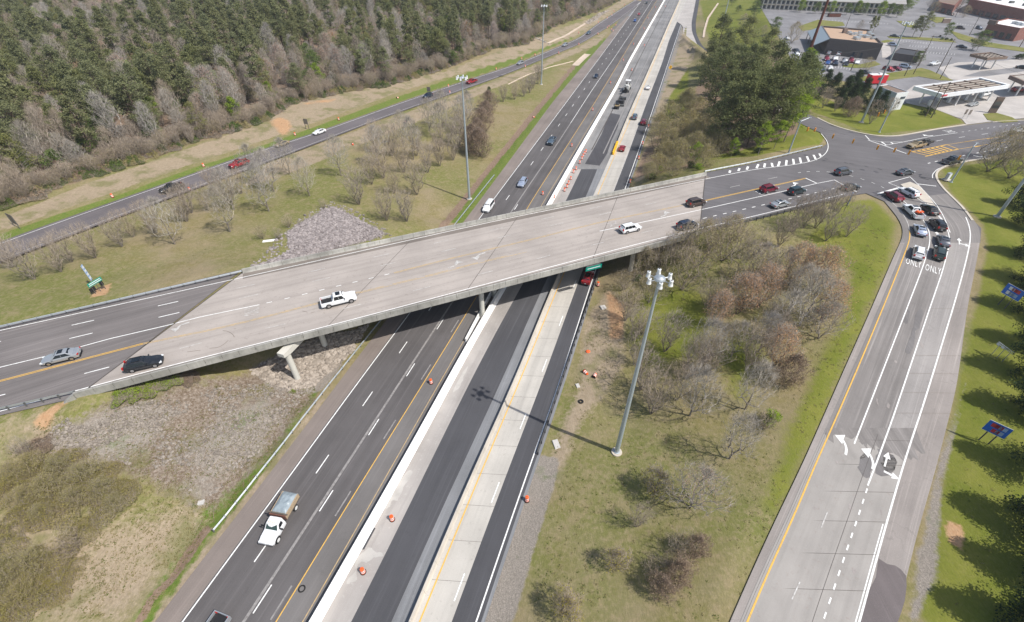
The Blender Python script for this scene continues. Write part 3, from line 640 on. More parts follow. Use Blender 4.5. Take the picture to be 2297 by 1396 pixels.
for pl, mt in [([(1890, 1010), (1898, 990), (1912, 985), (1922, 978), (1926, 992), (1940, 1000), (1945, 1020), (1925, 1030), (1890, 1030)], 'conc_ramp'), ([(1975, 1040), (1985, 1022), (2005, 1018), (2020, 1032), (2012, 1052), (1990, 1058)], 'conc_ramp'),
               ([(1923, 1050), (1933, 1022), (1952, 1018), (1962, 1036), (1970, 1010), (2010, 1028), (2000, 1062), (1968, 1066), (1962, 1046), (1945, 1075)], 'asph_blotch'),
               ([(2046, 742), (2056, 702), (2068, 695), (2070, 712), (2055, 745), (2044, 790), (2030, 786)], 'asph_blotch'),
               ([(2035, 695), (2041, 700), (2036, 725), (2028, 722)], 'asph_blotch'),
               ([(1971, 1255), (2032, 1293), (2011, 1400), (1932, 1400)], 'asph_purple')]:
    sheet('ramp_patch', zRp(pl), M[mt], 0.033 if mt != 'asph_ramp' else 0.029)
M['stain'] = asphalt('stain on slab', (0.33, 0.30, 0.285), 0.1, 0.2)
for q_ in range(12):
    rq = random.Random(q_); yy = rq.uniform(12, 80); A_, B_ = seg(RR['RYL'], yy, yy + 1)[0], seg(RR['RW3'], yy, yy + 1)[0]; c_ = A_ + (B_ - A_) * rq.uniform(0.1, 0.95); nn_ = 9; r1, r2 = rq.uniform(0.08, 0.3), rq.uniform(0.2, 0.8)
    bl = np.array([[c_[0] + r1 * math.cos(6.283 * i / nn_) * rq.uniform(0.6, 1.3) + 0.35 * r2 * math.sin(6.283 * i / nn_), c_[1] + r2 * math.sin(6.283 * i / nn_) * rq.uniform(0.6, 1.2), 0] for i in range(nn_)]); bl[:, 2] = zright(bl[:, 1]); sheet('ramp_stain', bl, M['stain'], 0.032)
# junction sheet and west approach
sheet('junction_surface', INTw, M['asph_int'], 0.006, ang=R(-67))
ribbon('approach_west', lift(WAPP[:1], 0).repeat(1, 0) if False else np.vstack([DK['NOUT'][0][None], JW_N[None]]), np.vstack([DK['SOUT'][0][None], JW_S[None]]), M['asph_west'], 0.0, n=40)
for pl in ([(905, 1092), (925, 1062), (915, 1056), (890, 1088), (874, 1118), (862, 1142), (872, 1140), (880, 1122), (892, 1122)], [(812, 1240), (830, 1228), (842, 1238), (856, 1240), (860, 1248), (838, 1252), (826, 1262), (806, 1262), (800, 1275), (794, 1262)], [(790, 1290), (798, 1280), (800, 1300), (786, 1308), (776, 1306)], [(1030, 850), (1040, 832), (1050, 822), (1040, 846), (1030, 870), (1016, 880)]):
    A = smooth(np.vstack([Ps(pl, 0.0), Ps(pl[:1], 0.0)]), 4)[:-1]; A[:, :2] += np.random.default_rng(2).normal(0, 0.06, (len(A), 2)); sheet('dried_slurry', A, M['conc_slurry'], 0.016)
# raised traffic island
isl = Ps([(2019, 415), (2041, 409), (2060, 417), (2082, 440), (2102, 470), (2103, 476), (2078, 458), (2050, 438)], ZB)
sheet('traffic_island', isl, M['conc_curb'], 0.13, thick=0.2)
# kerbs (real steps)
def kerb(pts, z=ZB, wd=0.3, h=0.13, mat='conc_curb', zf=None):
    A = relax(Ps(pts, z), 3, 1); B = offset(A, wd); mb = MB(); n = len(A)
    for i in range(n - 1):
        q = [A[i], A[i + 1], B[i + 1], B[i]]; mb.add([(p[0], p[1], p[2] - 0.1) for p in q] + [(p[0], p[1], p[2] + h) for p in q],
            [(4, 5, 6, 7), (0, 1, 5, 4), (1, 2, 6, 5), (2, 3, 7, 6), (3, 0, 4, 7), (0, 3, 2, 1)])
    bm_ = mb.build('kerb', M[mat]); bmesh_fix(bm_); bm_['kind'] = 'structure'; return bm_
def bmesh_fix(o):
    b = bmesh.new(); b.from_mesh(o.data); bmesh.ops.recalc_face_normals(b, faces=b.faces); b.to_mesh(o.data); b.free()
kerb([(1832, 265), (1867, 283), (1928, 300), (1978, 308), (2021, 306), (2107, 290), (2168, 281)], wd=-0.55, mat='conc_curb')
kerb([(2225, 356), (2202, 357), (2125, 372), (2104, 384), (2100, 392), (2103, 405), (2128, 434), (2164, 467), (2184, 496)], wd=0.5)
kerb([(2297, 270), (2250, 272), (2225, 274)], wd=-0.3)

# ---------------- painted markings ----------------
MARK = {}
def mk(mat): return MARK.setdefault(mat, MB())
def line(A, wd, mat, dz=0.03):
    A = np.asarray(A, float); a, b = offset(A, -wd / 2), offset(A, wd / 2); m = mk(mat)
    for i in range(len(A) - 1):
        m.add([(*a[i][:2], a[i][2] + dz), (*b[i][:2], b[i][2] + dz), (*b[i + 1][:2], b[i + 1][2] + dz), (*a[i + 1][:2], a[i + 1][2] + dz)], [(0, 1, 2, 3)])
def dashes(A, wd, mat, ln=3.05, cyc=12.2, ph=0.0, dz=0.03):
    A = np.asarray(A, float); d = np.r_[0, np.cumsum(np.linalg.norm(np.diff(A[:, :2], axis=0), axis=1))]; s = ph
    while s + ln < d[-1]:
        t = np.array([s, s + ln]); line(np.stack([np.interp(t, d, A[:, k]) for k in range(3)], 1), wd, mat, dz); s += cyc
def pline(pts, wd, mat, z=ZB, dz=0.03, sm=False):
    A = Ps(pts, z); line(relax(A, 3, 1) if sm else A, wd, mat, dz)
def poly(pts, mat, z=ZB, dz=0.03):
    vs = [Vector(q) for q in Ps(pts, z)]; 
    for t in geometry.tessellate_polygon([vs]):
        a, b, c = (vs[i] for i in t); t = t if (b - a).cross(c - a).z > 0 else t[::-1]
        mk(mat).add([(vs[i].x, vs[i].y, vs[i].z + dz) for i in t], [(0, 1, 2)])
W = 0.16
line(cut(F_['WL'], 5, P(1436, 6)[1]), W, 'white'); dashes(cutE(F_['D1'], 5, 620), 0.15, 'white', ph=7.5)
line(cut(F_['D2'], 5, P(1282, 277)[1]), 0.34, 'ghost', 0.024); line(cutE(F_['D2'], P(1282, 277)[1], 600), 0.16, 'white')
dashes(offset(cut(F_['D2'], 5, P(1170, 440)[1]), 0.42), 0.15, 'white', ph=2.0)
line(cutE(F_['Y1'], 5, 560), 0.13, 'yellow'); line(offset(cutE(F_['Y2'], 5, 560), -0.1), 0.12, 'yellow_worn')
dashes(offset(cut(F_['Y1'], 5, 70), -0.7), 0.2, 'ghost', 3.6, 12.2, 1.0, 0.024)
line(cutE(F_['Y3'], 5, 560), 0.17, 'yellow'); line(cutE(F_['WR'], 5, P(1529, 50)[1]), 0.17, 'white')
dashes(offset(cut(F_['CR'], 5, 90), -0.55), 0.15, 'white', ph=3.0)
line(offset(cutE(F_['CR'], 95, 560), 0.0), 0.14, 'white_worn', 0.02)
line(LRNw, 0.16, 'white'); line(LRSw, 0.16, 'white_worn')
line(relax(Ps([(1366, 57), (1400, 33), (1437, 5)], 0)), 0.25, 'white')
line(relax(Ps([(1327, 337), (1372, 251), (1411, 178), (1457, 87), (1502, 0)], 0)), 0.35, 'joint', 0.016)
line(relax(Ps([(1353, 345), (1392, 262), (1425, 190), (1480, 80), (1515, 0)], 0)), 0.4, 'ghost', 0.02)
# slabs of the concrete lanes
def slabs(A, B, step, wd, dz, mat='joint', jit=0.0):
    L = np.linalg.norm(np.diff(np.asarray(A)[:, :2], axis=0), axis=1).sum(); n = int(L / step)
    a, b = resamp(A, n + 1), resamp(B, n + 1); rs = random.Random(3)
    for i in range(n + 1):
        if rs.random() < jit: continue
        line(np.array([a[i], b[i]]), wd, mat, dz)
slabs(offset(cut(F_['Y3'], 8, 76), -0.9), cut(F_['CR'], 8, 76), 4.6, 0.035, 0.022, 'joint')
slabs(offset(cut(F_['Y3'], 120, 330), -0.9), cut(F_['CR'], 120, 330), 6.1, 0.05, 0.022, 'joint_soft')
slabs(offset(seg(RR['RYL'], 12, yc - 1), -0.5), seg(RR['RW3'], 12, yc - 1), 4.6, 0.045, 0.038, 'joint')
slabs(offset(seg(RR['RW2'], 38, 70), 0.1), seg(RR['RPR'], 38, 70), 4.6, 0.04, 0.038, 'joint_soft', 0.3)
mid = (np.asarray(seg(RR['RYL'], 10, yc)) * 0.42 + np.asarray(seg(RR['RW3'], 10, yc)) * 0.58)
line(mid, 0.04, 'joint', 0.038); line(offset(seg(RR['RYL'], 10, yc), -0.35), 0.03, 'joint', 0.039)
# exit ramp markings
line(RR['RYL'][: int(len(RR['RYL']) * 0.86)], 0.18, 'yellow', 0.046); line(RR['RYL'][int(len(RR['RYL']) * 0.86) - 1:], 0.14, 'white_worn', 0.046)
line(RR['RW1'], 0.17, 'white', 0.046); line(RR['RW2'], 0.18, 'white', 0.046); line(RR['RW3'], 0.2, 'white', 0.046)
line(offset(seg(RR['RW3'], 10, 26), -0.28), 0.12, 'white', 0.046)
pline([(2125, 371), (2102, 380), (2091, 392), (2092, 400)], 0.16, 'white', sm=True)
wd2 = relax(Ps([(1846, 1394), (1890, 1261), (1922, 1167), (1951, 1078)], zR), 4, 1)
dashes(wd2, 0.16, 'white', 0.75, 1.75, 0.3, 0.046)
for a, b in (((1776, 1345), (1794, 1306)), ((1842, 1184), (1856, 1148))): line(Ps([a, b], zR), 0.12, 'white_worn', 0.046)
# deck and junction markings
def dk(A): return relax(A, 8, 1)
line(dk(DK['NL']), 0.15, 'white')
pline([(1577, 403), (1700, 379), (1775, 371), (1822, 362.6), (1844.5, 353), (1857.6, 338), (1859, 330), (1855, 315), (1842, 300)], 0.18, 'white', sm=True)
for i, (x, y, x2, y2) in enumerate([(1697, 378, 1701, 369), (1714, 376, 1716, 367), (1733, 374.5, 1731, 366), (1745, 374, 1749, 362.6), (1763, 371.5, 1764.5, 359.7), (1781, 370, 1779, 357), (1797, 367, 1794, 354), (1815, 363.5, 1810, 351), (1830.5, 359.5, 1825, 348), (1842, 352.5, 1838, 345), (1675, 381, 1678, 374), (1656, 384, 1659, 378), (1636, 388, 1638, 383)]):
    pline([(x, y), (x2, y2)], 0.55, 'white')
L1 = Ps([(-200, 812), (162, 730), (394, 678), (635, 624), (792, 588), (933, 556), (1065, 525), (1184, 499), (1294, 475), (1395, 453), (1509, 430)], ZB)
L2 = Ps([(-200, 842), (156, 760), (349, 714), (640, 646), (800, 609), (945, 576), (1078, 544), (1198, 514.5), (1311, 490), (1414, 467), (1508, 447), (1619, 425), (1695, 408), (1790, 388)], ZB)
L4 = Ps([(-200, 936), (0, 888), (188, 839), (446, 771), (640, 727), (813, 682), (970, 642), (1112, 606.5), (1241, 571), (1360, 542.5), (1469, 515.5)], ZB)
def phase(A, px, py):
    q = P(px, py, ZB); A = np.asarray(A); d = np.r_[0, np.cumsum(np.linalg.norm(np.diff(A[:, :2], axis=0), axis=1))]
    k = np.argmin(np.hypot(A[:, 0] - q[0], A[:, 1] - q[1])); return d[k] % 12.2
SW0 = JW_S; JN = np.array([(JW_N - JW_S)[1], -(JW_N - JW_S)[0]])
for A, q in ((L1, (162, 730)), (L2, (156, 760)), (L4, (188, 839))):
    A = resamp(A, 600); k0 = int(np.argmax((A[:, :2] - SW0[:2]) @ JN > 0)); ph_ = phase(A, *q); d_ = np.r_[0, np.cumsum(np.linalg.norm(np.diff(A[:, :2], axis=0), axis=1))]; dashes(A[:k0], 0.16, 'white', ph=ph_); dashes(A[k0:], 0.13, 'white_worn', ph=(ph_ - d_[k0]) % 12.2)
pline([(-120, 853), (0, 824.5), (102, 800), (248, 760), (373, 731), (447, 712), (582, 684)], 0.16, 'white')
dashes(resamp(Ps([(595, 681), (658, 666.5), (759, 641.7), (878, 613.8)], ZB), 200), 0.15, 'white', 0.9, 2.9, 0.2)
def dbl(pts, mat, z=ZB):
    A = dk(Ps(pts, z)); line(offset(A, -0.13), 0.13, mat); line(offset(A, 0.13), 0.13, mat)
dbl([(884, 613), (1014, 579), (1160, 546), (1345, 499), (1575, 452)], 'yellow_worn'); dbl([(1575, 452), (1700, 424), (1757, 412), (1807, 400.6)], 'yellow')
dbl([(-120, 885), (0, 855.5), (112, 826), (321, 771.5)], 'yellow'); dbl([(321, 771.5), (496, 736), (600, 710), (716.7, 679.6), (805, 656)], 'yellow_worn')
dashes(resamp(Ps([(805, 656), (978, 614), (1056, 593), (1180, 564)], ZB), 200), 0.13, 'yellow_worn', 4.5, 6.0); line(offset(Ps([(805, 656), (978, 614), (1056, 593), (1180, 564)], ZB), 0.3), 0.12, 'yellow_worn')
line(dk(DK['SL']), 0.17, 'white')
pline([(1345, 519), (1460, 495), (1572, 471), (1720, 438), (1764, 428), (1832, 412), (1871, 404.4), (1895, 416)], 0.17, 'white')
pline([(1807, 400), (1833, 412)], 0.3, 'white'); pline([(1871, 404), (1897, 418), (1922, 431)], 0.3, 'white')
dashes(resamp(Ps([(1575, 491), (1708, 461), (1820, 435), (1890, 419)], ZB), 200), 0.2, 'white', 1.0, 2.75, 0.2)
dashes(resamp(relax(Ps([(1790, 388), (1806, 385.5), (1830, 384.6), (1856, 385.5), (1885, 389), (1912, 396), (1935, 402), (1955, 409), (1972, 416), (1990, 426)], ZB), 4, 1), 200), 0.13, 'white', 0.9, 2.6)
for a, b in (((1850, 356), (1857, 358)), ((1893, 364.5), (1902, 367)), ((1904, 366.5), (1915, 368.5)), ((1939, 373), (1948, 375.5)), ((1969, 379), (1979, 381.5)), ((2064, 399), (2084, 404))): pline([a, b], 0.25, 'black_dash')  # short black dashes lying across the junction
# stop lines, island edge lines
pline([(1969, 435), (2019, 421)], 0.5, 'white'); pline([(1993, 410.5), (2041, 397)], 0.16, 'white'); pline([(1993, 410.5), (2019, 421)], 0.16, 'white')
pline([(2041, 397), (2058, 413), (2100, 458), (2118, 488), (2131, 522)], 0.16, 'white', sm=True); pline([(2058, 413), (2100, 418)], 0.3, 'white')
pline([(2032, 429), (2075, 456), (2108, 485), (2126, 510)], 0.16, 'white', sm=True)
# north-east arm
pline([(1947, 315), (1983, 327), (2033, 345)], 0.3, 'white'); pline([(1941, 304), (1950, 314)], 0.25, 'white')
pline([(1949, 315), (1983, 319), (2026, 319)], 0.14, 'white'); pline([(1983, 327), (2026, 319), (2080, 308), (2143, 299)], 0.16, 'white')
pline([(1976, 318), (1988, 326)], 0.5, 'white'); pline([(1998, 320), (2004, 323)], 0.5, 'white')
dashes(resamp(Ps([(2143, 299), (2240, 284), (2400, 262)], ZB), 200), 0.14, 'white', 0.9, 2.75)
for a, b in (((2100, 317), (2115, 314)), ((2151, 309), (2164, 307)), ((2202, 302), (2216, 300)), ((2251, 296), (2264, 294))): pline([a, b], 0.14, 'white')
pline([(2045, 341), (2124, 325)], 0.35, 'yellow'); pline([(2075, 351.5), (2150, 335)], 0.35, 'yellow')
pline([(2045, 341), (2080, 349)], 0.3, 'yellow'); pline([(2124, 325), (2150, 335)], 0.3, 'yellow')
for k in range(1, 7):
    t = k / 7.5; pline([(2045 + 79 * t, 341 - 16 * t), (2085 + 66 * t, 349 - 14 * t)], 0.62, 'yellow')
pline([(2124, 325), (2200, 313), (2297, 301), (2420, 288)], 0.13, 'yellow'); pline([(2150, 335), (2230, 322), (2297, 314), (2420, 300)], 0.13, 'yellow')
for a, b in (((2163, 319), (2178, 316.5)), ((2214, 312), (2227, 310)), ((2265, 306), (2277, 304)), ((2187, 330), (2200, 327.5)), ((2238, 321.5), (2252, 319.5))): pline([a, b], 0.3, 'yellow')
for a in ((2081, 367), (2097, 363), (2112, 360), (2190, 344), (2206, 341), (2221, 338), (2237, 335), (2252, 332), (2268, 330), (2159, 350), (2150, 363)): pline([a, (a[0] + 6, a[1] - 1.3)], 0.25, 'white')
# arrows and words, laid in the lane's own frame (origin, heading)
def frame(px, py, qx, qy, z):
    a = P(px, py, z if not callable(z) else z((px, py))); b = P(qx, qy, z if not callable(z) else z((qx, qy))); d = (b - a)[:2]; d /= np.linalg.norm(d); return a, d
def lay(shape, fr, mat='white', dz=0.046):
    a, d = fr; n = (d[1], -d[0]); slope = 0
    for poly_ in shape:
        vs = [Vector((a[0] + n[0] * x + d[0] * y, a[1] + n[1] * x + d[1] * y, 0)) for x, y in poly_]
        for v in vs: v.z = (zright(v.y) if fr_ramp[0] else a[2]) + dz
        for t in geometry.tessellate_polygon([vs]):
            p, q, r = (vs[i] for i in t); t = t if (q - p).cross(r - p).z > 0 else t[::-1]; mk(mat).add([vs[i] for i in t], [(0, 1, 2)])
fr_ramp = [False]
def turn(side=1, L=2.9):    # curved turn arrow, side=+1 turns right
    s = side; c = []; inn = []
    for i in range(7):
        t = i / 6; c.append((s * (-0.75 + 0.95 * t * t), L * (0.75 * t ** 0.8))); inn.append((s * (-0.45 + 0.6 * t * t), L * (0.62 * t ** 0.8)))
    body = c + inn[::-1]; head = [(s * 0.1, L * 0.45), (s * 1.15, L * 0.72), (s * 0.1, L * 1.0)]
    return [body, head]
def straight(L=2.9): return [[(-0.1, 0), (0.1, 0), (0.1, L * 0.6), (-0.1, L * 0.6)], [(-0.42, L * 0.58), (0.42, L * 0.58), (0, L)]]
for px, py, qx, qy, s in ((1003, 598, 1090, 577, -1), (1091, 571, 1000, 592, -1), (1478, 484, 1560, 466, -1), (424, 729, 300, 757, -1), (1771, 417, 1860, 396, -1)):
    lay(turn(s, 3.2 if px != 424 else 2.6), frame(px, py, qx, qy, ZB), 'white' if px > 1600 else 'white_worn')
lay(turn(1), frame(2088, 303, 2050, 311, ZB)); lay(turn(-1), frame(2185, 348, 2200, 352, ZB))
fr_ramp[0] = True
lay(straight(), frame(2152, 549, 2150, 525, zR)); lay([[(0, 0.3), (0.25, 0.3), (1.2, 0.3), (1.2, 0.55), (0, 0.55)], [(1.0, -0.1), (1.9, 0.42), (1.0, 0.95)]], frame(2152, 549, 2150, 525, zR))
lay(turn(-1, 3.2), frame(1885, 1015, 1898, 975, zR)); lay(turn(-1, 3.2), frame(1945, 1047, 1957, 1005, zR)); lay(straight(2.6), frame(1984, 1047, 1995, 1005, zR)); lay([[(0, 0.2), (0, 0.5), (1.0, 0.5), (1.0, 0.2)], [(0.9, -0.15), (1.8, 0.35), (0.9, 0.85)]], frame(1981, 1062, 1992, 1020, zR))
lay(straight(2.0), frame(2075, 527, 2074, 512, zR)); lay(straight(2.0), frame(2102, 530, 2100, 512, zR))
fr_ramp[0] = False
def word(txt, fr, wdt, ht, ramp=False, mat='white', dz=0.046):
    fc = bpy.data.curves.new('word', 'FONT'); fc.body = txt; fc.size = 1.0; fc.align_x = 'CENTER'; fc.resolution_u = 2; fc.space_character = 1.15
    ob = bpy.data.objects.new('word', fc); COL.objects.link(ob); dg = bpy.context.evaluated_depsgraph_get(); me = bpy.data.meshes.new_from_object(ob.evaluated_get(dg))
    vs = [v.co.copy() for v in me.vertices]; fs = [list(p.vertices) for p in me.polygons]; bpy.data.objects.remove(ob); bpy.data.meshes.remove(me); bpy.data.curves.remove(fc)
    x0, x1 = min(v.x for v in vs), max(v.x for v in vs); y0, y1 = min(v.y for v in vs), max(v.y for v in vs); a, d = fr; n = (d[1], -d[0]); out = []
    for v in vs:
        x = ((v.x - x0) / (x1 - x0) - 0.5) * wdt; y = (v.y - y0) / (y1 - y0) * ht; q = (a[0] + n[0] * x + d[0] * y, a[1] + n[1] * x + d[1] * y); out.append((*q, (zright(q[1]) if ramp else a[2]) + dz))
    mk(mat).add(out, fs)
word('ONLY', frame(2048, 597, 2052, 570, zR), 2.5, 2.3, True); word('ONLY', frame(2092, 612, 2096, 585, zR), 2.5, 2.4, True)
word('ONLY', frame(582, 694, 480, 719, ZB), 2.2, 2.4, mat='white_worn'); word('ONLY', frame(1366, 507, 1450, 488, ZB), 2.2, 2.4, mat='white_worn'); word('ONLY', frame(1700, 434, 1790, 414, ZB), 2.2, 2.6); word('ONLY', frame(2137, 294, 2090, 300, ZB), 2.2, 3.0)

# ---------------- bridge ----------------
bridge = empty('road_bridge', (0, 0, 0), label='long grey concrete overpass carrying the cross road over the motorway', cat='bridge')
def lerp(a, b, t): return a + (b - a) * t
def onl(A, q):   # nearest point of the straight deck edge through A's last two survey points
    a, b = A[1], A[-1]; d = (b - a)[:2]; d /= np.linalg.norm(d); t = (q - a)[:2] @ d; return np.array([a[0] + d[0] * t, a[1] + d[1] * t, ZB])
def alongline(A, s, n): 
    i0 = int(np.argmin(np.hypot(*(A[:, :2] - s[0][:2]).T))); return A
NW, SW_, NE, SE = onl(DK['NOUT'], JW_N), onl(DK['SOUT'], JW_S), onl(DK['NOUT'], JE_N), onl(DK['SOUT'], JE_S)
nd = resamp(np.vstack([NW[None], NE[None]]), 40); sd = resamp(np.vstack([SW_[None], SE[None]]), 40)
ribbon('deck_surface', nd, sd, M['conc_deck'], 0.01, kind=None, parent=bridge)
slab = MB(); slab.prism([tuple(q[:2]) for q in (NW, NE, SE, SW_)], ZB - 0.35, ZB - 0.01); slab.build('deck_slab', M['conc_para'], bridge)
for sc0 in ([(500, 742), (512, 744), (522, 750), (526, 757)], [(470, 782), (490, 780), (504, 772), (512, 764)], [(420, 790), (450, 786)], [(678, 698), (690, 701)], [(697, 703), (706, 700)]): line(relax(Ps(sc0, ZB), 0.6, 1), 0.09, 'joint_soft', 0.028)
gn = resamp(offset(nd, 0.0), 40); nn = (nd[-1] - nd[0])[:2]; nn /= np.linalg.norm(nn); perp = np.array([nn[1], -nn[0]])
def shift(A, d): B = np.asarray(A).copy(); B[:, 0] += perp[0] * d; B[:, 1] += perp[1] * d; return B
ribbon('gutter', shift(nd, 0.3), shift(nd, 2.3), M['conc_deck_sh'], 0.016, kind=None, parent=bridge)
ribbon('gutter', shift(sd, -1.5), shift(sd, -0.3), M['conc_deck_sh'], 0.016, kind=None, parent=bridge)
def parapet(A, side, name):
    mb = MB(); n = 48; q = resamp(A, n)
    for i in range(n - 1):
        a, b = q[i], q[i + 1]; g = 0.012; d = (b - a); a2, b2 = a + d * g, b - d * g
        prof = [(-0.02, ZB - 0.37), (-0.02, ZB + 0.8), (0.28, ZB + 0.8), (0.34, ZB + 0.32), (0.46, ZB), (0.46, ZB - 0.37)] if True else 0
        vs = [(p[0] + perp[0] * side * x, p[1] + perp[1] * side * x, z) for p in (a2, b2) for x, z in prof]; k = len(prof)
        mb.add(vs, [(j, (j + 1) % k, k + (j + 1) % k, k + j) for j in range(k)] + [tuple(range(k)), tuple(range(2 * k - 1, k - 1, -1))])
    o = mb.build(name, M['conc_para'], bridge); bmesh_fix(o)
parapet(nd, 1, 'parapet'); parapet(sd, -1, 'parapet')
gm = MB(); ang = math.atan2(nn[1], nn[0])
wdt = abs((SW_ - NW)[:2] @ perp)
for k in range(9):
    t = 1.1 / wdt + (1 - 2.2 / wdt) * k / 8; a = lerp(NW, SW_, t); b = lerp(NE, SE, t); L = np.linalg.norm((b - a)[:2]); c = (a + b) / 2
    gmk = MB(); gmk.box(c[0], c[1], ZB - 0.61, L - 1.0, 0.12, 0.5, rz=ang); gmk.box(c[0], c[1], ZB - 0.86, L - 1.0, 0.5, 0.05, rz=ang); gmk.build('girder', M['girder'], bridge)
fd = (P(722, 788, 0.5) - P(668, 852, 0.8))[:2]; fd /= np.linalg.norm(fd); fd = np.array([math.sin(R(18.5)), math.cos(R(18.5))])
def pier(base, ncol, reach=1.15):
    c0 = base[:2]; q = sd[0][:2]; s = ((q - c0) @ perp) / (fd @ perp); edge = c0 + fd * s; wsk = abs(wdt / (fd @ perp)); st = c0 - fd * reach; en = edge + fd * (wsk + 1.2)
    L = np.linalg.norm(en - st); c = (st + en) / 2; rz = math.atan2(fd[1], fd[0]); zc = ZB - 0.9; pr = [(-L / 2, zc - 0.7), (-L / 2 + 1.3, zc - 1.0), (L / 2 - 1.3, zc - 1.0), (L / 2, zc - 0.7), (L / 2, zc), (-L / 2, zc)]
    mb = MB(); vs = []
    for y in (-0.62, 0.62):
        for x, z in pr: vs.append((c[0] + fd[0] * x - fd[1] * y, c[1] + fd[1] * x + fd[0] * y, z))
    k = len(pr); mb.add(vs, [tuple(range(k)), tuple(range(2 * k - 1, k - 1, -1))] + [(j, k + j, k + (j + 1) % k, (j + 1) % k) for j in range(k)])
    o = mb.build('pier_cap', M['conc_pier'], bridge); bmesh_fix(o)
    for i in range(ncol):
        p = c0 + fd * (i * (L - reach - 1.2) / (ncol - 1) * 0.97); zb = tz(*p) - 0.5; m2 = MB(); m2.tube((p[0], p[1], zb), (p[0], p[1], ZB - 1.85), 0.48, n=24); m2.build('pier_column', M['conc_pier'], bridge, smooth=False)
pier(P(668, 850, 0.2), 5); pier(P(1082, 707, 0.4), 5); pier(P(1414, 606, 1.4), 5)
for a, b, s in ((NW, SW_, 1), (NE, SE, -1)):
    c = (a + b) / 2; L = np.linalg.norm((b - a)[:2]) - 0.6; rz = math.atan2((b - a)[1], (b - a)[0]); mb = MB(); o_ = nn * s * 0.5; mb.box(c[0] + o_[0], c[1] + o_[1], ZB - 2.5, L, 0.9, 4.25, rz=rz); mb.build('abutment', M['conc_para'], bridge)
for a, b in ((NW, SW_), (NE, SE)):
    jn = MB(); d = (b - a)[:2]; d = d / np.linalg.norm(d); n_ = np.array([-d[1], d[0]])
    for o_, wj, mt in ((0.0, 0.10, 0),): 
        jn.add([(*(a[:2] + n_ * (o_ - wj)), ZB + 0.03), (*(a[:2] + n_ * (o_ + wj)), ZB + 0.03), (*(b[:2] + n_ * (o_ + wj)), ZB + 0.03), (*(b[:2] + n_ * (o_ - wj)), ZB + 0.03)], [(0, 1, 2, 3)])
    o = jn.build('expansion_joint', M['joint'], bridge); bmesh_fix(o)
for t in (0.30, 0.52, 0.76):
    a, b = lerp(NW, NE, t), lerp(SW_, SE, t); line(np.array([lerp(a, b, 0.02), lerp(a, b, 0.98)]), 0.09, 'joint', 0.024)
wg = MB(); a = SW_; q = P(128, 935, 6.0); dq = (q - a)[:2]; dq /= np.linalg.norm(dq); n_ = np.array([-dq[1], dq[0]]) * 0.28; L = np.linalg.norm((q - a)[:2])
e = a[:2] + dq * L; wg.prism([tuple(a[:2] - n_), tuple(e - n_), tuple(e + n_), tuple(a[:2] + n_)], 4.5, [ZB + 0.7, 6.9, 6.9, ZB + 0.7]); s2 = n_ * 3; wg.prism([tuple(a[:2] + n_), tuple(e + n_ * 1.0), tuple(e + n_ * 3.4), tuple(a[:2] + n_ * 3.4)], 4.0, [7.2, 6.1, 5.7, 6.8])
o = wg.build('wing_wall', M['conc_para'], bridge); bmesh_fix(o)

# ---------------- concrete barriers ----------------
def barrier(A, h, wb, wt, mat, name, label, cat, step=3.05):
    root = empty(name, (0, 0, 0), label=label, cat=cat); A = resamp(A, max(2, int(np.linalg.norm(np.diff(A[:, :2], axis=0), axis=1).sum() / step))); L_, R_ = offset(A, -1), offset(A, 1); mb = MB()
    for i in range(len(A) - 1):
        vs = []
        for p, r_ in ((A[i], R_[i]), (A[i + 1], R_[i + 1])):
            d = (r_ - p)[:2]
            for x, z in ((-wb / 2, -0.05), (-wb / 2, 0.08), (-wb * 0.3, 0.33), (-wt / 2, h), (wt / 2, h), (wb * 0.3, 0.33), (wb / 2, 0.08), (wb / 2, -0.05)): vs.append((p[0] + d[0] * x, p[1] + d[1] * x, p[2] + z))
        g = 0.004; v0 = [Vector(v) for v in vs]; vs = [v0[j].lerp(v0[j + 8], g) for j in range(8)] + [v0[j + 8].lerp(v0[j], g) for j in range(8)]
        mb.add(vs, [(j, (j + 1) % 8, 8 + (j + 1) % 8, 8 + j) for j in range(8)] + [tuple(range(8)), tuple(range(15, 7, -1))])
    o = mb.build('barrier_wall', M[mat], root); bmesh_fix(o); return root
barrier(cutE(F_['WALL'], 5, 560), 1.25, 0.95, 0.55, 'conc_barrier', 'median_barrier', 'long bright white concrete wall along the middle of the motorway', 'barrier')
br = relax(Ps([(1045, 768), (1060, 738), (1077, 706), (1100, 664), (1125, 622), (1150, 590), (1168, 566)], 0), 3, 1); barrier(br, 0.85, 0.4, 0.25, 'conc_barrier', 'median_barrier', 'thin white side wall forking off around the middle bridge pier', 'barrier')
barrier(cut(F_['BR2a'], 5, P(1262, 600)[1]), 0.85, 0.6, 0.2, 'conc_temp', 'temporary_barrier', 'tan temporary concrete barrier beside the concrete lane in the foreground', 'barrier')
barrier(cutE(F_['BR2b'], P(1384, 325)[1], 560), 0.85, 0.6, 0.2, 'conc_temp', 'temporary_barrier', 'tan temporary concrete barrier beyond the bridge starting at the yellow barrels', 'barrier')
for k, m_ in MARK.items(): m_.build('road_marking', M[k])['kind'] = 'structure'
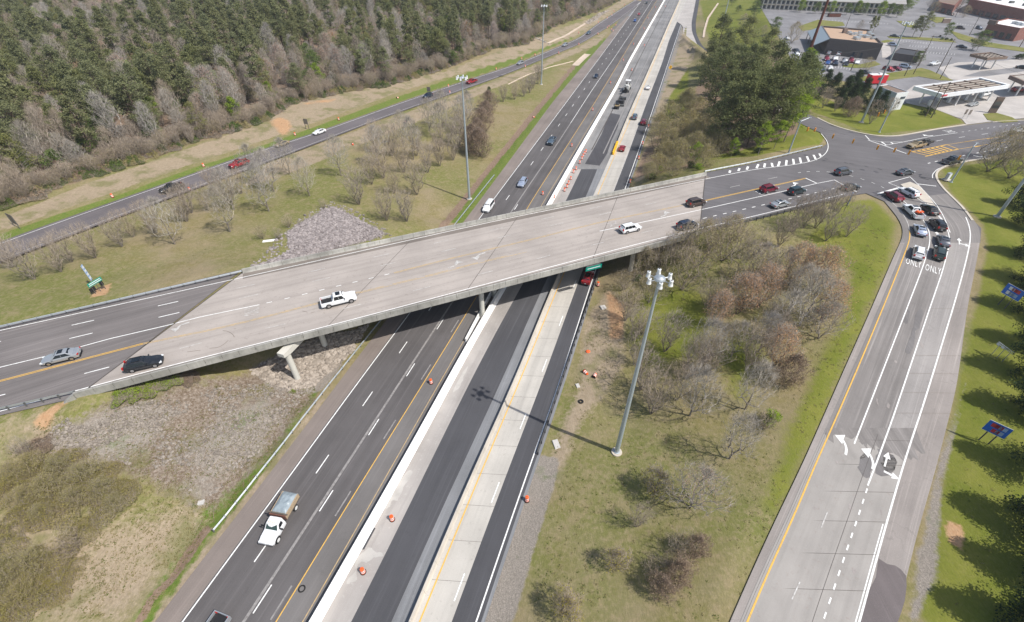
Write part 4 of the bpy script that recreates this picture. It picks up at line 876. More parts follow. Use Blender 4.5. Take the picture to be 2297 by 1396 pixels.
# ---------------- guard rails ----------------
def guardrail(pts, z, label, group, post='galv_dark', rail='galv', step=1.9, face=1, wline=None, hz=0.72):
    A = wline if wline is not None else relax(Ps(pts, z) if z is not None else np.array([G(*p) for p in pts]), 4, 1)
    L = np.linalg.norm(np.diff(A[:, :2], axis=0), axis=1).sum(); n = max(2, int(L / step)); n = min(n, 99); A = resamp(A, n + 1)
    root = empty('guardrail', (0, 0, 0), label=label, cat='guardrail', group=group); mb = MB(); f = face
    prof = [(0.0, 0.16), (0.055, 0.11), (0.055, 0.05), (0.0, 0.0), (0.055, -0.05), (0.055, -0.11), (0.0, -0.16), (-0.03, -0.16), (-0.03, 0.16)]
    O = offset(A, 1)
    for i in range(n):
        vs = []
        for p, r_ in ((A[i], O[i]), (A[i + 1], O[i + 1])):
            d = (r_ - p)[:2] * f
            for x, zz in prof: vs.append((p[0] + d[0] * (x + 0.12), p[1] + d[1] * (x + 0.12), p[2] + hz - 0.12 + zz))
        k = len(prof); mb.add(vs, [(j, (j + 1) % k, k + (j + 1) % k, k + j) for j in range(k)])
        if i in (0,): mb.f.append([len(mb.v) - 2 * k + j for j in range(k)]); mb.m.append(0)
        if i == n - 1: mb.f.append([len(mb.v) - 1 - j for j in range(k)]); mb.m.append(0)
    o = mb.build('rail', M[rail], root); bmesh_fix(o)
    pb = MB(); pb.box(0, 0, 0.25, 0.11, 0.15, 1.0); pb.box(0.1 * f, 0, 0.6, 0.12, 0.12, 0.3); p0 = pb.build('post', M[post], root)
    for i in range(n + 1):
        p = p0 if i == 0 else p0.copy()
        if i: COL.objects.link(p); p.parent = root
        t = A[min(i + 1, n)] - A[max(i - 1, 0)]; p.location = tuple(A[i]); p.rotation_euler = (0, 0, math.atan2(t[1], t[0]) - math.pi / 2)
    return root
gg = 'steel guardrails along the roads'
wn = resamp(np.vstack([DK['NOUT'][0][None], NW[None] ]), 40); ws = resamp(np.vstack([DK['SOUT'][0][None], SW_[None]]), 40)
guardrail(None, None, 'bright steel guardrail along the grass side of the west approach, ending at the bridge', gg, wline=shift(wn, 0.35), face=1)
guardrail(None, None, 'steel guardrail on tall posts in the lower left, ending at the stone wing wall', gg, wline=shift(ws, -0.5), face=-1)
guardrail([(1579, 389), (1640, 377), (1697, 366), (1760, 351), (1800, 341), (1842, 331)], ZB, 'pale guardrail above the white hatching on the junction north side', gg, face=1)
guardrail([(1598, 519), (1650, 506), (1700, 494), (1787, 472), (1844, 459), (1876, 452)], ZB, 'rusty dark guardrail on close posts above the brushy slope', gg, 'steel_dark', 'galv_dark', face=-1, step=1.9)
gl = relax(np.array([[*P(x, y, 0)[:2], 0.0] for x, y in [(480, 1193), (540, 1118), (600, 1044), (660, 967), (722, 886), (770, 826), (815, 771), (880, 690), (950, 598), (1033, 490), (1108, 396)]]), 5, 1)
for a in gl: a[2] = tz(a[0], a[1]) + 0.02
guardrail(None, None, 'long blue-grey guardrail west of the motorway passing under the bridge', gg, wline=gl, face=1)
gr = relax(np.array([[*P(x, y, 0)[:2], 0.0] for x, y in [(1207, 1020), (1228, 955), (1252, 882), (1286, 785), (1318, 688), (1343, 620), (1366, 560), (1400, 470)]]), 5, 1)
for a in gr: a[2] = tz(a[0], a[1]) + 0.02
guardrail(None, None, 'dark low guardrail beside the outermost east lane near the red suv', gg, 'steel_dark', 'galv_dark', wline=gr, face=-1)

# ---------------- high mast lights ----------------
def high_mast(p, h, label, group='high mast lights around the interchange'):
    r = empty('high_mast_light', p, 0, label, 'high mast light', group)
    b = MB(); b.lathe(0, 0, [(0.75, -0.4), (0.75, 0.18), (0.7, 0.22)], 20); b.build('footing', M['conc_curb'], r)
    b = MB(); b.lathe(0, 0, [(0.46, 0.2), (0.46, 0.3), (0.34, 0.32), (0.33, 1.0), (0.25, h * 0.5), (0.13, h)], 16); b.build('pole', M['galv_pole'], r, smooth=False)
    b = MB(); b.lathe(0, 0, [(0.55, h - 0.08), (0.6, h + 0.04), (0.52, h + 0.22), (0.2, h + 0.36)], 20)
    b.build('head_ring', M['galv'], r)
    lm = None
    for k in range(6):
        t = 2 * math.pi * k / 6 + 0.35; c, s = math.cos(t), math.sin(t)
        if lm is None:
            a = MB(); a.tube((0.5, 0, h), (1.05, 0, h), 0.04, n=6); arm = a.build('arm', M['galv'], r)
            a = MB(); a.lathe(1.22, 0, [(0.10, h + 0.42), (0.19, h + 0.38), (0.19, h + 0.04)], 12); a.lathe(1.22, 0, [(0.21, h - 0.26), (0.26, h - 0.22), (0.19, h + 0.04)], 12); lm = a.build('luminaire', M['lampw'], r)
        else:
            arm2 = arm.copy(); COL.objects.link(arm2); arm2.parent = r; arm2.rotation_euler = (0, 0, t); l2 = lm.copy(); COL.objects.link(l2); l2.parent = r; l2.rotation_euler = (0, 0, t); continue
        arm.rotation_euler = (0, 0, t); lm.rotation_euler = (0, 0, t)
    return r
high_mast(G(1383, 1015), 30.3, 'tall grey high mast light in the brushy field right of the motorway')
high_mast(G(1053, 447), 30.5, 'tall high mast light in the grass left of the motorway, behind the bridge')
high_mast(G(1214, 190), 30.3, 'farthest high mast light beside the small rows of bare trees')
high_mast(G(2236, 487), 30.0, 'high mast light at the right edge, its top out of view')
high_mast(G(1932, 275), 27.5, 'high mast light behind the junction beside the dark bushes')
high_mast(G(1620, 60), 30.0, 'high mast light on the far green lawn, partly behind trees')

# ---------------- traffic drums ----------------
def make_drum():
    r = empty('traffic_drum', (0, 0, 0), 0, 'x', 'traffic drum')
    b = MB(); b.lathe(0, 0, [(0.36, 0), (0.36, 0.09), (0.29, 0.1)], 14); b.build('rubber_base', M['tyre'], r)
    b = MB(); b.lathe(0, 0, [(0.29, 0.09), (0.28, 0.24), (0.275, 0.40), (0.265, 0.56), (0.255, 0.72), (0.245, 0.88), (0.23, 0.93), (0.1, 0.95)], 14, mis=[0, 1, 0, 1, 0, 0, 0])
    b.box(0, 0, 1.0, 0.22, 0.05, 0.1, 0); b.build('drum_body', [M['orange'], M['reflw']], r); return r
proto_drum = None
ORD = ['first', 'second', 'third', 'fourth', 'fifth', 'sixth', 'seventh', 'eighth', 'ninth', 'tenth', 'eleventh', 'twelfth', 'thirteenth', 'fourteenth', 'fifteenth', 'sixteenth', 'seventeenth', 'eighteenth', 'nineteenth', 'twentieth']
def ordn(i):
    if i < 20: return ORD[i]
    tens = ['', '', 'twenty', 'thirty', 'forty', 'fifty', 'sixty', 'seventy', 'eighty', 'ninety'][(i + 1) // 10]; u = (i + 1) % 10
    return tens + '-' + ORD[u - 1] if u else tens.replace('ty', 'tieth')
def drum(p, label, group=None, tilt=None):
    global proto_drum
    if proto_drum is None: proto_drum = make_drum(); o = proto_drum
    else: o = copy_tree(proto_drum)
    o.location = tuple(p); o['label'] = label
    if tilt: o.rotation_euler = tilt; o.location = (p[0], p[1], p[2] + 0.22)
    if 'group' in o: del o['group']
    o['group'] = group or 'orange traffic drums'
    return o
for x, y, lb in [(967, 860, 'orange striped drum alone between the two yellow lines before the bridge'), (880, 1166, 'orange striped drum on grey concrete beside the white wall drain'),
                 (815, 1284, 'nearest orange striped drum, right of the white wall'), (1182, 1123, 'orange drum alone on the gravel shoulder in the foreground'),
                 (1341, 641, 'orange drum beside the red suv just past the bridge shadow'), (1217, 437, 'orange drum on the median right above the bridge parapet'),
                 (1282, 329, 'orange drum on the median between the yellow lines level with the blue-grey pickup'), (1329, 248, 'median drum below the gap beside the milling crew'),
                 (1369, 188, 'median drum level with the dark pickup on the far carriageway'), (1398, 137, 'median drum beyond the milling machine, first of the far ones'),
                 (1421, 101, 'median drum halfway up the far carriageway'), (1444, 66, 'median drum near the faint cable shadow'), (1453, 42, 'median drum level with the far blue car'), (1470, 18, 'farthest median drum near the top edge'),
                 (1445, 104, 'pair of orange drums right of the white wall far away'), (1417, 159, 'lone drum on the milled lane just beyond the milling machine'),
                 (1492, 16, 'drum on the far milled lane at the top'), (1441, 324, 'drum on the east verge level with the yellow barrels'), (1432, 357, 'drum on the east verge above the tan grass tuft'),
                 (1413, 410, 'drum on the east verge touching the bridge parapet in view'), (1454, 286, 'drum on the east verge next to the maroon suv')]:
    drum(P(x, y, 0.01), lb)
for i_, (x, y) in enumerate([(1266, 429), (1271.5, 421), (1275, 413), (1280, 403), (1286, 388), (1292, 381), (1300, 367), (1305, 358), (1307.5, 352), (1311, 346), (1314, 342)]):
    drum(P(x, y, 0.01), ordn(i_) + ' drum, counting away from the bridge, in the curved row right of the white wall', 'row of drums on the closed lane behind the bridge')
for i_, (x, y) in enumerate(sorted([(760, 270), (662, 304), (1006, 195), (1048, 178), (1113, 157), (1170, 134), (1200, 125), (1298, 76), (1342, 52), (1361.6, 42), (1372, 35), (1377, 27), (1401, 12.5), (253, 443), (457, 374)])):
    drum(G(x, y), ordn(i_) + ' drum from the left on the forest side verge of the slip road', 'drums along the forest side of the slip road')
for i_, (x, y) in enumerate([(426, 428), (1009, 209.5), (1178, 151), (1253, 121), (1298, 101), (1341, 78)]):
    drum(G(x, y), ordn(i_) + ' drum from the left on the infield side verge of the slip road', 'drums along the infield side of the slip road')
for i_, (x, y) in enumerate([(1362, 64), (1365.6, 61), (1371, 67), (1375, 70.5), (1381, 58)]):
    drum(G(x, y), ordn(i_) + ' drum from the left in the cluster at the slip road gore', 'drums clustered at the gore')
for x, y, lb, rz in [(1309, 834, 'fallen drum lying left of another on the tan verge strip', 0.6), (1331, 849, 'fallen drum lying nearest the brush on the tan verge', 2.6), (791, 324, 'fallen drum on the grass between bare trees', 0.4),
                     (907, 277, 'fallen drum on the tan grass below the slip road', 2.8), (890, 221.5, 'fallen drum on the bright green verge', 2.5), (1195, 264, 'fallen drum in the ditch by the bright green strip', 1.0)]:
    drum(G(x, y), lb, 'drums knocked over on the grass', (R(90), 0, rz))
pq = G(1319, 789); b = MB(); b.lathe(pq[0], pq[1], [(0.42, pq[2] + 0.03), (0.3, pq[2] + 0.15), (0.1, pq[2] + 0.2)], 9); tag(b.build('broken_drum', M['orange']), 'torn flat piece of orange drum on the tan verge', 'debris')
# yellow water-filled crash cushion
cr = empty('crash_cushion', (0, 0, 0), label='yellow water filled crash cushion at the end of the temporary barrier', cat='crash cushion')
ca, cb = P(1375, 347, 0)[:2], P(1384.5, 322, 0)[:2]; d = cb - ca; L = np.linalg.norm(d); rz = math.atan2(d[1], d[0]); ns = 5
for i in range(ns):
    c = ca + d * (i + 0.5) / ns; b = MB(); b.box(c[0], c[1], 0.3, L / ns - 0.04, 0.72, 0.5, rz=rz); b.box(c[0], c[1], 0.72, L / ns - 0.12, 0.62, 0.34, rz=rz, taper=0.85); b.lathe(c[0], c[1], [(0.14, 0.88), (0.14, 0.96), (0.02, 0.98)], 8); b.build('cushion_segment', M['yellow_plastic'], cr)
b = MB(); b.lathe(ca[0] - d[0] / L * 0.1, ca[1] - d[1] / L * 0.1, [(0.36, 0.05), (0.4, 0.5), (0.3, 0.95)], 12); b.build('nose', M['yellow_plastic'], cr)
# orange delineator on top of the white wall
q = P(1243, 452, 0)[:2]; b = MB(); b.box(q[0], q[1], 1.5, 0.25, 0.06, 0.9, rz=0.5, taper=0.7); b.box(q[0], q[1], 1.06, 0.3, 0.3, 0.12); tag(b.build('delineator_panel', M['orange']), 'orange delineator panel leaning on the white wall beside the bridge', 'delineator')
# tyres
def tyre(p, r0, label):
    b = MB(); vs = []; fs = []; n, m = 24, 8
    for i in range(n):
        for j in range(m):
            a, c = 2 * math.pi * i / n, 2 * math.pi * j / m; rr = r0 + 0.13 * math.cos(c); vs.append((p[0] + rr * math.cos(a), p[1] + rr * math.sin(a), p[2] + 0.12 + 0.12 * math.sin(c)))
    for i in range(n):
        for j in range(m): fs.append((i * m + j, ((i + 1) % n) * m + j, ((i + 1) % n) * m + (j + 1) % m, i * m + (j + 1) % m))
    b.add(vs, fs); tag(b.build('tyre', M['tyre'], smooth=True), label, 'tyre')
tyre(G(1303, 902), 0.30, 'old black tyre lying in the grass beside the tan track')
b = MB(); q = P(677, 1321, 0.03); b.lathe(q[0], q[1], [(0.42, 0.031), (0.30, 0.05)], 20); ring = MB(); vs = []; fs = []
for i in range(28):
    a = 2 * math.pi * i / 28
    for rr in (0.26, 0.42): vs.append((q[0] + rr * math.cos(a), q[1] + rr * math.sin(a), 0.045))
for i in range(28): fs.append((i * 2, i * 2 + 1, ((i + 1) % 28) * 2 + 1, ((i + 1) % 28) * 2))
ring.add(vs, fs); tag(ring.build('drum_base_ring', M['tyre']), 'black rubber ring left on the asphalt by the yellow line', 'rubber ring')
# loose slabs and litter
for x, y, sx, sy, mt, nm, lb in [(603, 541, 2.6, 0.8, 'debris_white', 'white_board', 'long white board lying on the stones left of the bridge'), (1248, 997, 0.9, 1.6, 'debris_grey', 'concrete_slab', 'pale slab in the grass near the guardrail end'),
                                 (451, 1128, 0.8, 0.7, 'debris_grey', 'stone_block', 'pale stone block at the edge of the overgrown rubble'), (1296, 866, 0.6, 0.9, 'debris_grey', 'flat_stone', 'flat grey stone near the two fallen drums'), (1353, 690, 1.1, 1.2, 'debris_grey', 'concrete_chunk', 'pale concrete chunk by the red soil under the brush')]:
    q = G(x, y); b = MB(); b.box(q[0], q[1], q[2] + 0.06, sx, sy, 0.16, rz=0.25, taper=0.9); tag(b.build(nm, M[mt]), lb, 'debris')
# drain inlet at the foot of the white wall
q = P(838, 1184, 0)[:2]; q2 = P(812, 1232, 0)[:2]; d = q2 - q; L = np.linalg.norm(d); c = (q + q2) / 2; rz = math.atan2(d[1], d[0]); dr = empty('drain_inlet', (0, 0, 0), label='long slotted drain grate at the foot of the white wall', cat='drain')
b = MB(); b.box(c[0], c[1], 0.02, L, 0.55, 0.03, rz=rz); b.build('frame', M['steel_dark'], dr)
b = MB(); b.box(c[0], c[1], 0.045, L * 0.96, 0.10, 0.03, rz=rz); b.build('grate_bar', M['galv'], dr)

# ---------------- signs ----------------
def panel_sign(a, b, z0, z1, zg, mat, name, label, cat, legs=2, face_n=None, legmat='galv_dark', tiles=None, back=None, over=0.0):
    """upright panel between ground points a and b"""
    a, b = np.array(a[:2], float), np.array(b[:2], float); d = b - a; L = np.linalg.norm(d); c = (a + b) / 2; rz = math.atan2(d[1], d[0]); r = empty(name, (c[0], c[1], zg), rz, label, cat)
    m = MB(); m.box(0, 0, (z0 + z1) / 2, L + over, 0.05, z1 - z0); m.build('panel', M[mat], r)
    m = MB(); m.box(0, 0.0, (z0 + z1) / 2, L + over - 0.0, 0.03, z1 - z0 + 0.12); m.build('border', M['sign_white'] if mat.startswith('sign_b') and mat != 'sign_back' or mat == 'sign_green' else M[mat], r)
    for k in range(legs):
        x = (-L / 2 + L * (k + 0.5) / legs) if legs > 2 else (-L / 2 * 0.8 + L * 0.8 * k if legs == 2 else 0)
        m = MB(); m.box(x, 0.08, z1 / 2 - 0.2, 0.13, 0.1, z1 + 0.4); m.build('leg', M[legmat], r)
    if tiles:
        for (u, v, w_, h_, mt) in tiles:
            m = MB(); m.box(u * L / 2, -0.04, z0 + (z1 - z0) * v, w_, 0.03, h_); m.build('logo_plate', M[mt], r)
    return r
t6 = [(-0.62, 0.72, 0.78, 0.6, 'sign_white'), (0.02, 0.72, 0.78, 0.6, 'sign_red'), (0.66, 0.72, 0.78, 0.6, 'sign_red'), (-0.62, 0.27, 0.78, 0.6, 'sign_white'), (0.02, 0.27, 0.78, 0.6, 'sign_blue_pale'), (0.66, 0.27, 0.78, 0.6, 'sign_blue_pale')]
p1, p2 = G(2236, 683), G(2254, 694)
panel_sign(*((p1, p2) if True else 0), 2.2, 4.1, p1[2], 'sign_blue', 'service_sign', 'blue service sign with six small plates nearest the junction', 'road sign', 2, tiles=t6, over=1.4)
p1, p2 = G(2192, 987), G(2218, 999)
t6b = [(-0.62, 0.72, 0.78, 0.6, 'sign_red'), (0.02, 0.72, 0.78, 0.6, 'sign_red'), (0.66, 0.72, 0.78, 0.6, 'sign_blue_pale'), (0.02, 0.27, 0.78, 0.6, 'sign_red'), (0.66, 0.27, 0.78, 0.6, 'sign_blue_pale')]
panel_sign(p1, p2, 2.0, 3.8, p1[2], 'sign_blue', 'service_sign', 'blue service sign with red plates nearest the camera on the right lawn', 'road sign', 2, tiles=t6b, over=1.1)
p1, p2 = G(2224, 795), G(2247, 812); r = empty('bare_sign_frame', tuple((p1 + p2) / 2), math.atan2(*(p2 - p1)[:2][::-1]), 'empty metal sign frame standing on the right lawn between the blue signs', 'sign frame')
L = np.linalg.norm((p2 - p1)[:2])
for z in (2.0, 2.3):
    m = MB(); m.box(0, 0, z, L + 0.8, 0.08, 0.08); m.build('crossbar', M['galv'], r)
for x in (-L / 2, 0, L / 2):
    m = MB(); m.box(x, 0, 0.9, 0.07, 0.07, 2.6); m.build('leg', M['galv'], r)
for x in (-L / 2 - 0.2, -L / 2 + 0.5):
    m = MB(); m.box(x, -0.06, 2.0, 0.4, 0.04, 0.4); m.build('plate', M['sign_white'], r)
p1, p2 = G(222, 658), G(232, 650)
rr_ = empty('guide_sign_assembly', tuple((p1 + p2) / 2), R(72), 'green guide sign with black backed boards on the grass above the west guardrail', 'road sign')
m = MB(); m.box(0, 0, 3.0, 3.6, 0.05, 1.1); m.build('panel', M['sign_green'], rr_); m = MB(); m.box(0, -0.04, 3.25, 3.0, 0.02, 0.18); m.box(0, -0.04, 2.8, 3.2, 0.02, 0.18); m.build('lettering_bar', M['sign_white'], rr_)
for x in (-1.3, 0, 1.3):
    m = MB(); m.box(x, 0.1, 1.3, 0.1, 0.1, 4.0); m.build('leg', M['galv_dark'], rr_)
for x, z in ((-1.0, 1.6), (1.2, 1.7), (-1.6, 1.5)):
    m = MB(); m.box(x, 0.2, z, 0.9, 0.05, 1.2); m.build('black_board', M['trim'], rr_)
rr_.scale = (0.68, 0.68, 0.68)
q = G(214, 640); r = empty('banner_sign', tuple(q), R(110), 'pale blue marker board leaning behind the green guide sign', 'road sign'); m = MB(); m.box(0, 0, 2.8, 0.7, 0.05, 3.2); m.build('panel', M['sign_blue_pale'], r); m = MB(); m.box(0, 0.05, 1.2, 0.1, 0.08, 2.6); m.build('leg', M['galv'], r)
for k in range(4):
    m = MB(); m.box(0, -0.04, 1.7 + 0.75 * k, 0.5, 0.02, 0.4); m.build('logo_plate', M['sign_white'], r)
# bare backs along the slip road
for x, y, lb in [(963, 216, 'brown sign back standing on two legs beyond the dark suv on the slip road'), (690, 291, 'brown sign back standing on two legs above the white sedan')]:
    q = G(x, y); panel_sign((q[0] - 0.7, q[1] + 0.2), (q[0] + 0.7, q[1] - 0.2), 1.9, 3.5, q[2], 'sign_back', 'sign_seen_from_behind', lb, 'road sign', 2, over=0.1)
q = G(40, 510); v_ = q[:2] / np.linalg.norm(q[:2]); v_ = np.array([v_[0] * math.cos(0.22) - v_[1] * math.sin(0.22), v_[0] * math.sin(0.22) + v_[1] * math.cos(0.22)]); panel_sign(q[:2] - v_ * 1.4, q[:2] + v_ * 1.4, 0.8, 3.2, q[2], 'sign_back', 'sign_seen_from_behind', 'dark narrow sign edge at the far left beside the slip road', 'road sign', 2)
q = G(1501, 166); r = empty('warning_sign', tuple(q), R(12), 'yellow diamond warning sign on the east verge far up the motorway', 'road sign')
m = MB(); m.add([(-0.0, -0.03, 1.9), (1.0, -0.03, 2.9), (0, -0.03, 3.9), (-1.0, -0.03, 2.9), (0, 0.03, 1.9), (1.0, 0.03, 2.9), (0, 0.03, 3.9), (-1.0, 0.03, 2.9)], [(0, 1, 2, 3), (7, 6, 5, 4), (0, 4, 5, 1), (1, 5, 6, 2), (2, 6, 7, 3), (3, 7, 4, 0)]); m.build('panel', M['sign_yellow'], r)
m = MB(); m.box(0, -0.05, 2.8, 0.14, 0.02, 0.8); m.box(0, -0.05, 3.3, 0.5, 0.02, 0.14); m.build('symbol', M['trim'], r); m = MB(); m.box(0, 0.07, 1.3, 0.1, 0.08, 3.2); m.build('post', M['galv'], r)
q = G(1624, 497); q = P(1627, 508, ZB); r = empty('roadside_plaque', tuple(q), R(20), 'small brown plaque on the dark guardrail east of the bridge', 'road sign'); m = MB(); m.box(0, 0, 1.35, 0.7, 0.05, 0.9); m.build('panel', M['sign_back'], r); m = MB(); m.box(0, 0.07, 0.5, 0.08, 0.08, 1.6); m.build('post', M['wood_post'], r)
q = G(1893, 475); r = empty('route_sign', tuple(q), R(65), 'tilted blue route marker board on the junction corner lawn', 'road sign'); m = MB(); m.box(0, 0, 3.3, 0.9, 0.05, 2.6); m.build('panel', M['sign_blue_pale'], r)
for k in range(3):
    m = MB(); m.box(0, -0.04, 2.5 + 0.8 * k, 0.6, 0.02, 0.55); m.build('marker', M['sign_blue'], r)
m = MB(); m.box(0, 0.0, 1.75, 1.6, 0.05, 0.5); m.build('lower_board', M['galv'], r); m = MB(); m.box(0, 0.07, 1.2, 0.09, 0.09, 3.6); m.build('post', M['galv_dark'], r)
# green sign hanging on the bridge face
a, b2 = P(1312, 599, ZB - 0.4), P(1345, 589, ZB - 0.4); sgl = empty('bridge_sign', (0, 0, 0), label='teal green sign mounted low on the south face of the bridge', cat='road sign')
rz = ang; c = sd[0] + (np.append(nn, 0)) * float(((a + b2) / 2 - sd[0])[:2] @ nn); off = perp * 0.35
m = MB(); m.box(c[0] + off[0], c[1] + off[1], ZB - 0.7, 3.5, 0.06, 0.85, rz=rz); m.build('panel', M['sign_green'], sgl)
m = MB(); m.box(c[0] + off[0] * 1.15, c[1] + off[1] * 1.15, ZB - 0.68, 2.8, 0.04, 0.12, rz=rz); m.build('lettering_bar', M['sign_white'], sgl)
m = MB(); m.box(c[0] + off[0] * 0.5, c[1] + off[1] * 0.5, ZB - 0.25, 3.0, 0.25, 0.08, rz=rz); m.build('bracket', M['galv_dark'], sgl)

# ---------------- traffic signals ----------------
def pole(p, h, r0, r1, name, label, cat, mat='galv_pole', extra=None, group=None):
    r = empty(name, tuple(p), 0, label, cat, group); m = MB(); m.lathe(0, 0, [(r0 * 1.8, -0.2), (r0 * 1.8, 0.12), (r0, 0.14), (r1, h)], 10); m.build('pole', M[mat], r); 
    if extra: extra(r, h)
    return r
sp = {}
def strain(key, px, py, h, lb):
    q = G(px, py); sp[key] = (q, h); return pole(q, h, 0.22, 0.13, 'signal_pole', lb, 'signal pole')
r = strain('nw', 1768, 345, 9.0, 'steel signal pole with a street lamp arm left of the junction'); m = MB(); m.tube((0, 0, 8.8), (2.4, 0.6, 9.6), 0.06, n=6); m.build('lamp_arm', M['galv_pole'], r); m = MB(); m.box(2.6, 0.65, 9.55, 0.8, 0.3, 0.14); m.build('lamp', M['galv'], r)
strain('ne', 1972, 297, 9.4, 'steel signal pole on the kerb of the green corner lawn')
r = strain('se', 2133, 409, 9.0, 'steel signal pole with lamp beside the white cabinet'); m = MB(); m.tube((0, 0, 8.9), (1.2, 0.9, 9.4), 0.06, n=6); m.build('lamp_arm', M['galv_pole'], r); m = MB(); m.box(1.3, 1.0, 9.4, 0.8, 0.3, 0.14); m.build('lamp', M['galv'], r)
cb_ = G(2133, 405); r = empty('signal_cabinet', (cb_[0] - 0.9, cb_[1] + 0.4, cb_[2]), 0.4, 'white signal cabinet on a concrete pad at the foot of the pole', 'cabinet'); m = MB(); m.box(0, 0, 0.95, 1.1, 0.7, 1.6); m.build('housing', M['galv'], r); m = MB(); m.box(0, 0, 0.06, 1.9, 1.5, 0.14); m.build('pad', M['conc_curb'], r); m = MB(); m.box(0, -0.36, 0.95, 0.9, 0.03, 1.3); m.build('door', M['sign_white'], r)
# span wires and hanging heads
def cable(a, b, sag, label, r0=0.018, name='span_wire'):
    m = MB(); n = 14; pts = [np.array(a) + (np.array(b) - np.array(a)) * i / n - np.array([0, 0, sag * 4 * (i / n) * (1 - i / n)]) for i in range(n + 1)]
    for i in range(n): m.tube(pts[i], pts[i + 1], r0, n=5, cap=False)
    return tag(m.build(name, M['galv_dark']), label, 'cable')
def sig_head(p, yaw, label):
    r = empty('traffic_signal', tuple(p), yaw, label, 'traffic light', 'traffic signals hanging over the junction')
    m = MB(); m.box(0, 0, -0.55, 0.36, 0.22, 1.05); m.tube((0, 0, 0), (0, 0, 0.35), 0.025, n=5); m.build('housing', M['sig_yellow'], r)
    for k, mt in enumerate(('lampr', 'amber', 'trim')):
        m = MB(); m.tube((0, -0.11, -0.22 - 0.33 * k), (0, -0.15, -0.22 - 0.33 * k), 0.12, n=10); m.build('lens', M[mt], r)
        m = MB(); m.box(0, -0.2, -0.09 - 0.33 * k, 0.28, 0.2, 0.03); m.build('visor', M['sig_yellow'], r)
    return r
hz = ZB + 6.6
heads = [(1869, 306, 2.6), (1914, 317, 2.6), (1969, 331, 2.6), (2007, 337, 2.6), (2040, 342, 2.6), (1812, 290, 0.6), (1828, 291, 0.6), (1971, 257, -1.9), (1985, 251, -1.9), (2152, 354, 2.6)]
for i, (x, y, yw) in enumerate(heads):
    nm = ['first', 'second', 'third', 'fourth', 'fifth', 'first', 'second', 'first', 'second', 'only'][i]; lb = ('%s signal head from the left on the wire above the junction centre' % nm if i < 5 else '%s signal head of the pair near the left corner lawn' % nm if i < 7 else '%s signal head of the pair in front of the bushes' % nm if i < 9 else 'signal head hanging beside the dark grey pickup')
    sig_head(P(x, y, hz - 0.5) + [0, 0, 0.5], yw, lb)
def top(k): q, h = sp[k]; return (q[0], q[1], q[2] + h - 0.4)
cable(top('nw'), P(2200, 366, hz + 0.4), 0.6, 'long span wire carrying the row of signals across the junction')
cable(top('ne'), P(1915, 281, ZB + 6.0), 0.3, 'short span wire carrying two signals in front of the bushes')
# ---------------- utility poles ----------------
def upole(px, py, h, lb, arm=True, mat='wood_post', lean=0.0):
    q = G(px, py); r = empty('utility_pole', tuple(q), 0.4, lb, 'utility pole', 'utility and lamp poles of the commercial strip'); m = MB(); m.tube((0, 0, -0.3), (lean, 0, h), 0.17, 0.1, n=8); m.build('pole', M[mat], r)
    if arm: m = MB(); m.box(lean, 0, h - 0.5, 2.2, 0.1, 0.12); m.build('crossarm', M[mat], r)
    return r
for i, (x, y, h, lb) in enumerate([(2060, 149, 12, 'dark leaning utility pole on the strip of grass by the red cars'), (2100, 166, 13, 'utility pole with box fittings at the grass tip'), (2048, 168, 10, 'utility pole on the grass behind the gas canopy'), (2028, 172, 10, 'utility pole left of the others on the strip of grass'),
                                   (2174, 80, 11, 'thin lamp pole before the brick restaurant'), (1908, 160, 7, 'thin pole on the parking lot edge'), (1872, 120, 6, 'thin pole at the restaurant kerb'), (2142, 39, 10, 'utility pole by the far black car'), (2108, 178, 8, 'pale pole near the grass tip'), (1895, 67, 8, 'lamp pole behind the flat roofed restaurant'), (2075, 262, 10, 'thin pole beside the round bush on the forecourt corner'), (2088, 265, 11, 'thicker pole right of the round bush')]):
    upole(x, y, h, lb, arm=(i < 4))
# tall rusty monopole
q = G(1807, 140); r = empty('sign_monopole', tuple(q), 0, 'very tall rust brown monopole rising past the top edge', 'monopole'); m = MB(); m.lathe(0, 0, [(0.62, -0.3), (0.60, 8), (0.62, 8.02), (0.50, 17), (0.52, 17.02), (0.42, 30), (0.3, 46)], 14); m.build('pole', M['rust'], r)
q = G(2287, 107); upole(2286, 107, 16, 'thick dark sign pole at the right edge behind the brick restaurant', False, 'rust')
# concrete drainage channels
def channel(pts, wd, lb, mat='conc_ditch'):
    A = relax(np.array([G(*p) for p in pts]), 3, 1); m = MB(); n = len(A); prof = [(-wd / 2, 0.12), (-wd / 4, 0.02), (wd / 4, 0.02), (wd / 2, 0.12), (wd / 2, -0.3), (-wd / 2, -0.3)]; O = offset(A, 1)
    for i in range(n):
        A[i][2] = max(tz(A[i][0], A[i][1]), tz(O[i][0], O[i][1])) + 0.05
    for i in range(n - 1):
        vs = [(p[0] + (r_ - p)[0] * x, p[1] + (r_ - p)[1] * x, p[2] + z) for p, r_ in ((A[i], O[i]), (A[i + 1], O[i + 1])) for x, z in prof]; m.add(vs, [(j, (j + 1) % 6, 6 + (j + 1) % 6, 6 + j) for j in range(6)])
    o = m.build('drainage_channel', M[mat]); bmesh_fix(o); tag(o, lb, 'drainage channel')
channel([(1230, 97), (1270, 80), (1313, 53)], 1.6, 'straight tan concrete channel above the slip road by the rocks')
channel([(1290, 148), (1300, 138), (1318, 122)], 3.4, 'wide tan concrete apron beside the bright green strip')
channel([(1140, 190), (1180, 170), (1230, 152), (1286, 138)], 0.7, 'thin tan channel curving through the infield grass')
channel([(1578, 85), (1580, 70), (1588, 42), (1611, 8)], 1.3, 'curved tan channel on the far right lawn')
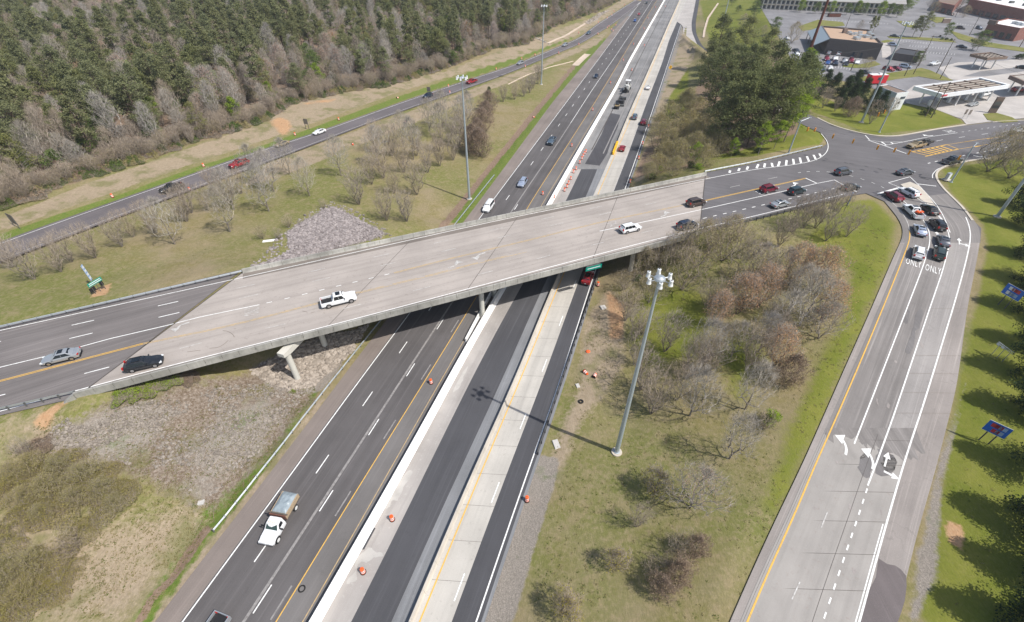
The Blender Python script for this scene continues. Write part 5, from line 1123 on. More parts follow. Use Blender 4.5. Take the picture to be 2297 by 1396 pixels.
# ---------------- vehicles ----------------
def paintm(name, col, metal=0.25, rough=0.32):
    g = NG('car paint ' + name, rough, 0.5, metal); g.b.inputs['Coat Weight'].default_value = 0.6; g.b.inputs['Coat Roughness'].default_value = 0.06
    f = g.rng(g.noise(1.2, 4, 0.6), 0.5, 0.8); return g.out(g.mix(g.math('MULTIPLY', f, 0.18), col, (0.25, 0.23, 0.21)))
PAINT = {k: paintm(k, c, m_) for k, c, m_ in (('white', (0.78, 0.79, 0.80), 0), ('silver', (0.45, 0.47, 0.49), 0.5), ('paleblue', (0.42, 0.48, 0.60), 0.4), ('grey', (0.11, 0.12, 0.14), 0.4), ('bluegrey', (0.12, 0.17, 0.22), 0.4),
         ('dark', (0.025, 0.028, 0.034), 0.3), ('navy', (0.015, 0.028, 0.06), 0.3), ('teal', (0.012, 0.035, 0.045), 0.3), ('black', (0.012, 0.012, 0.013), 0.2), ('red', (0.32, 0.012, 0.018), 0.2), ('maroon', (0.19, 0.008, 0.03), 0.3),
         ('tan', (0.42, 0.33, 0.20), 0.3), ('blue', (0.03, 0.10, 0.32), 0.3), ('brown', (0.09, 0.06, 0.05), 0.3), ('green', (0.04, 0.06, 0.05), 0.3))}
def finish(o, ang=32):
    bmesh_fix(o); o.data.polygons.foreach_set('use_smooth', [True] * len(o.data.polygons)); o.data.set_sharp_from_angle(angle=R(ang)); return o
def loft(st, name, mat, parent, flat_end=True):
    """st = list of (x, [(y, z) half section from bottom to top centre])"""
    mb = MB(); k = len(st[0][1]); rings = []
    for x, s in st: rings.append([(x, -y, z) for y, z in s] + [(x, y, z) for y, z in s[::-1]])
    n = 2 * k; vs = [v for r_ in rings for v in r_]; fs = []
    for i in range(len(st) - 1):
        for j in range(n): fs.append((i * n + j, i * n + (j + 1) % n, (i + 1) * n + (j + 1) % n, (i + 1) * n + j))
    fs += [tuple(range(n)), tuple(range(len(vs) - 1, len(vs) - n - 1, -1))]
    mb.add(vs, fs); return finish(mb.build(name, mat, parent))
SPEC = {   # length, width, height, belt, hood z, nose z, tail z, (cowl x, roof front, roof rear, base rear), wheel radius, axles
 'sedan': (4.8, 1.84, 1.45, 0.92, 0.90, 0.68, 0.98, (0.98, 0.18, -0.95, -1.78), 0.33, (1.42, -1.38)),
 'coupe': (4.7, 1.88, 1.32, 0.90, 0.88, 0.66, 0.96, (0.75, 0.05, -0.85, -1.80), 0.34, (1.42, -1.36)),
 'suv': (4.75, 1.90, 1.70, 1.05, 1.03, 0.80, 1.05, (1.05, 0.42, -1.85, -2.22), 0.36, (1.42, -1.36)),
 'wagon': (4.95, 1.90, 1.50, 0.98, 0.95, 0.72, 1.02, (0.90, 0.15, -1.65, -2.25), 0.35, (1.48, -1.42)),
 'van': (5.1, 1.95, 1.90, 1.10, 1.02, 0.78, 1.1, (1.55, 0.85, -2.25, -2.45), 0.34, (1.60, -1.45)),
 'pickup': (5.85, 2.02, 1.92, 1.22, 1.20, 1.02, 1.2, (1.22, 0.62, -0.72, -0.98), 0.40, (1.90, -1.80)),
}
WHEELS = {}
def wheels(root, r0, axles, wd, mat_rim='chrome', tw=0.25):
    for ax in axles:
        for s in (-1, 1):
            key = (round(r0, 2), s, mat_rim)
            if key not in WHEELS:
                b = MB(); b.tube((0, -tw / 2, 0), (0, tw / 2, 0), r0, n=18); o = b.build('wheel', M['tyre']); b = MB(); b.tube((0, s * (tw / 2 + 0.0), 0), (0, s * (tw / 2 + 0.012), 0), r0 * 0.66, n=14); b.tube((0, s * (tw / 2 + 0.01), 0), (0, s * (tw / 2 + 0.02), 0), r0 * 0.2, n=8)
                ri = b.build('rim', M[mat_rim], o); WHEELS[key] = (o.data, ri.data); bpy.data.objects.remove(ri); bpy.data.objects.remove(o)
            w_ = bpy.data.objects.new('wheel', WHEELS[key][0]); link(w_); w_.parent = root; w_.location = (ax, s * (wd / 2 - tw / 2 + 0.015), r0)
            ri = bpy.data.objects.new('rim', WHEELS[key][1]); link(ri); ri.parent = w_
def make_car(kind):
    L, W_, H_, zb, zh, zn, zt, (xc, rf, rr, xr), wr, axl = SPEC[kind]; hw = W_ / 2; r = empty('parked_car', (0, 0, 0)); x1, x0 = L / 2, -L / 2; z0 = 0.24 if kind != 'pickup' else 0.36
    def sec(w_, zt_, zl=z0, crown=0.03):
        return [(w_ * 0.86, zl), (w_ * 0.98, zl + 0.10), (w_, zl + (zt_ - zl) * 0.55), (w_ * 0.985, zt_ - 0.10), (w_ * 0.93, zt_ - 0.02), (w_ * 0.6, zt_ + crown), (0.0, zt_ + crown * 1.3)]
    if kind == 'pickup':
        st = [(x1, sec(hw * 0.80, zn - 0.08, z0 + 0.14)), (x1 - 0.10, sec(hw * 0.92, zn)), (x1 - 0.5, sec(hw * 0.98, zh - 0.05)), (xc, sec(hw, zh)), (xc - 0.3, sec(hw, zb)), (xr - 0.05, sec(hw, zb)), (xr - 0.051, sec(hw * 0.99, 0.75)), (x0 + 0.12, sec(hw * 0.99, 0.75)), (x0, sec(hw * 0.94, 0.62))]
    else:
        st = [(x1, sec(hw * 0.62, zn - 0.12, z0 + 0.12)), (x1 - 0.10, sec(hw * 0.80, zn - 0.02, z0 + 0.02)), (x1 - 0.35, sec(hw * 0.93, zn + 0.06)), (x1 - 0.75, sec(hw * 0.985, (zn + zh) / 2 + 0.05)), (xc, sec(hw, zh)), (xc - 0.35, sec(hw, zb)), ((xc + xr) / 2, sec(hw, zb)), (xr + 0.3, sec(hw, zb + 0.02)), (x0 + 0.45, sec(hw * 0.985, zt if kind in ('sedan', 'coupe') else zb + 0.03)), (x0 + 0.14, sec(hw * 0.93, zt - 0.02 if kind in ('sedan', 'coupe') else zb)), (x0, sec(hw * 0.80, zt - 0.16, z0 + 0.12))]
    loft(st, 'body', PAINT['white'], r)
    bw, tw = hw * 0.93, hw * 0.70; zt2 = H_; 
    def cab(x, w_, z): return [(bw * 0.5, zb - 0.12), (bw, zb - 0.10), (bw, zb), (w_, z - 0.03), (w_ * 0.92, z), (0, z + 0.02)]
    def cs(x, k, zz): # section interpolated between belt and roof, k = 0..1
        w_ = bw + (tw - bw) * k; return [(bw * 0.5, zb - 0.12), (bw * 0.995, zb - 0.08), (bw, zb), (w_, max(zb + 0.005, zz - 0.05)), (w_ * 0.9, max(zb + 0.012, zz - 0.005)), (0, max(zb + 0.02, zz + 0.015))]
    st = [(xc + 0.02, cs(xc, 0, zb)), ((xc + rf) / 2, cs(0, 0.55, zb + (zt2 - zb) * 0.56)), (rf, cs(rf, 1, zt2 - 0.02)), ((rf * 2 + rr) / 3, cs(0, 1.0, zt2 + 0.015)), ((rf + rr * 2) / 3, cs(0, 1.0, zt2 + 0.01)), (rr, cs(rr, 1, zt2 - 0.03)), ((rr + xr) / 2, cs(0, 0.5, zb + (zt2 - zb) * 0.55)), (xr, cs(xr, 0.0, zb))]
    loft(st, 'cabin', PAINT['white'], r)
    def quad(pts, name, mat, off):
        b = MB(); n = len(pts); v = [Vector(p) for p in pts]; nrm = (v[1] - v[0]).cross(v[-1] - v[0]).normalized(); o_ = Vector(off)
        if nrm.dot(o_) < 0: nrm = -nrm
        b.add([p + nrm * 0.022 for p in v] + [p - nrm * 0.02 for p in v], [tuple(range(n)), tuple(range(2 * n - 1, n - 1, -1))] + [(i, n + i, n + (i + 1) % n, (i + 1) % n) for i in range(n)]); o = b.build(name, mat, r); bmesh_fix(o); return o
    def sp_(a, b, t): return a + (b - a) * t
    zl, zu = zb + 0.03, zt2 - 0.09; kw = lambda z: (bw + (tw - bw) * min(1, max(0, (z - zb) / (zt2 - zb)))) * 0.99
    fx = lambda z: sp_(xc, rf, (z - zb) / (zt2 - zb)); bx = lambda z: sp_(xr, rr, (z - zb) / (zt2 - zb))
    quad([(fx(zl) - 0.02, -kw(zl) * 0.86, zl), (fx(zl) - 0.02, kw(zl) * 0.86, zl), (fx(zu), kw(zu) * 0.86, zu), (fx(zu), -kw(zu) * 0.86, zu)], 'windshield', M['glass'], (1, 0, 1))
    quad([(bx(zl) + 0.02, -kw(zl) * 0.82, zl), (bx(zl) + 0.02, kw(zl) * 0.82, zl), (bx(zu), kw(zu) * 0.82, zu), (bx(zu), -kw(zu) * 0.82, zu)], 'rear_window', M['glass'], (-1, 0, 1))
    for s in (-1, 1):
        xa, xb = fx(zl) - 0.22, bx(zl) + 0.2; xa2, xb2 = fx(zu) - 0.10, bx(zu) + 0.08; nwin = 3 if kind in ('suv', 'wagon', 'van') else 2
        for i in range(nwin):
            t0, t1 = i / nwin + 0.012, (i + 1) / nwin - 0.012
            quad([(sp_(xa, xb, t0), s * (kw(zl)), zl), (sp_(xa, xb, t1), s * (kw(zl)), zl), (sp_(xa2, xb2, t1), s * kw(zu), zu), (sp_(xa2, xb2, t0), s * kw(zu), zu)], 'side_window', M['glass'], (0, s, 0.3))
        b = MB(); b.box(x1 - 0.22, s * hw * 0.72, zn - 0.06, 0.34, 0.38, 0.15, rz=-s * 0.35); b.build('headlight', M['lampw'], r)
        tzz = (zt - 0.14) if kind in ('sedan', 'coupe') else (zb - 0.02 if kind != 'pickup' else 1.0); b = MB(); b.box(x0 + 0.09, s * hw * 0.78, tzz, 0.18, 0.30 if kind != 'pickup' else 0.14, 0.16 if kind in ('sedan', 'coupe') else 0.34); b.build('taillight', M['lampr'], r)
        b = MB(); b.box(xc - 0.25, s * (hw + 0.10), zb + 0.08, 0.14, 0.22, 0.15); b.build('mirror', PAINT['white'] if kind != 'pickup' else M['trim'], r)
        for ax in axl:
            b = MB(); b.tube((ax, s * (hw - 0.28), wr + 0.02), (ax, s * (hw + 0.004), wr + 0.02), wr * 1.16, n=18); b.build('wheel_arch', M['trim'], r)
        b = MB(); b.box((axl[0] + axl[1]) / 2, s * (hw * 0.985), z0 + 0.05, axl[0] - axl[1] - 2.3 * wr, 0.05, 0.12); b.build('sill', M['trim'], r)
    b = MB(); b.box(x1 - 0.02, 0, zn - 0.16, 0.06, hw * 1.0, 0.16 if kind != 'pickup' else 0.36); b.build('grille', M['trim'], r)
    b = MB(); b.box(x0 + 0.03, 0, 0.62 if kind != 'pickup' else 0.6, 0.08, 0.32, 0.14); b.build('number_plate', M['plate'], r)
    b = MB(); b.box(x0 + 0.04, 0, 0.42, 0.16, W_ * 0.82, 0.16); b.build('rear_bumper', M['trim'] if kind != 'pickup' else M['chrome'], r)
    if kind in ('suv', 'wagon'):
        for s in (-1, 1):
            b = MB(); b.box((rf + rr) / 2, s * tw * 0.86, H_ + 0.035, (rf - rr) * 0.85, 0.05, 0.05); b.build('roof_rail', M['trim'], r)
    if kind == 'pickup':
        zB = 1.22; xa = xr - 0.06
        for s in (-1, 1):
            b = MB(); b.box((xa + x0) / 2, s * (hw - 0.06), (0.7 + zB) / 2, xa - x0, 0.12, zB - 0.7); b.build('bed_side', PAINT['white'], r)
        b = MB(); b.box(x0 + 0.05, 0, (0.7 + zB) / 2, 0.10, W_ - 0.25, zB - 0.7); b.build('tailgate', PAINT['white'], r)
        b = MB(); b.box((xa + x0) / 2, 0, 0.80, xa - x0 - 0.2, W_ - 0.26, 0.08); b.build('bed_floor', M['trim'], r)
    wheels(r, wr, axl, W_); return r
PROTO = {}; used_kind = set()
CNAME = {'sedan': 'sedan', 'coupe': 'coupe', 'suv': 'sport_utility_vehicle', 'wagon': 'wagon', 'van': 'van', 'pickup': 'pickup_truck'}
def car(kind, col, px, py, qx, qy, label, z=None, moving='vehicles on the roads', sunroof=False):
    """vehicle standing at the photo point (px, py), heading towards (qx, qy)"""
    zf = (lambda p: ZB + 0.02) if z == 'B' else (zR if z == 'R' else (zL if z == 'L' else ((lambda p: z) if z is not None else None)))
    a = P(px, py, zf((px, py))) if zf else G(px, py); b = P(qx, qy, zf((qx, qy))) if zf else G(qx, qy); az = b - a
    if kind not in PROTO: PROTO[kind] = make_car(kind); o = PROTO[kind]
    else: o = copy_tree(PROTO[kind])
    o.name = CNAME[kind]; o.location = tuple(a + np.array([0, 0, 0.02])); hd = math.atan2(az[1], az[0]); h_ = np.linalg.norm(az[:2]); o.rotation_euler = (0, -math.atan2(az[2], h_), hd)
    tag(o, label, {'suv': 'suv', 'pickup': 'pickup truck', 'wagon': 'car', 'sedan': 'car', 'coupe': 'car', 'van': 'van'}[kind], moving)
    for c in o.children:
        if c.name.split('.')[0] in ('body', 'cabin', 'mirror', 'bed_side', 'tailgate') and not (kind == 'pickup' and c.name.startswith('mirror')):
            c.material_slots[0].link = 'OBJECT'; c.material_slots[0].material = PAINT[col]
    if sunroof:
        L, W_, H_, *_r = SPEC[kind]; rf, rr = SPEC[kind][7][1], SPEC[kind][7][2]; b_ = MB(); b_.box((rf + rr) / 2 + 0.1, 0, H_ + 0.03, (rf - rr) * 0.55, W_ * 0.48, 0.05); b_.build('sunroof', M['glass'], o)
    return o
B = 'B'
car('pickup', 'white', 762, 679, 840, 660, 'white crew cab pickup with a glass roof crossing the bridge', B, sunroof=True)
car('sedan', 'silver', 142, 806, 60, 826, 'silver sedan over the double yellow line at the far left', B, sunroof=True)
car('wagon', 'dark', 327, 821, 400, 804, 'dark wagon on the near end of the bridge deck beside the white edge line', B, sunroof=True)
car('suv', 'white', 1413, 518, 1480, 502, 'white suv alone on the right part of the bridge deck', B)
car('suv', 'navy', 1540, 511, 1600, 497, 'dark blue suv just short of the right bridge joint, lower lane', B)
car('suv', 'brown', 1560, 460, 1620, 447, 'dark suv just short of the right bridge joint, on the yellow line', B)
car('suv', 'maroon', 1723, 429, 1780, 416, 'maroon suv leading towards the junction on the ONLY marking', B)
car('suv', 'teal', 1785, 434, 1840, 421, 'very dark teal suv waiting in the through lane before the junction', B)
car('sedan', 'silver', 1748, 463, 1800, 451, 'silver white sedan in the lane beside the dark guardrail', B)
car('sedan', 'dark', 1906, 425, 1960, 416, 'dark sedan entering the junction at the stop line', B)
car('suv', 'grey', 1889, 391, 1950, 380, 'grey suv in the middle of the junction', B)
car('sedan', 'grey', 2028, 391, 2090, 381, 'small grey sedan above the traffic island', B)
car('pickup', 'grey', 2133, 366, 2190, 354, 'dark grey pickup at the curb beyond the traffic island', B)
o_tan = car('pickup', 'tan', 2052, 331, 2000, 341, 'tan pickup towing a dark trailer beside the yellow hatching', B)
car('suv', 'white', 2284, 297, 2230, 304, 'white suv arriving from the right edge on the cross road', B)
car('suv', 'maroon', 2001, 446, 1966, 422, 'maroon suv first in the left turn lane of the ramp', 'R')
car('suv', 'white', 2035, 437, 1992, 415, 'long white suv first at the stop line beside the island', 'R')
car('pickup', 'white', 2044, 481, 2018, 457, 'white pickup with rust coloured load second in the left ramp lane', 'R')
car('sedan', 'black', 2082, 475, 2055, 452, 'black sedan beside the island tip in the right ramp lane', 'R')
car('suv', 'black', 2099, 510, 2078, 484, 'black suv third in the right ramp lane', 'R')
car('sedan', 'paleblue', 2060, 522, 2048, 490, 'pale blue silver sedan third in the left ramp lane', 'R')
car('sedan', 'grey', 2112, 546, 2104, 514, 'dark grey sedan fourth in the right ramp lane', 'R')
car('suv', 'white', 2057, 573, 2062, 540, 'white suv last in the left ramp lane just above the word ONLY', 'R')
car('suv', 'green', 2103, 574, 2106, 541, 'dark green grey suv last in the right ramp lane', 'R')
car('pickup', 'black', 388, 428, 330, 447, 'black pickup on the slip road partly behind bare twigs', 'L')
car('pickup', 'red', 538, 373, 480, 394, 'red pickup on the slip road between bare trees', 'L')
car('sedan', 'tan', 633, 327, 580, 346, 'beige sedan on the slip road following the red pickup', 'L')
car('sedan', 'white', 717, 300, 660, 320, 'white sedan on the slip road below the brown sign back', 'L')
car('suv', 'navy', 960, 219, 900, 238, 'dark blue suv on the slip road near the high mast', 'L')
car('pickup', 'red', 1058, 187, 1000, 205, 'red pickup on the slip road just right of the mast head', 'L')
car('suv', 'silver', 1167, 145, 1110, 164, 'silver suv on the slip road before the far mast', 'L')
car('suv', 'silver', 1267, 104, 1225, 120, 'beige silver suv on the slip road above the tan apron', 'L')
car('suv', 'bluegrey', 1320, 77, 1280, 95, 'blue grey suv on the slip road nearest the gore', 'L')
car('van', 'white', 1096, 469, 1062, 518, 'white van on the motorway shoulder lane just beyond the bridge', 0.02)
car('suv', 'paleblue', 1172, 415, 1140, 462, 'silver blue suv on the motorway below the blue grey pickup', 0.02)
car('pickup', 'bluegrey', 1237, 321, 1207, 365, 'blue grey pickup coming down the motorway', 0.02)
car('sedan', 'navy', 1337, 174, 1315, 206, 'dark navy sedan on the far motorway', 0.02)
car('suv', 'blue', 1424, 49, 1410, 70, 'small blue suv far up the motorway', 0.02); car('coupe', 'red', 1433, 34, 1420, 54, 'small red coupe far up the motorway', 0.02); car('suv', 'dark', 1450, 9, 1438, 28, 'small dark suv at the top edge of the motorway', 0.02)
car('suv', 'red', 1318, 628, 1342, 572, 'red suv leaving the bridge shadow in the outermost lane', 0.02, sunroof=True)
car('coupe', 'red', 1395, 336, 1412, 290, 'red coupe beside the yellow crash cushion', 0.02)
car('suv', 'bluegrey', 1423, 266, 1438, 226, 'blue grey suv in the concrete lane ahead of the red coupe', 0.02)
car('suv', 'maroon', 1443, 278, 1457, 240, 'maroon suv in the dark outer lane near the tree shadow', 0.02)
car('sedan', 'white', 1453, 200, 1466, 165, 'white sedan in the concrete lane farthest up', 0.02)
car('pickup', 'silver', 462, 1452, 432, 1496, 'silver pickup cut off by the bottom edge of the picture', 0.02)
# small trailer behind the tan pickup
q = P(2072, 325, ZB + 0.02); q2 = P(2052, 329, ZB + 0.02); rz = math.atan2(*(q2 - q)[:2][::-1]); r = empty('utility_trailer', tuple(q), rz, 'dark open trailer with scrap behind the tan pickup', 'trailer')
b = MB(); b.box(-0.6, 0, 0.65, 3.6, 1.9, 0.12); b.box(1.8, 0, 0.6, 1.4, 0.1, 0.1); b.build('frame', M['steel_dark'], r)
for s in (-1, 1):
    b = MB(); b.box(-0.6, s * 0.92, 1.0, 3.6, 0.06, 0.5); b.build('side_rail', M['steel_dark'], r)
b = MB(); rs = random.Random(4)
for i in range(14): b.box(-0.6 + rs.uniform(-1.5, 1.5), rs.uniform(-0.7, 0.7), 1.0 + rs.uniform(-0.1, 0.35), rs.uniform(0.3, 1.0), rs.uniform(0.2, 0.6), rs.uniform(0.2, 0.5), rz=rs.uniform(0, 3))
b.build('scrap_load', M['galv_dark'], r); wheels(r, 0.32, (-0.7,), 2.0)
# load in the white pickup of the ramp queue
q = P(2050, 484, ZB); b = MB(); 
for i in range(7): b.box(q[0] + 0.15 + rs.uniform(-0.5, 0.6), q[1] - 0.4 + rs.uniform(-0.7, 0.5), q[2] + 1.15 + rs.uniform(0, 0.25), 0.6, 0.4, 0.3, rz=rs.uniform(0, 3))
tag(b.build('cargo', M['orange']), 'orange and rust coloured load in the bed of the white pickup', 'cargo')
M['wall_rust'] = plain('brown painted board', (0.17, 0.08, 0.06), 0.8)
# ---- white stake truck with tarpaulin ----
a = P(632, 1172, 0.02); hd_ = math.atan2(*(P(600, 1225, 0) - P(660, 1118, 0))[:2][::-1]); t = empty('flatbed_truck', tuple(a), hd_, 'white single cab stake bed truck carrying a grey tarpaulin load', 'truck')
def tsec(w_, zt_, zl=0.42): return [(w_ * 0.86, zl), (w_ * 0.98, zl + 0.12), (w_, zl + (zt_ - zl) * 0.55), (w_ * 0.98, zt_ - 0.12), (w_ * 0.92, zt_ - 0.02), (w_ * 0.55, zt_ + 0.05), (0, zt_ + 0.06)]
loft([(3.15, tsec(0.78, 0.95, 0.55)), (3.02, tsec(0.94, 1.08)), (2.5, tsec(0.99, 1.2)), (1.55, tsec(1.0, 1.28)), (1.5, tsec(1.0, 1.28)), (0.25, tsec(1.0, 1.28))], 'body', PAINT['white'], t)
loft([(1.62, [(0.5, 1.1), (0.92, 1.12), (0.93, 1.25), (0.92, 1.26), (0.8, 1.27), (0, 1.28)]), (1.1, [(0.5, 1.1), (0.92, 1.12), (0.92, 1.25), (0.80, 1.85), (0.70, 1.93), (0, 1.96)]), (0.8, [(0.5, 1.1), (0.92, 1.12), (0.92, 1.25), (0.78, 1.93), (0.68, 2.0), (0, 2.03)]), (0.3, [(0.5, 1.1), (0.92, 1.12), (0.92, 1.25), (0.78, 1.93), (0.68, 2.0), (0, 2.03)]), (0.22, [(0.5, 1.1), (0.9, 1.12), (0.9, 1.25), (0.76, 1.85), (0.66, 1.92), (0, 1.95)])], 'cabin', PAINT['white'], t)
b = MB(); b.add([(1.60, -0.78, 1.33), (1.60, 0.78, 1.33), (1.14, 0.68, 1.88), (1.14, -0.68, 1.88), (1.50, -0.78, 1.28), (1.50, 0.78, 1.28), (1.04, 0.68, 1.83), (1.04, -0.68, 1.83)], [(0, 1, 2, 3), (7, 6, 5, 4), (0, 4, 5, 1), (1, 5, 6, 2), (2, 6, 7, 3), (3, 7, 4, 0)]); bmesh_fix(b.build('windshield', M['glass_green'], t))
for s in (-1, 1):
    b = MB(); b.add([(1.35, s * 0.935, 1.32), (0.55, s * 0.935, 1.32), (0.55, s * 0.84, 1.82), (1.05, s * 0.84, 1.82), (1.35, s * 0.90, 1.30), (0.55, s * 0.90, 1.30), (0.55, s * 0.80, 1.8), (1.05, s * 0.80, 1.8)], [(0, 1, 2, 3), (7, 6, 5, 4), (0, 4, 5, 1), (1, 5, 6, 2), (2, 6, 7, 3), (3, 7, 4, 0)]); bmesh_fix(b.build('side_window', M['glass'], t))
    b = MB(); b.box(1.35, s * 1.28, 1.5, 0.10, 0.34, 0.34); b.box(1.35, s * 1.1, 1.45, 0.05, 0.3, 0.05); b.build('mirror', M['trim'], t)
    b = MB(); b.box(3.0, s * 0.72, 0.95, 0.2, 0.4, 0.2, rz=-s * 0.3); b.build('headlight', M['lampw'], t)
    for ax in (2.25,):
        b = MB(); b.tube((ax, s * 0.7, 0.44), (ax, s * 1.004, 0.44), 0.5, n=18); b.build('wheel_arch', M['trim'], t)
b = MB(); b.box(3.1, 0, 0.72, 0.14, 1.9, 0.26); b.box(3.08, 0, 0.95, 0.1, 1.0, 0.16); b.build('front_bumper', M['chrome'], t)
b = MB(); b.box(-1.5, 0, 0.78, 3.4, 0.9, 0.25); b.build('chassis', M['steel_dark'], t)
b = MB(); b.box(-1.55, 0, 1.02, 3.1, 2.2, 0.12); b.build('flatbed', M['wood_post'], t)
M['wood_new'] = plain('raw timber', (0.36, 0.28, 0.19), 0.85, 0.2, 0, 0.25, 4)
for s in (-1, 1):
    for k in range(3):
        b = MB(); b.box(-1.55, s * 1.1, 1.25 + 0.24 * k, 3.05, 0.05, 0.15); b.build('stake_board', M['wood_new'], t)
    b = MB(); b.box(-1.55, s * 0.98, 1.82, 3.0, 0.2, 0.08); b.build('top_board', M['wood_new'], t)
    for k in range(5):
        b = MB(); b.box(-0.2 - 0.7 * k, s * 1.06, 1.45, 0.09, 0.06, 0.9); b.build('stake', M['wood_new'], t)
b = MB(); b.box(-0.05, 0, 1.5, 0.12, 2.2, 0.8); b.build('headboard', M['wall_rust'], t); b = MB(); b.box(-0.18, 0, 2.06, 0.16, 2.7, 0.12); b.build('rack_bar', M['wood_post'], t)
M['tarp_'] = None; M['tarp'] = plain('grey tarpaulin', (0.27, 0.32, 0.35), 0.38, 0.5, 0, 0.2, 2.5)
mb = MB(); nx_, ny_ = 22, 16; vs = []
for i in range(nx_ + 1):
    for j in range(ny_ + 1):
        u, v = i / nx_, j / ny_; x = -3.15 + 2.95 * u; y = -1.08 + 2.16 * v; e = min(u, 1 - u, v, 1 - v); z = 1.72 + 0.42 * min(1, e * 4) ** 0.6 + 0.10 * mnoise.noise((x * 2.2, y * 2.2, 3)) + 0.05 * mnoise.noise((x * 6, y * 6, 1)); vs.append((x, y, z))
for i in range(nx_):
    for j in range(ny_): pass
mb.add(vs, [(i * (ny_ + 1) + j, (i + 1) * (ny_ + 1) + j, (i + 1) * (ny_ + 1) + j + 1, i * (ny_ + 1) + j + 1) for i in range(nx_) for j in range(ny_)]); mb.build('tarpaulin', M['tarp'], t, smooth=True)
b = MB(); b.box(-1.65, 0, 1.4, 2.5, 1.9, 0.7); b.build('covered_load', M['tarp'], t)
for k in range(5):
    b = MB(); b.lathe(0.98, -0.5 + 0.25 * k, [(0.05, 2.0), (0.04, 2.06)], 6); b.build('roof_marker', M['amber'], t)
wheels(t, 0.42, (2.25, -1.9), 2.1, 'plate', 0.3)
# ---- road milling machine, black planer and small roller ----
M['mach_white'] = plain('white machine paint', (0.6, 0.6, 0.57), 0.5, 0.4, 0, 0.3, 3); M['mach_black'] = plain('black machine paint', (0.03, 0.03, 0.035), 0.5, 0.4, 0, 0.4, 3)
def hdg(a, b): d = (P(*b, 0) - P(*a, 0))[:2]; return math.atan2(d[1], d[0])
a = P(1406, 203, 0.02); m_ = empty('milling_machine', tuple(a), hdg((1400, 212), (1414, 186)), 'big white milling machine with a white canopy on the closed lane', 'construction machine')
def pt(nm, mt, *boxes):
    b = MB()
    for q in boxes: b.box(*q)
    return b.build(nm, M[mt], m_)
for s in (-1, 1):
    for x in (-2.6, 2.6): pt('track', 'mach_black', (x, s * 1.15, 0.4, 1.9, 0.35, 0.75)); pt('lift_column', 'mach_white', (x, s * 1.15, 1.2, 0.35, 0.35, 1.2))
pt('chassis', 'mach_white', (0, 0, 1.35, 7.0, 2.1, 0.9), (-2.0, 0, 2.1, 2.6, 2.0, 0.8)); pt('engine_cover', 'mach_white', (-2.2, 0.0, 2.6, 2.2, 1.7, 0.35), (-3.1, 0.5, 2.9, 0.4, 0.4, 0.5)); pt('drum_housing', 'mach_black', (0.1, 0, 0.75, 1.8, 2.5, 1.0)); pt('platform', 'steel_dark', (0.8, 0, 1.95, 1.8, 2.2, 0.12))
pt('console', 'mach_black', (1.2, 0.5, 2.4, 0.5, 0.5, 0.7), (1.2, -0.6, 2.4, 0.5, 0.4, 0.7)); pt('canopy_post', 'steel_dark', (0.1, 0.9, 2.9, 0.08, 0.08, 1.9), (0.1, -0.9, 2.9, 0.08, 0.08, 1.9), (1.7, 0.9, 2.9, 0.08, 0.08, 1.9), (1.7, -0.9, 2.9, 0.08, 0.08, 1.9)); pt('canopy', 'white_paint', (0.9, 0, 3.9, 2.2, 2.3, 0.12))
pt('hood_detail', 'mach_white', (2.6, 0.3, 2.0, 1.2, 1.0, 0.5), (3.1, -0.6, 1.9, 0.8, 0.5, 0.5)); pt('hopper', 'mach_black', (-4.1, 0, 0.9, 1.2, 1.6, 0.9))
b = MB(); b.add([(-3.4, -0.45, 1.2), (-3.4, 0.45, 1.2), (-7.4, 0.45, 3.1), (-7.4, -0.45, 3.1), (-3.4, -0.45, 0.9), (-3.4, 0.45, 0.9), (-7.4, 0.45, 2.8), (-7.4, -0.45, 2.8)], [(0, 1, 2, 3), (7, 6, 5, 4), (0, 4, 5, 1), (1, 5, 6, 2), (2, 6, 7, 3), (3, 7, 4, 0)]); bmesh_fix(b.build('conveyor', M['mach_black'], m_))
a = P(1393, 233, 0.02); m_ = empty('asphalt_planer', tuple(a), hdg((1386, 246), (1400, 218)), 'long black cluttered paving machine behind the white milling machine', 'construction machine')
for s in (-1, 1): pt('track', 'mach_black', (-0.5, s * 1.0, 0.4, 3.6, 0.4, 0.75))
pt('chassis', 'mach_black', (0, 0, 1.1, 5.6, 2.0, 0.8)); pt('hopper', 'mach_black', (3.2, 0, 1.2, 1.4, 2.8, 0.9)); pt('platform', 'steel_dark', (-1.6, 0, 1.8, 1.8, 2.4, 0.15)); pt('screed', 'galv_dark', (-3.4, 0, 0.45, 0.9, 3.3, 0.6)); pt('engine_cover', 'mach_black', (0.8, 0, 1.8, 1.9, 1.7, 0.6)); pt('console', 'galv_dark', (-1.2, 0.7, 2.3, 0.4, 0.5, 0.8), (-1.2, -0.7, 2.3, 0.4, 0.5, 0.8)); pt('red_cover', 'lampr', (2.2, 0.2, 1.62, 0.6, 0.8, 0.12))
b = MB()
for i in range(14): b.box(rs.uniform(-3, 3), rs.uniform(-1, 1), rs.uniform(1.6, 2.3), rs.uniform(0.15, 0.5), rs.uniform(0.15, 0.5), rs.uniform(0.15, 0.5), rz=rs.uniform(0, 3))
b.build('hoses_and_pipes', M['galv_dark'], m_)
a = P(1383, 244, 0.02); m_ = empty('skid_loader', tuple(a), hdg((1380, 250), (1388, 236)), 'small tan and black loader at the tail of the paving crew', 'construction machine')
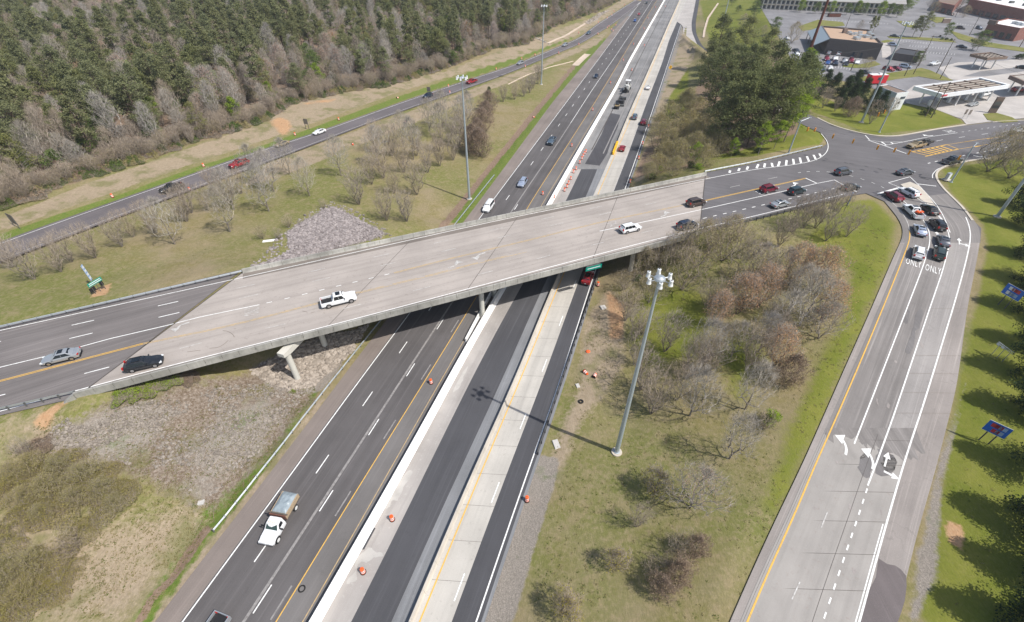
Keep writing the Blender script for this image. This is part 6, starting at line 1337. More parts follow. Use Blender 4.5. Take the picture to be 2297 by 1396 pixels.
pt('body', 'tan_machine' if 'tan_machine' in M else 'mach_black', (0, 0, 0.85, 2.2, 1.4, 0.8)); pt('cab', 'mach_black', (0.1, 0, 1.6, 1.1, 1.2, 0.9)); M['tan_machine'] = plain('tan machine paint', (0.4, 0.3, 0.16), 0.5); pt('rear_cover', 'tan_machine', (-0.9, 0, 1.35, 0.7, 1.3, 0.35)); pt('bucket', 'mach_black', (1.6, 0, 0.4, 0.7, 1.7, 0.6)); pt('lift_arm', 'tan_machine', (0.6, 0.8, 1.2, 2.2, 0.15, 0.2), (0.6, -0.8, 1.2, 2.2, 0.15, 0.2))
wheels(m_, 0.42, (0.6, -0.6), 1.9)
# ---- parked cars around the shops ----
gp = 'cars parked around the shops'
def park(kind, col, x, y, dx, dy, lb): car(kind, col, x, y, x + dx, y + dy, lb, moving=gp)
wall = 'parked facing the dark restaurant wall'
for i, (k, c, x, y, lb) in enumerate([('suv', 'silver', 1858, 123, 'silver suv leftmost of the cars at the restaurant wall'), ('van', 'white', 1880, 124, 'white van second from the left at the restaurant wall'), ('suv', 'green', 1894.5, 125, 'grey green suv third from the left at the restaurant wall'),
        ('pickup', 'navy', 1910, 127, 'navy pickup fourth from the left at the restaurant wall'), ('sedan', 'grey', 1923, 127, 'grey car fifth from the left at the restaurant wall'), ('sedan', 'dark', 1935, 128, 'dark car rightmost at the restaurant wall')]):
    park(k, c, x, y, 3, -9, lb)
for k, c, x, y, lb in [('suv', 'maroon', 1853, 136, 'maroon suv in the upper parking row, left end'), ('sedan', 'blue', 1856, 144, 'bright blue car below the maroon suv in the parking rows'), ('pickup', 'white', 1872, 136, 'white pickup in the upper parking row'), ('pickup', 'navy', 1872, 146, 'navy pickup in the lower parking row'),
        ('suv', 'silver', 1893, 141, 'silver green suv in the upper parking row'), ('suv', 'maroon', 1908, 140, 'dark red suv in the upper parking row'), ('sedan', 'white', 1922, 143, 'white car at the right end of the upper parking row'), ('sedan', 'black', 1897, 147, 'black car in the lower parking row'),
        ('suv', 'white', 1861, 159, 'white suv in the front row above the dark bushes'), ('suv', 'green', 1845, 159, 'dark green suv half hidden behind the bushes'), ('sedan', 'dark', 1831, 158, 'dark roofed car left of the dark green suv')]:
    park(k, c, x, y, 3 if k != 'sedan' else -3, 9, lb)
for k, c, x, y, dx, dy, lb in [('sedan', 'white', 1786, 125, 8, 3, 'white sedan parked by the rusty monopole'), ('sedan', 'dark', 1785, 117, 8, 3, 'dark sedan behind the white one by the monopole'), ('sedan', 'white', 1766, 89, 8, 4, 'white car behind the bare tree on the far lot'), ('sedan', 'grey', 1940.6, 166, 10, 2, 'dark grey sedan alone at the grass edge of the lot'),
        ('suv', 'red', 1992, 159, 8, 2, 'bright red suv on the grass edge beside the utility poles'), ('sedan', 'maroon', 2009, 157, 8, 2, 'dark red sedan right of the bright red one'), ('suv', 'paleblue', 2029, 153, 8, 1, 'silver blue suv with a small trailer by the grass'), ('sedan', 'grey', 2006, 84, 9, 1, 'grey sedan at the hedge behind the dark restaurant'),
        ('suv', 'paleblue', 2002, 104, 9, 1, 'pale blue suv beside the dark restaurant'), ('suv', 'black', 2130, 35, -9, -2, 'black suv parked by the far brick shops'), ('suv', 'brown', 2153.6, 66, 9, 1, 'brown suv under the pink tree on the far lot'), ('suv', 'navy', 2195, 66, 9, 3, 'navy suv near the brick restaurant'), ('sedan', 'navy', 2156, 108, 9, 1, 'navy sedan alone in the empty lot'),
        ('pickup', 'white', 2094, 147, -9, 2, 'white pickup crossing behind the grass tip'), ('sedan', 'silver', 2180, 238, -9, 2, 'silver sedan in front of the gas station canopy'), ('van', 'silver', 2127, 223, -9, 2, 'silver van in the shade of the gas station canopy'), ('pickup', 'white', 2202, 216, 9, -1, 'white pickup behind the canopy pillar'), ('suv', 'red', 2282, 206, 9, 0, 'red suv under the second canopy at the right edge'), ('sedan', 'black', 2292, 155, 9, 1, 'black car beside the round shrub at the right edge'), ('sedan', 'black', 1740, 63, 8, 5, 'dark car by the far left hedge of the lot')]:
    park(k, c, x, y, dx, dy, lb)
# ---------------- vegetation ----------------
def vmat(name, c0, c1, rough=0.9, trans=0.0, island=True):
    g = NG(name, rough, 0.15); f = g.noise(0.9, 2)
    if island:
        ge = g.n('ShaderNodeNewGeometry'); f = g.math('ADD', g.math('MULTIPLY', ge.outputs['Random Per Island'], 0.6), g.math('MULTIPLY', f, 0.4))
    oi = g.n('ShaderNodeObjectInfo'); c = g.mix(g.rng(f, 0.15, 0.85), c0, c1); c = g.mix(g.math('MULTIPLY', oi.outputs['Random'], 0.35), c, g.mix(1.0, c, (1.25, 1.12, 0.85), 'MULTIPLY'))
    if trans:
        g.put(c, g.b.inputs['Base Color']); t = g.n('ShaderNodeBsdfTranslucent'); g.put(c, t.inputs['Color']); mx = g.n('ShaderNodeMixShader'); mx.inputs[0].default_value = trans
        g.l(g.b.outputs[0], mx.inputs[1]); g.l(t.outputs[0], mx.inputs[2]); g.l(mx.outputs[0], g.t.nodes['Material Output'].inputs['Surface']); return g.m
    return g.out(c)
VM = {
 'bark': vmat('bark grey', (0.13, 0.11, 0.095), (0.30, 0.27, 0.24), island=False), 'bark_dark': vmat('bark dark', (0.11, 0.09, 0.075), (0.22, 0.185, 0.16), island=False), 'bark_pine': vmat('bark pine', (0.075, 0.055, 0.045), (0.16, 0.12, 0.10), island=False),
 'twig_grey': vmat('twigs grey', (0.27, 0.25, 0.23), (0.46, 0.43, 0.40)), 'twig_brown': vmat('twigs brown', (0.26, 0.22, 0.18), (0.42, 0.36, 0.31)), 'twig_dark': vmat('twigs dark', (0.19, 0.145, 0.12), (0.32, 0.26, 0.22)),
 'pine': vmat('pine needles', (0.170, 0.192, 0.088), (0.320, 0.335, 0.190), trans=0.5), 'pine_light': vmat('pine needles light', (0.175, 0.200, 0.080), (0.300, 0.318, 0.155), trans=0.5), 'evergreen': vmat('evergreen leaves', (0.018, 0.040, 0.014), (0.055, 0.085, 0.032), trans=0.12),
 'lime': vmat('spring leaves', (0.17, 0.26, 0.016), (0.28, 0.37, 0.05), trans=0.3), 'green': vmat('green leaves', (0.085, 0.135, 0.030), (0.165, 0.220, 0.070), trans=0.3), 'olive': vmat('olive buds', (0.29, 0.265, 0.11), (0.43, 0.39, 0.20), trans=0.35),
 'grovel': vmat('grove leaves', (0.11, 0.135, 0.055), (0.225, 0.25, 0.115), trans=0.45), 'olivel': vmat('olive leaves', (0.18, 0.19, 0.060), (0.30, 0.30, 0.12), trans=0.4), 'thicket': vmat('thicket buds', (0.30, 0.27, 0.085), (0.46, 0.41, 0.18), trans=0.5), 'bud_orange': vmat('orange buds', (0.44, 0.26, 0.15), (0.62, 0.42, 0.28), trans=0.3), 'bud_yellow': vmat('yellow leaves', (0.30, 0.27, 0.03), (0.42, 0.36, 0.07), trans=0.25), 'bud_pink': vmat('pinkish buds', (0.34, 0.22, 0.18), (0.48, 0.34, 0.29), trans=0.2), 'leaf_brown': vmat('rusty leaves', (0.28, 0.21, 0.15), (0.42, 0.33, 0.25), trans=0.35),
}
def rotv(rng, n):
    a = rng.normal(size=(n, 3)); return a / (np.linalg.norm(a, axis=1)[:, None] + 1e-9)
def tubes(segs, sides):
    """segs (n, 8): p q r0 r1 -> V, F"""
    s = np.asarray(segs, float); n = len(s); p, q, r0, r1 = s[:, :3], s[:, 3:6], s[:, 6], s[:, 7]; d = q - p; d /= np.linalg.norm(d, axis=1)[:, None] + 1e-9
    up = np.where(np.abs(d[:, 2:3]) > 0.9, [[1.0, 0, 0]], [[0, 0, 1.0]]); a = np.cross(d, up); a /= np.linalg.norm(a, axis=1)[:, None] + 1e-9; b = np.cross(d, a); V = np.empty((n, 2 * sides, 3))
    for i in range(sides):
        t = 2 * math.pi * i / sides; o = a * math.cos(t) + b * math.sin(t); V[:, i] = p + o * r0[:, None]; V[:, sides + i] = q + o * r1[:, None]
    k = np.arange(sides); F = np.stack([k, (k + 1) % sides, sides + (k + 1) % sides, sides + k], 1)[None] + (np.arange(n) * 2 * sides)[:, None, None]; return V.reshape(-1, 3), F.reshape(-1, 4)
def leaves(C, size, rng, aspect=0.7, up=0.0):
    n = len(C); a = rotv(rng, n); b = rotv(rng, n); nrm = np.cross(a, b); nrm[:, 2] += up; b = np.cross(nrm, a); b /= np.linalg.norm(b, axis=1)[:, None] + 1e-9; s = (size * rng.uniform(0.6, 1.3, n))[:, None]
    a = a * s * 0.5; b = b * s * 0.5 * aspect; V = np.stack([C - a - b, C + a - b * 0.6, C + a * 0.8 + b, C - a * 0.7 + b * 0.8], 1); F = np.arange(4 * n).reshape(n, 4); return V.reshape(-1, 3), F
def joinvf(L):
    V, F, o = [], [], 0
    for v, f in L: V.append(v); F.append(f + o); o += len(v)
    return np.vstack(V), np.vstack(F)
def branchy(seed, h, rad, clear, n, shape='vase', stems=1, r0=0.11, tw=0.0075, spray=8, sl=0.7, jit=0.06):
    """tips spread through the crown's envelope are joined back to the stem, nearest rising node first"""
    rg = np.random.default_rng(seed); N = []; par = []
    for s in range(stems):
        a = 2 * math.pi * s / stems + rg.uniform(-0.4, 0.4); ln = 0.0 if stems == 1 else 0.35 * rad; k0 = 6 if stems == 1 else 4; top_ = h * (0.78 if stems == 1 else 0.42)
        for i in range(k0 + 1):
            t = i / k0; N.append((ln * t * math.cos(a) + rg.normal(0, 0.04) * i + 0.06 * math.cos(a), ln * t * math.sin(a) + rg.normal(0, 0.04) * i + 0.06 * math.sin(a), -0.15 + t * top_)); par.append(len(N) - 2 if i else -1)
    tips = []
    while len(tips) < n:
        t = rg.random() ** 0.75; z = h * (clear + (1 - clear) * t); pr_ = {'vase': 0.25 + 0.9 * t if t < 0.75 else 0.925 * math.sqrt(max(0, 1 - ((t - 0.75) / 0.27) ** 2)), 'round': math.sqrt(max(0.02, 1 - (2 * t - 0.85) ** 2 * 0.9)), 'up': (0.35 + 0.75 * min(1, t * 2.2)) * math.sqrt(max(0.02, 1 - t * t * 0.96))}[shape]
        a = rg.uniform(0, 2 * math.pi); r_ = rad * pr_ * math.sqrt(rg.uniform(0.08, 1)) * (1 + 0.24 * math.sin(2 * a + seed) + 0.16 * math.sin(5 * a + z)); tips.append((r_ * math.cos(a), r_ * math.sin(a), z))
    tips = np.array(tips); tips = tips[np.argsort(np.hypot(tips[:, 0], tips[:, 1]) * 0.8 + tips[:, 2])]; A = np.zeros((len(N) + n * 3, 3)); A[:len(N)] = N; m = len(N); Dn = np.zeros_like(A); Dn[:m, 2] = 1.0; par = par + [0] * (n * 3); ends = []
    for q in tips:
        d = q - A[:m]; L = np.linalg.norm(d, axis=1) + 1e-6; c = L * (1 + 2.0 * np.clip(0.5 - d[:, 2] / L, 0, 2) + 0.9 * (1 - (d * Dn[:m]).sum(1) / L)); j = int(np.argmin(c)); prev = j; k = 2 if L[j] > 0.5 else 1
        for i in range(1, k + 1):
            w_ = A[j] + d[j] * i / k + rg.normal(0, jit * 0.3 * L[j], 3) * (i < k); A[m] = w_; par[m] = prev; Dn[m] = (w_ - A[prev]) / (np.linalg.norm(w_ - A[prev]) + 1e-6) * 0.7 + Dn[prev] * 0.3; prev = m; m += 1
        ends.append(prev)
    A = A[:m]; ar = np.full(m, tw * tw * 1.4); kids = np.zeros(m, int)
    for i in range(m - 1, 0, -1):
        if par[i] >= 0: ar[par[i]] += ar[i] * 0.92; kids[par[i]] += 1
    r_ = np.sqrt(ar); r_ = r_ / r_.max(); r_ = r0 * r_ ** 1.15; r_ = np.maximum(r_, tw); T, Wg = [], []; intr = [False] * m
    for i in range(m):
        if par[i] < 0: intr[i] = True; continue
        p_ = par[i]; intr[i] = r_[i] > r0 * 0.42 and intr[p_]; (T if intr[i] else Wg).append((*A[p_], *A[i], r_[p_] if r_[p_] < r_[i] * 1.6 else r_[i] * 1.3, r_[i]))
    for e in ends:
        base = A[e]; o = base - A[par[e]]; o = o / (np.linalg.norm(o) + 1e-6)
        for _ in range(spray):
            d = o * 0.9 + rg.normal(0, 0.36, 3) + [0, 0, 0.45]; d /= np.linalg.norm(d); Wg.append((*base, *(base + d * sl * rg.uniform(0.5, 1.3)), tw, tw * 0.45))
    return T, Wg, A[ends]
TREE = {}
def reg(key, trunk, crown, tm, cm, cmi=None):
    a = npmesh('trunk', *trunk, tm); b = npmesh('crown', *crown, cm, mi=cmi); TREE[key] = (a.data, b.data); bpy.data.objects.remove(a); bpy.data.objects.remove(b)
def bare(key, seed, h, rad, clear, n, bark, twig, bud=None, budn=0, buds=0.12, spread=0.2, **kw):
    T, Wg, tips = branchy(seed, h, rad, clear, n, **kw); rng = np.random.default_rng(seed); tr = tubes(T, 5); cr = tubes(Wg, 3); mi = np.zeros(len(cr[1]), int); mats = [VM[twig]]
    if bud:
        idx = rng.integers(0, len(tips), budn); C = tips[idx] + rng.normal(0, spread, (budn, 3)); lv = leaves(C, buds, rng); mi = np.r_[mi, np.ones(len(lv[1]), int)]; cr = joinvf([cr, lv]); mats.append(VM[bud])
    reg(key, tr, cr, VM[bark], mats, mi)
for i in range(4): bare(f'vase{i}', 10 + i, 6.2, 2.5, 0.14, 380, 'bark', 'twig_brown', shape='vase', stems=5 + i % 2, r0=0.075, sl=0.7, spray=5)
for i in range(3): bare(f'grey{i}', 30 + i, 8.0, 2.4, 0.24, 420, 'bark', 'twig_grey', shape='round', stems=1, r0=0.12, sl=0.75, spray=5)
for i in range(3): bare(f'brush{i}', 50 + i, 5.6, 3.3, 0.08, 320, 'bark_dark', 'twig_brown', 'olive', 800, 0.10, shape='vase', stems=6, r0=0.07, sl=0.75, spray=5)
for i in range(2): bare(f'dense{i}', 60 + i, 5.2, 2.6, 0.06, 520, 'bark_dark', 'twig_dark', 'leaf_brown', 3000, 0.14, shape='round', stems=6, r0=0.07, sl=0.6)
for i in range(2): bare(f'orange{i}', 70 + i, 8.0, 3.0, 0.2, 520, 'bark_dark', 'twig_grey', 'bud_orange', 3800, 0.13, 0.35, shape='up', stems=2, r0=0.12, spray=5)
bare('pink0', 80, 8.0, 3.2, 0.2, 560, 'bark', 'twig_grey', 'bud_pink', 1200, 0.10, 0.3, shape='round', stems=2, r0=0.13, spray=5)
bare('yellow0', 85, 4.2, 2.0, 0.1, 300, 'bark_dark', 'twig_brown', 'bud_yellow', 900, 0.13, shape='round', stems=4, r0=0.07)
for i in range(2): bare(f'olive{i}', 88 + i, 7.5, 3.6, 0.12, 400, 'bark', 'twig_brown', 'olive', 1900, 0.11, 0.3, shape='round', stems=4, r0=0.10, spray=5)
for i in range(2): bare(f'oliveb{i}', 120 + i, 7.5, 4.0, 0.05, 420, 'bark', 'twig_brown', 'olive', 6500, 0.14, 0.4, shape='round', stems=5, r0=0.10, spray=5)
for i in range(4): bare(f'tall{i}', 90 + i, 17.0, 3.4, 0.28, 380, 'bark', 'twig_grey' if i % 2 else 'twig_brown', shape='up' if i < 2 else 'round', stems=1, r0=0.20, tw=0.014, spray=5, sl=1.5)
bare('tallred', 96, 15.0, 3.4, 0.3, 400, 'bark', 'twig_grey', 'bud_pink', 1600, 0.26, 0.5, shape='up', stems=1, r0=0.18, tw=0.014, spray=5, sl=1.5)
def pine(key, seed, h, cb, rad, n, size, mat, per=34, bark='bark_pine', shape='pine'):
    rng = np.random.default_rng(seed); S = [(0, 0, -0.3, 0.15, 0.1, h * 0.5, h * 0.0125, h * 0.009), (0.15, 0.1, h * 0.5, 0.0, 0.2, h * 0.97, h * 0.009, 0.03)]; C = []
    for i in range(n):
        t = rng.random() ** 0.8; z = h * (cb + (1 - cb) * t); prof = {'pine': (1 - t) ** 0.55 * (0.55 + 0.45 * min(1, t * 5)), 'round': math.sqrt(max(0.03, 1 - (2 * t - 0.9) ** 2)), 'cone': (1 - t) ** 0.8 + 0.05}[shape]
        a = rng.uniform(0, 2 * math.pi); r_ = rad * prof * rng.uniform(0.35, 1.1) * (1 + 0.22 * math.sin(2 * a + seed) + 0.15 * math.sin(z * 1.1 + seed)); x, y = math.cos(a) * r_, math.sin(a) * r_; C.append((x, y, z)); S.append((0, 0.1, z - r_ * 0.35, x * 0.9, y * 0.9, z - 0.1, 0.05, 0.02))
    C = np.array(C); k = len(C); cl = rad * (0.26 if shape == 'pine' else 0.30); pts = np.repeat(C, per, 0) + rotv(rng, k * per) * (rng.random((k * per, 1)) ** 0.5) * cl * np.array([[1.15, 1.15, 0.72]]); lv = leaves(pts, size, rng, 0.6, up=1.3); reg(key, tubes(S[:2], 8), joinvf([lv, tubes(S[2:], 3)]), VM[bark], [VM[mat], VM[bark]], np.r_[np.zeros(len(lv[1]), int), np.ones((len(S) - 2) * 3, int)])
for i in range(4): pine(f'pine{i}', 200 + i, 20 + 2 * i, 0.40, 3.9, 84, 0.50, 'pine', 40)
for i in range(3): pine(f'pinr{i}', 260 + i, 16 + 2.5 * i, 0.28, 4.2, 80, 0.46, 'pine' if i else 'pine_light', 40, shape='round')
for i in range(2): pine(f'leafo{i}', 270 + i, 13 + 3 * i, 0.25, 3.8, 60, 0.34, 'olivel' if i else 'green', 38, 'bark', 'round')
for i in range(2): pine(f'pinel{i}', 210 + i, 17 + 2 * i, 0.30, 3.6, 76, 0.46, 'pine_light', 38)
for i in range(3): pine(f'grove{i}', 250 + i, 21 + i, 0.12, 5.0, 110, 0.46, 'grovel' if i != 1 else 'pine_light', 50, shape='round')
for i in range(2): pine(f'lime{i}', 220 + i, 13 + 2 * i, 0.25, 3.4, 60, 0.36, 'lime', 42, 'bark', 'round')
pine('limet0', 227, 7, 0.15, 2.9, 55, 0.28, 'lime', 46, 'bark', 'round'); pine('greent0', 225, 9, 0.2, 3.2, 60, 0.30, 'green', 46, 'bark', 'round'); pine('greent1', 226, 6, 0.2, 2.6, 50, 0.26, 'green', 46, 'bark', 'round')
pine('mag0', 230, 10, 0.02, 3.6, 110, 0.22, 'evergreen', 110, 'bark_dark', 'cone'); pine('mag1', 231, 9, 0.02, 3.3, 100, 0.22, 'evergreen', 110, 'bark_dark', 'cone')
pine('bush0', 240, 2.0, 0.1, 1.5, 34, 0.20, 'evergreen', 40, 'bark_dark', 'round'); pine('bush1', 241, 1.8, 0.1, 1.4, 34, 0.20, 'green', 40, 'bark', 'round'); pine('limeb', 242, 2.2, 0.1, 1.5, 34, 0.18, 'lime', 40, 'bark', 'round'); pine('yshrub', 243, 2.2, 0.05, 1.8, 40, 0.18, 'bud_yellow', 34, 'bark', 'round')
def low(key, seed, h, rad, mat, n=5200, size=0.15, twig='twig_brown'):
    rng = np.random.default_rng(seed); a = rng.uniform(0, 2 * math.pi, n); r_ = rad * np.sqrt(rng.random(n)); ph = rng.uniform(0, 6, 4); lump = 1 + 0.22 * np.sin(3 * a + ph[0]) + 0.14 * np.sin(5 * a + ph[1]); x, y = r_ * lump * np.cos(a), r_ * lump * np.sin(a)
    top = h * (1 - (r_ / rad) ** 2.2) * (0.55 + 0.45 * np.sin(x * 2.1 + ph[2]) * np.sin(y * 1.9 + ph[3])) + 0.1; z = top * rng.random(n) ** 0.4; lv = leaves(np.stack([x, y, z], 1), size, rng, 0.7, up=0.3); m = 2600; j = rng.integers(0, n, m); P0 = np.stack([x[j], y[j], z[j] * 0.5], 1); P1 = P0 + rotv(rng, m) * 0.35 + [0, 0, 0.35]; tw = tubes(np.hstack([P0, P1, np.full((m, 1), 0.012), np.full((m, 1), 0.006)]), 3); reg(key, tubes([(0, 0, -0.2, 0, 0, 0.4, 0.08, 0.05)], 5), joinvf([lv, tw]), VM['bark_dark'], [VM[mat], VM[twig]], np.r_[np.zeros(len(lv[1]), int), np.ones(len(tw[1]), int)])
low('thicket0', 300, 2.9, 3.4, 'thicket', 7000, 0.11); low('thicket1', 301, 2.5, 2.8, 'thicket', 5000, 0.11); low('thicketd', 302, 1.7, 2.6, 'leaf_brown', 3600, 0.14, 'twig_dark'); low('scrub0', 303, 2.6, 2.6, 'olive', 2600, 0.22); low('scrub1', 304, 3.0, 2.8, 'green', 2600, 0.26); low('scrub2', 305, 3.0, 2.8, 'leaf_brown', 1800, 0.22, 'twig_grey'); low('limebed', 306, 1.3, 2.0, 'lime', 3200, 0.16)
def tree(key, p, s, rz, name, label, cat, group, sz=None):
    r = empty(name, tuple(p), rz, label, cat, group); r.scale = (s, s, s if sz is None else sz)
    for nm, me in zip(('trunk', 'crown'), TREE[key]):
        o = bpy.data.objects.new(nm, me); link(o); o.parent = r
    return r
rt = random.Random(11)
def planted(L, keys, name, lbl, cat, group, s0, s1, low_=False):
    L = sorted(L, key=lambda q: q[0])
    for i, q in enumerate(L):
        s = q[2] if len(q) > 2 else rt.uniform(s0, s1); lb = lbl.replace('#', ordn(i)) if len(L) > 1 else lbl.replace('# ', '').replace(' from the left', ''); tree(keys[(i * 7 + 3) % len(keys)], G(q[0], q[1]), s, rt.uniform(0, 6.28), name, lb, cat, group)
VZ4 = ['vase0', 'vase1', 'vase2', 'vase3']; G3 = ['grey0', 'grey1', 'grey2']
planted([(78, 627), (138, 610), (162, 588), (215, 579), (274, 554), (300, 532), (350, 524), (420, 497), (431, 478), (467, 472), (542, 435), (520, 455), (30, 600), (490, 440)], VZ4, 'bare_tree', '# bare many stemmed tree from the left in the row below the slip road', 'tree', 'bare trees between slip road and west approach', 1.0, 1.25)
planted([(393, 548), (517, 520), (527, 470.6), (603, 474.5), (616, 430), (694.5, 440.6), (766, 395), (850, 371), (650, 392), (580, 412)], G3, 'bare_tree', '# pale grey single trunk tree from the left on the infield grass', 'tree', 'grey trees on the infield', 1.15, 1.45)
planted([(805.5, 459), (868, 495), (912.7, 497), (885, 434), (834, 414), (907, 387), (936, 437), (960, 387), (987, 372.6), (1017, 359.6), (846, 340), (860, 400), (935, 350), (880, 350), (1030, 330), (1010, 320), (1035, 300), (985, 340)], VZ4, 'bare_tree', '# bare many stemmed tree from the left in the grove behind the bridge', 'tree', 'bare grove left of the motorway', 1.2, 1.5)
planted([(963.6, 295), (928, 358), (993.7, 287), (988, 310), (1050, 275), (1035, 290), (905, 330)], G3, 'bare_tree', '# thin grey tree from the left behind the bare grove', 'tree', 'grey trees on the infield', 1.3, 1.6)
planted([(1129, 228.6), (1155, 223.5), (1175, 217), (1188.4, 209), (1196, 198.5), (1206, 189), (1208, 178)], VZ4, 'bare_tree', '# small bare tree from the left in the neat far row by the far mast', 'tree', 'small bare trees in the far row', 0.95, 1.15)
planted([(1060, 340), (1072, 318), (1082, 295), (1090, 272), (1096, 250), (1075, 352)], ['dense0', 'dense1'], 'brown_tree', '# dense rusty brown tree from the left in the clump at the high mast', 'tree', 'dense brown clump', 1.3, 1.7)
planted([(1098, 243)], ['pinel0'], 'evergreen_tree', '# small dark evergreen standing behind the rusty brown clump', 'tree', 'lone evergreens', 0.45, 0.5)
planted([(727, 468, 0.42), (649, 510, 0.5), (626, 536, 0.42), (589, 536, 0.5)], ['brush0', 'brush2'], 'bush', '# reddish twiggy bush from the left on the edge of the stone slope', 'bush', 'twiggy bushes by the stone slope', 0.45, 0.5)
# right field
planted([(1867, 487.6), (1801.5, 512), (1852, 541), (1898, 530.7), (1745, 554), (1775, 520), (1828, 512)], VZ4, 'bare_tree', '# leaning bare dark tree from the left on the bright green corner slope', 'tree', 'bare trees below the junction', 1.05, 1.35)
planted([(1515, 590, 1.3), (1560, 600, 1.35), (1620, 585, 1.3), (1680, 580, 1.2), (1590, 560, 1.1), (1650, 640, 1.25), (1530, 650, 1.2), (1480, 600, 1.0), (1440, 620, 0.9), (1700, 640, 1.0), (1590, 690, 1.0), (1455, 680, 0.9), (1400, 650, 0.8), (1640, 545, 1.0), (1545, 550, 0.9), (1440, 750, 0.9)], ['olive0', 'brush0', 'brush1', 'brush2', 'olive1'], 'brushy_tree', '# olive brown brushy tree from the left in the thicket right of the bridge', 'tree', 'thicket right of the bridge', 1.0, 1.3)
planted([(1423, 818), (1437, 874.6), (1459.6, 928), (1491, 788), (1517, 898), (1420, 763.6), (1402, 719), (1676, 831), (1720, 766), (1580, 840), (1540, 850)], VZ4, 'bare_tree', '# bare many stemmed tree from the left in the field around the near mast', 'tree', 'bare trees of the right field', 0.95, 1.3)
planted([(1548, 933, 1.2), (1572, 829, 1.25), (1671, 919, 1.15), (1793, 730, 1.35), (1738, 760, 1.2), (1634.6, 1030, 1.1), (1768, 700, 1.2), (1700, 790, 1.0), (1640, 800, 0.9)], G3, 'bare_tree', '# big grey bare tree from the left in the middle of the right field', 'tree', 'grey trees of the right field', 0.9, 1.1)
planted([(1822, 653, 1.15), (1653, 705, 1.05), (1731, 826, 1.0), (1700, 690, 1.1), (1770, 640, 1.1), (1840, 720, 1.0), (1740, 640, 1.0), (1835, 760, 0.9), (1600, 730, 0.9), (1690, 630, 1.0)], ['orange0', 'orange1', 'pink0'], 'budding_tree', '# orange budding tree from the left in the right field', 'tree', 'budding trees of the right field', 1.0, 1.2)
planted([(1762, 857, 1.0), (1712, 962, 0.55), (1480, 1330, 0.62), (1516, 1300, 0.7), (1556, 1240, 0.62), (1462, 1285, 0.5), (1520, 1235, 0.58), (1500, 1270, 0.45)], ['dense0', 'brush1', 'dense1', 'brush2'], 'brown_tree', '# dense brown tree from the left of the right field', 'tree', 'dense brown trees of the right field', 0.9, 1.0)
planted([(1548, 1139, 1.0)], ['pink0'], 'budding_tree', 'wide pale budding tree between the two shadows in the lower right field', 'tree', 'budding trees of the right field', 1.0, 1.2)
planted([(1467, 1104, 1.0), (1269, 1377, 0.95), (1380, 1269, 0.75)], ['yellow0'], 'yellow_bush', '# yellow budded small tree from the left in the lower right field', 'bush', 'yellow budded small trees', 0.8, 1.0)
planted([(1428, 1181, 0.65)], ['vase2'], 'bare_tree', 'small bare reddish tree with a forked shadow in the lower right field', 'tree', 'bare trees of the right field', 0.6, 0.7)
planted([(1728, 948, 0.9)], ['limeb'], 'lime_bush', 'round lime green bush beside the dark reddish brush', 'bush', 'lime bushes', 1, 1)
planted([(1425, 600, 0.8), (1432, 628, 0.6), (1845, 700, 0.0 + 0.7)], ['bush1'], 'green_bush', '# green bush from the left in the thicket edge right of the bridge', 'bush', 'green bushes', 0.7, 0.9)
# behind the east end of the bridge
planted([(1478, 335, 1.1), (1515, 372, 1.0), (1470, 392, 0.8), (1555, 356, 1.0), (1540, 310, 1.15), (1497, 282, 1.1), (1588, 335, 0.9), (1500, 345, 1.0), (1530, 260, 1.1), (1575, 300, 1.0), (1455, 400, 0.6), (1560, 275, 1.1), (1590, 310, 1.1), (1605, 345, 0.9), (1520, 330, 1.2), (1550, 330, 1.1), (1490, 370, 0.9), (1510, 395, 0.7), (1575, 375, 0.8), (1475, 300, 0.9), (1540, 240, 0.9)], ['oliveb0', 'oliveb1'], 'brushy_tree', '# olive brown tree from the left above the east end of the bridge', 'tree', 'olive trees behind the bridge end', 1, 1.1)
planted([(1462, 402, 0.9), (1548, 376, 0.9), (1565, 382, 0.8), (1480, 384, 0.7)], ['limeb', 'bush1'], 'green_bush', '# green bush from the left touching the north parapet east end', 'bush', 'green bushes at the parapet', 0.7, 0.9)
pg = [(1605, 335), (1640, 338), (1675, 330), (1712, 325), (1748, 305), (1768, 282), (1618, 298), (1655, 292), (1700, 288), (1735, 262), (1595, 262), (1632, 252), (1672, 250), (1712, 235), (1590, 222), (1625, 212), (1665, 208), (1578, 190), (1612, 178), (1650, 172), (1600, 150), (1700, 190)]
planted(pg, ['grove0', 'grove1', 'grove2'], 'pine_tree', '# tall dark pine from the left in the grove right of the motorway', 'tree', 'pine grove right of the motorway', 0.80, 1.08)
planted([(1758, 318, 0.95), (1778, 292, 0.9), (1700, 348, 0.6), (1640, 352, 0.4), (1790, 262, 0.9), (1795, 225, 0.9), (1790, 195, 1.0), (1735, 335, 0.6), (1555, 375, 0.45)], ['lime0', 'lime1'], 'lime_tree', '# bright lime green tree from the left at the edge of the pine grove', 'tree', 'lime green trees', 0.6, 0.8)
planted([(1650, 348, 0.8), (1700, 343, 0.7)], ['bush0', 'bush1'], 'green_bush', '# low green bush from the left at the foot of the pine grove', 'bush', 'green bushes', 0.7, 0.9)
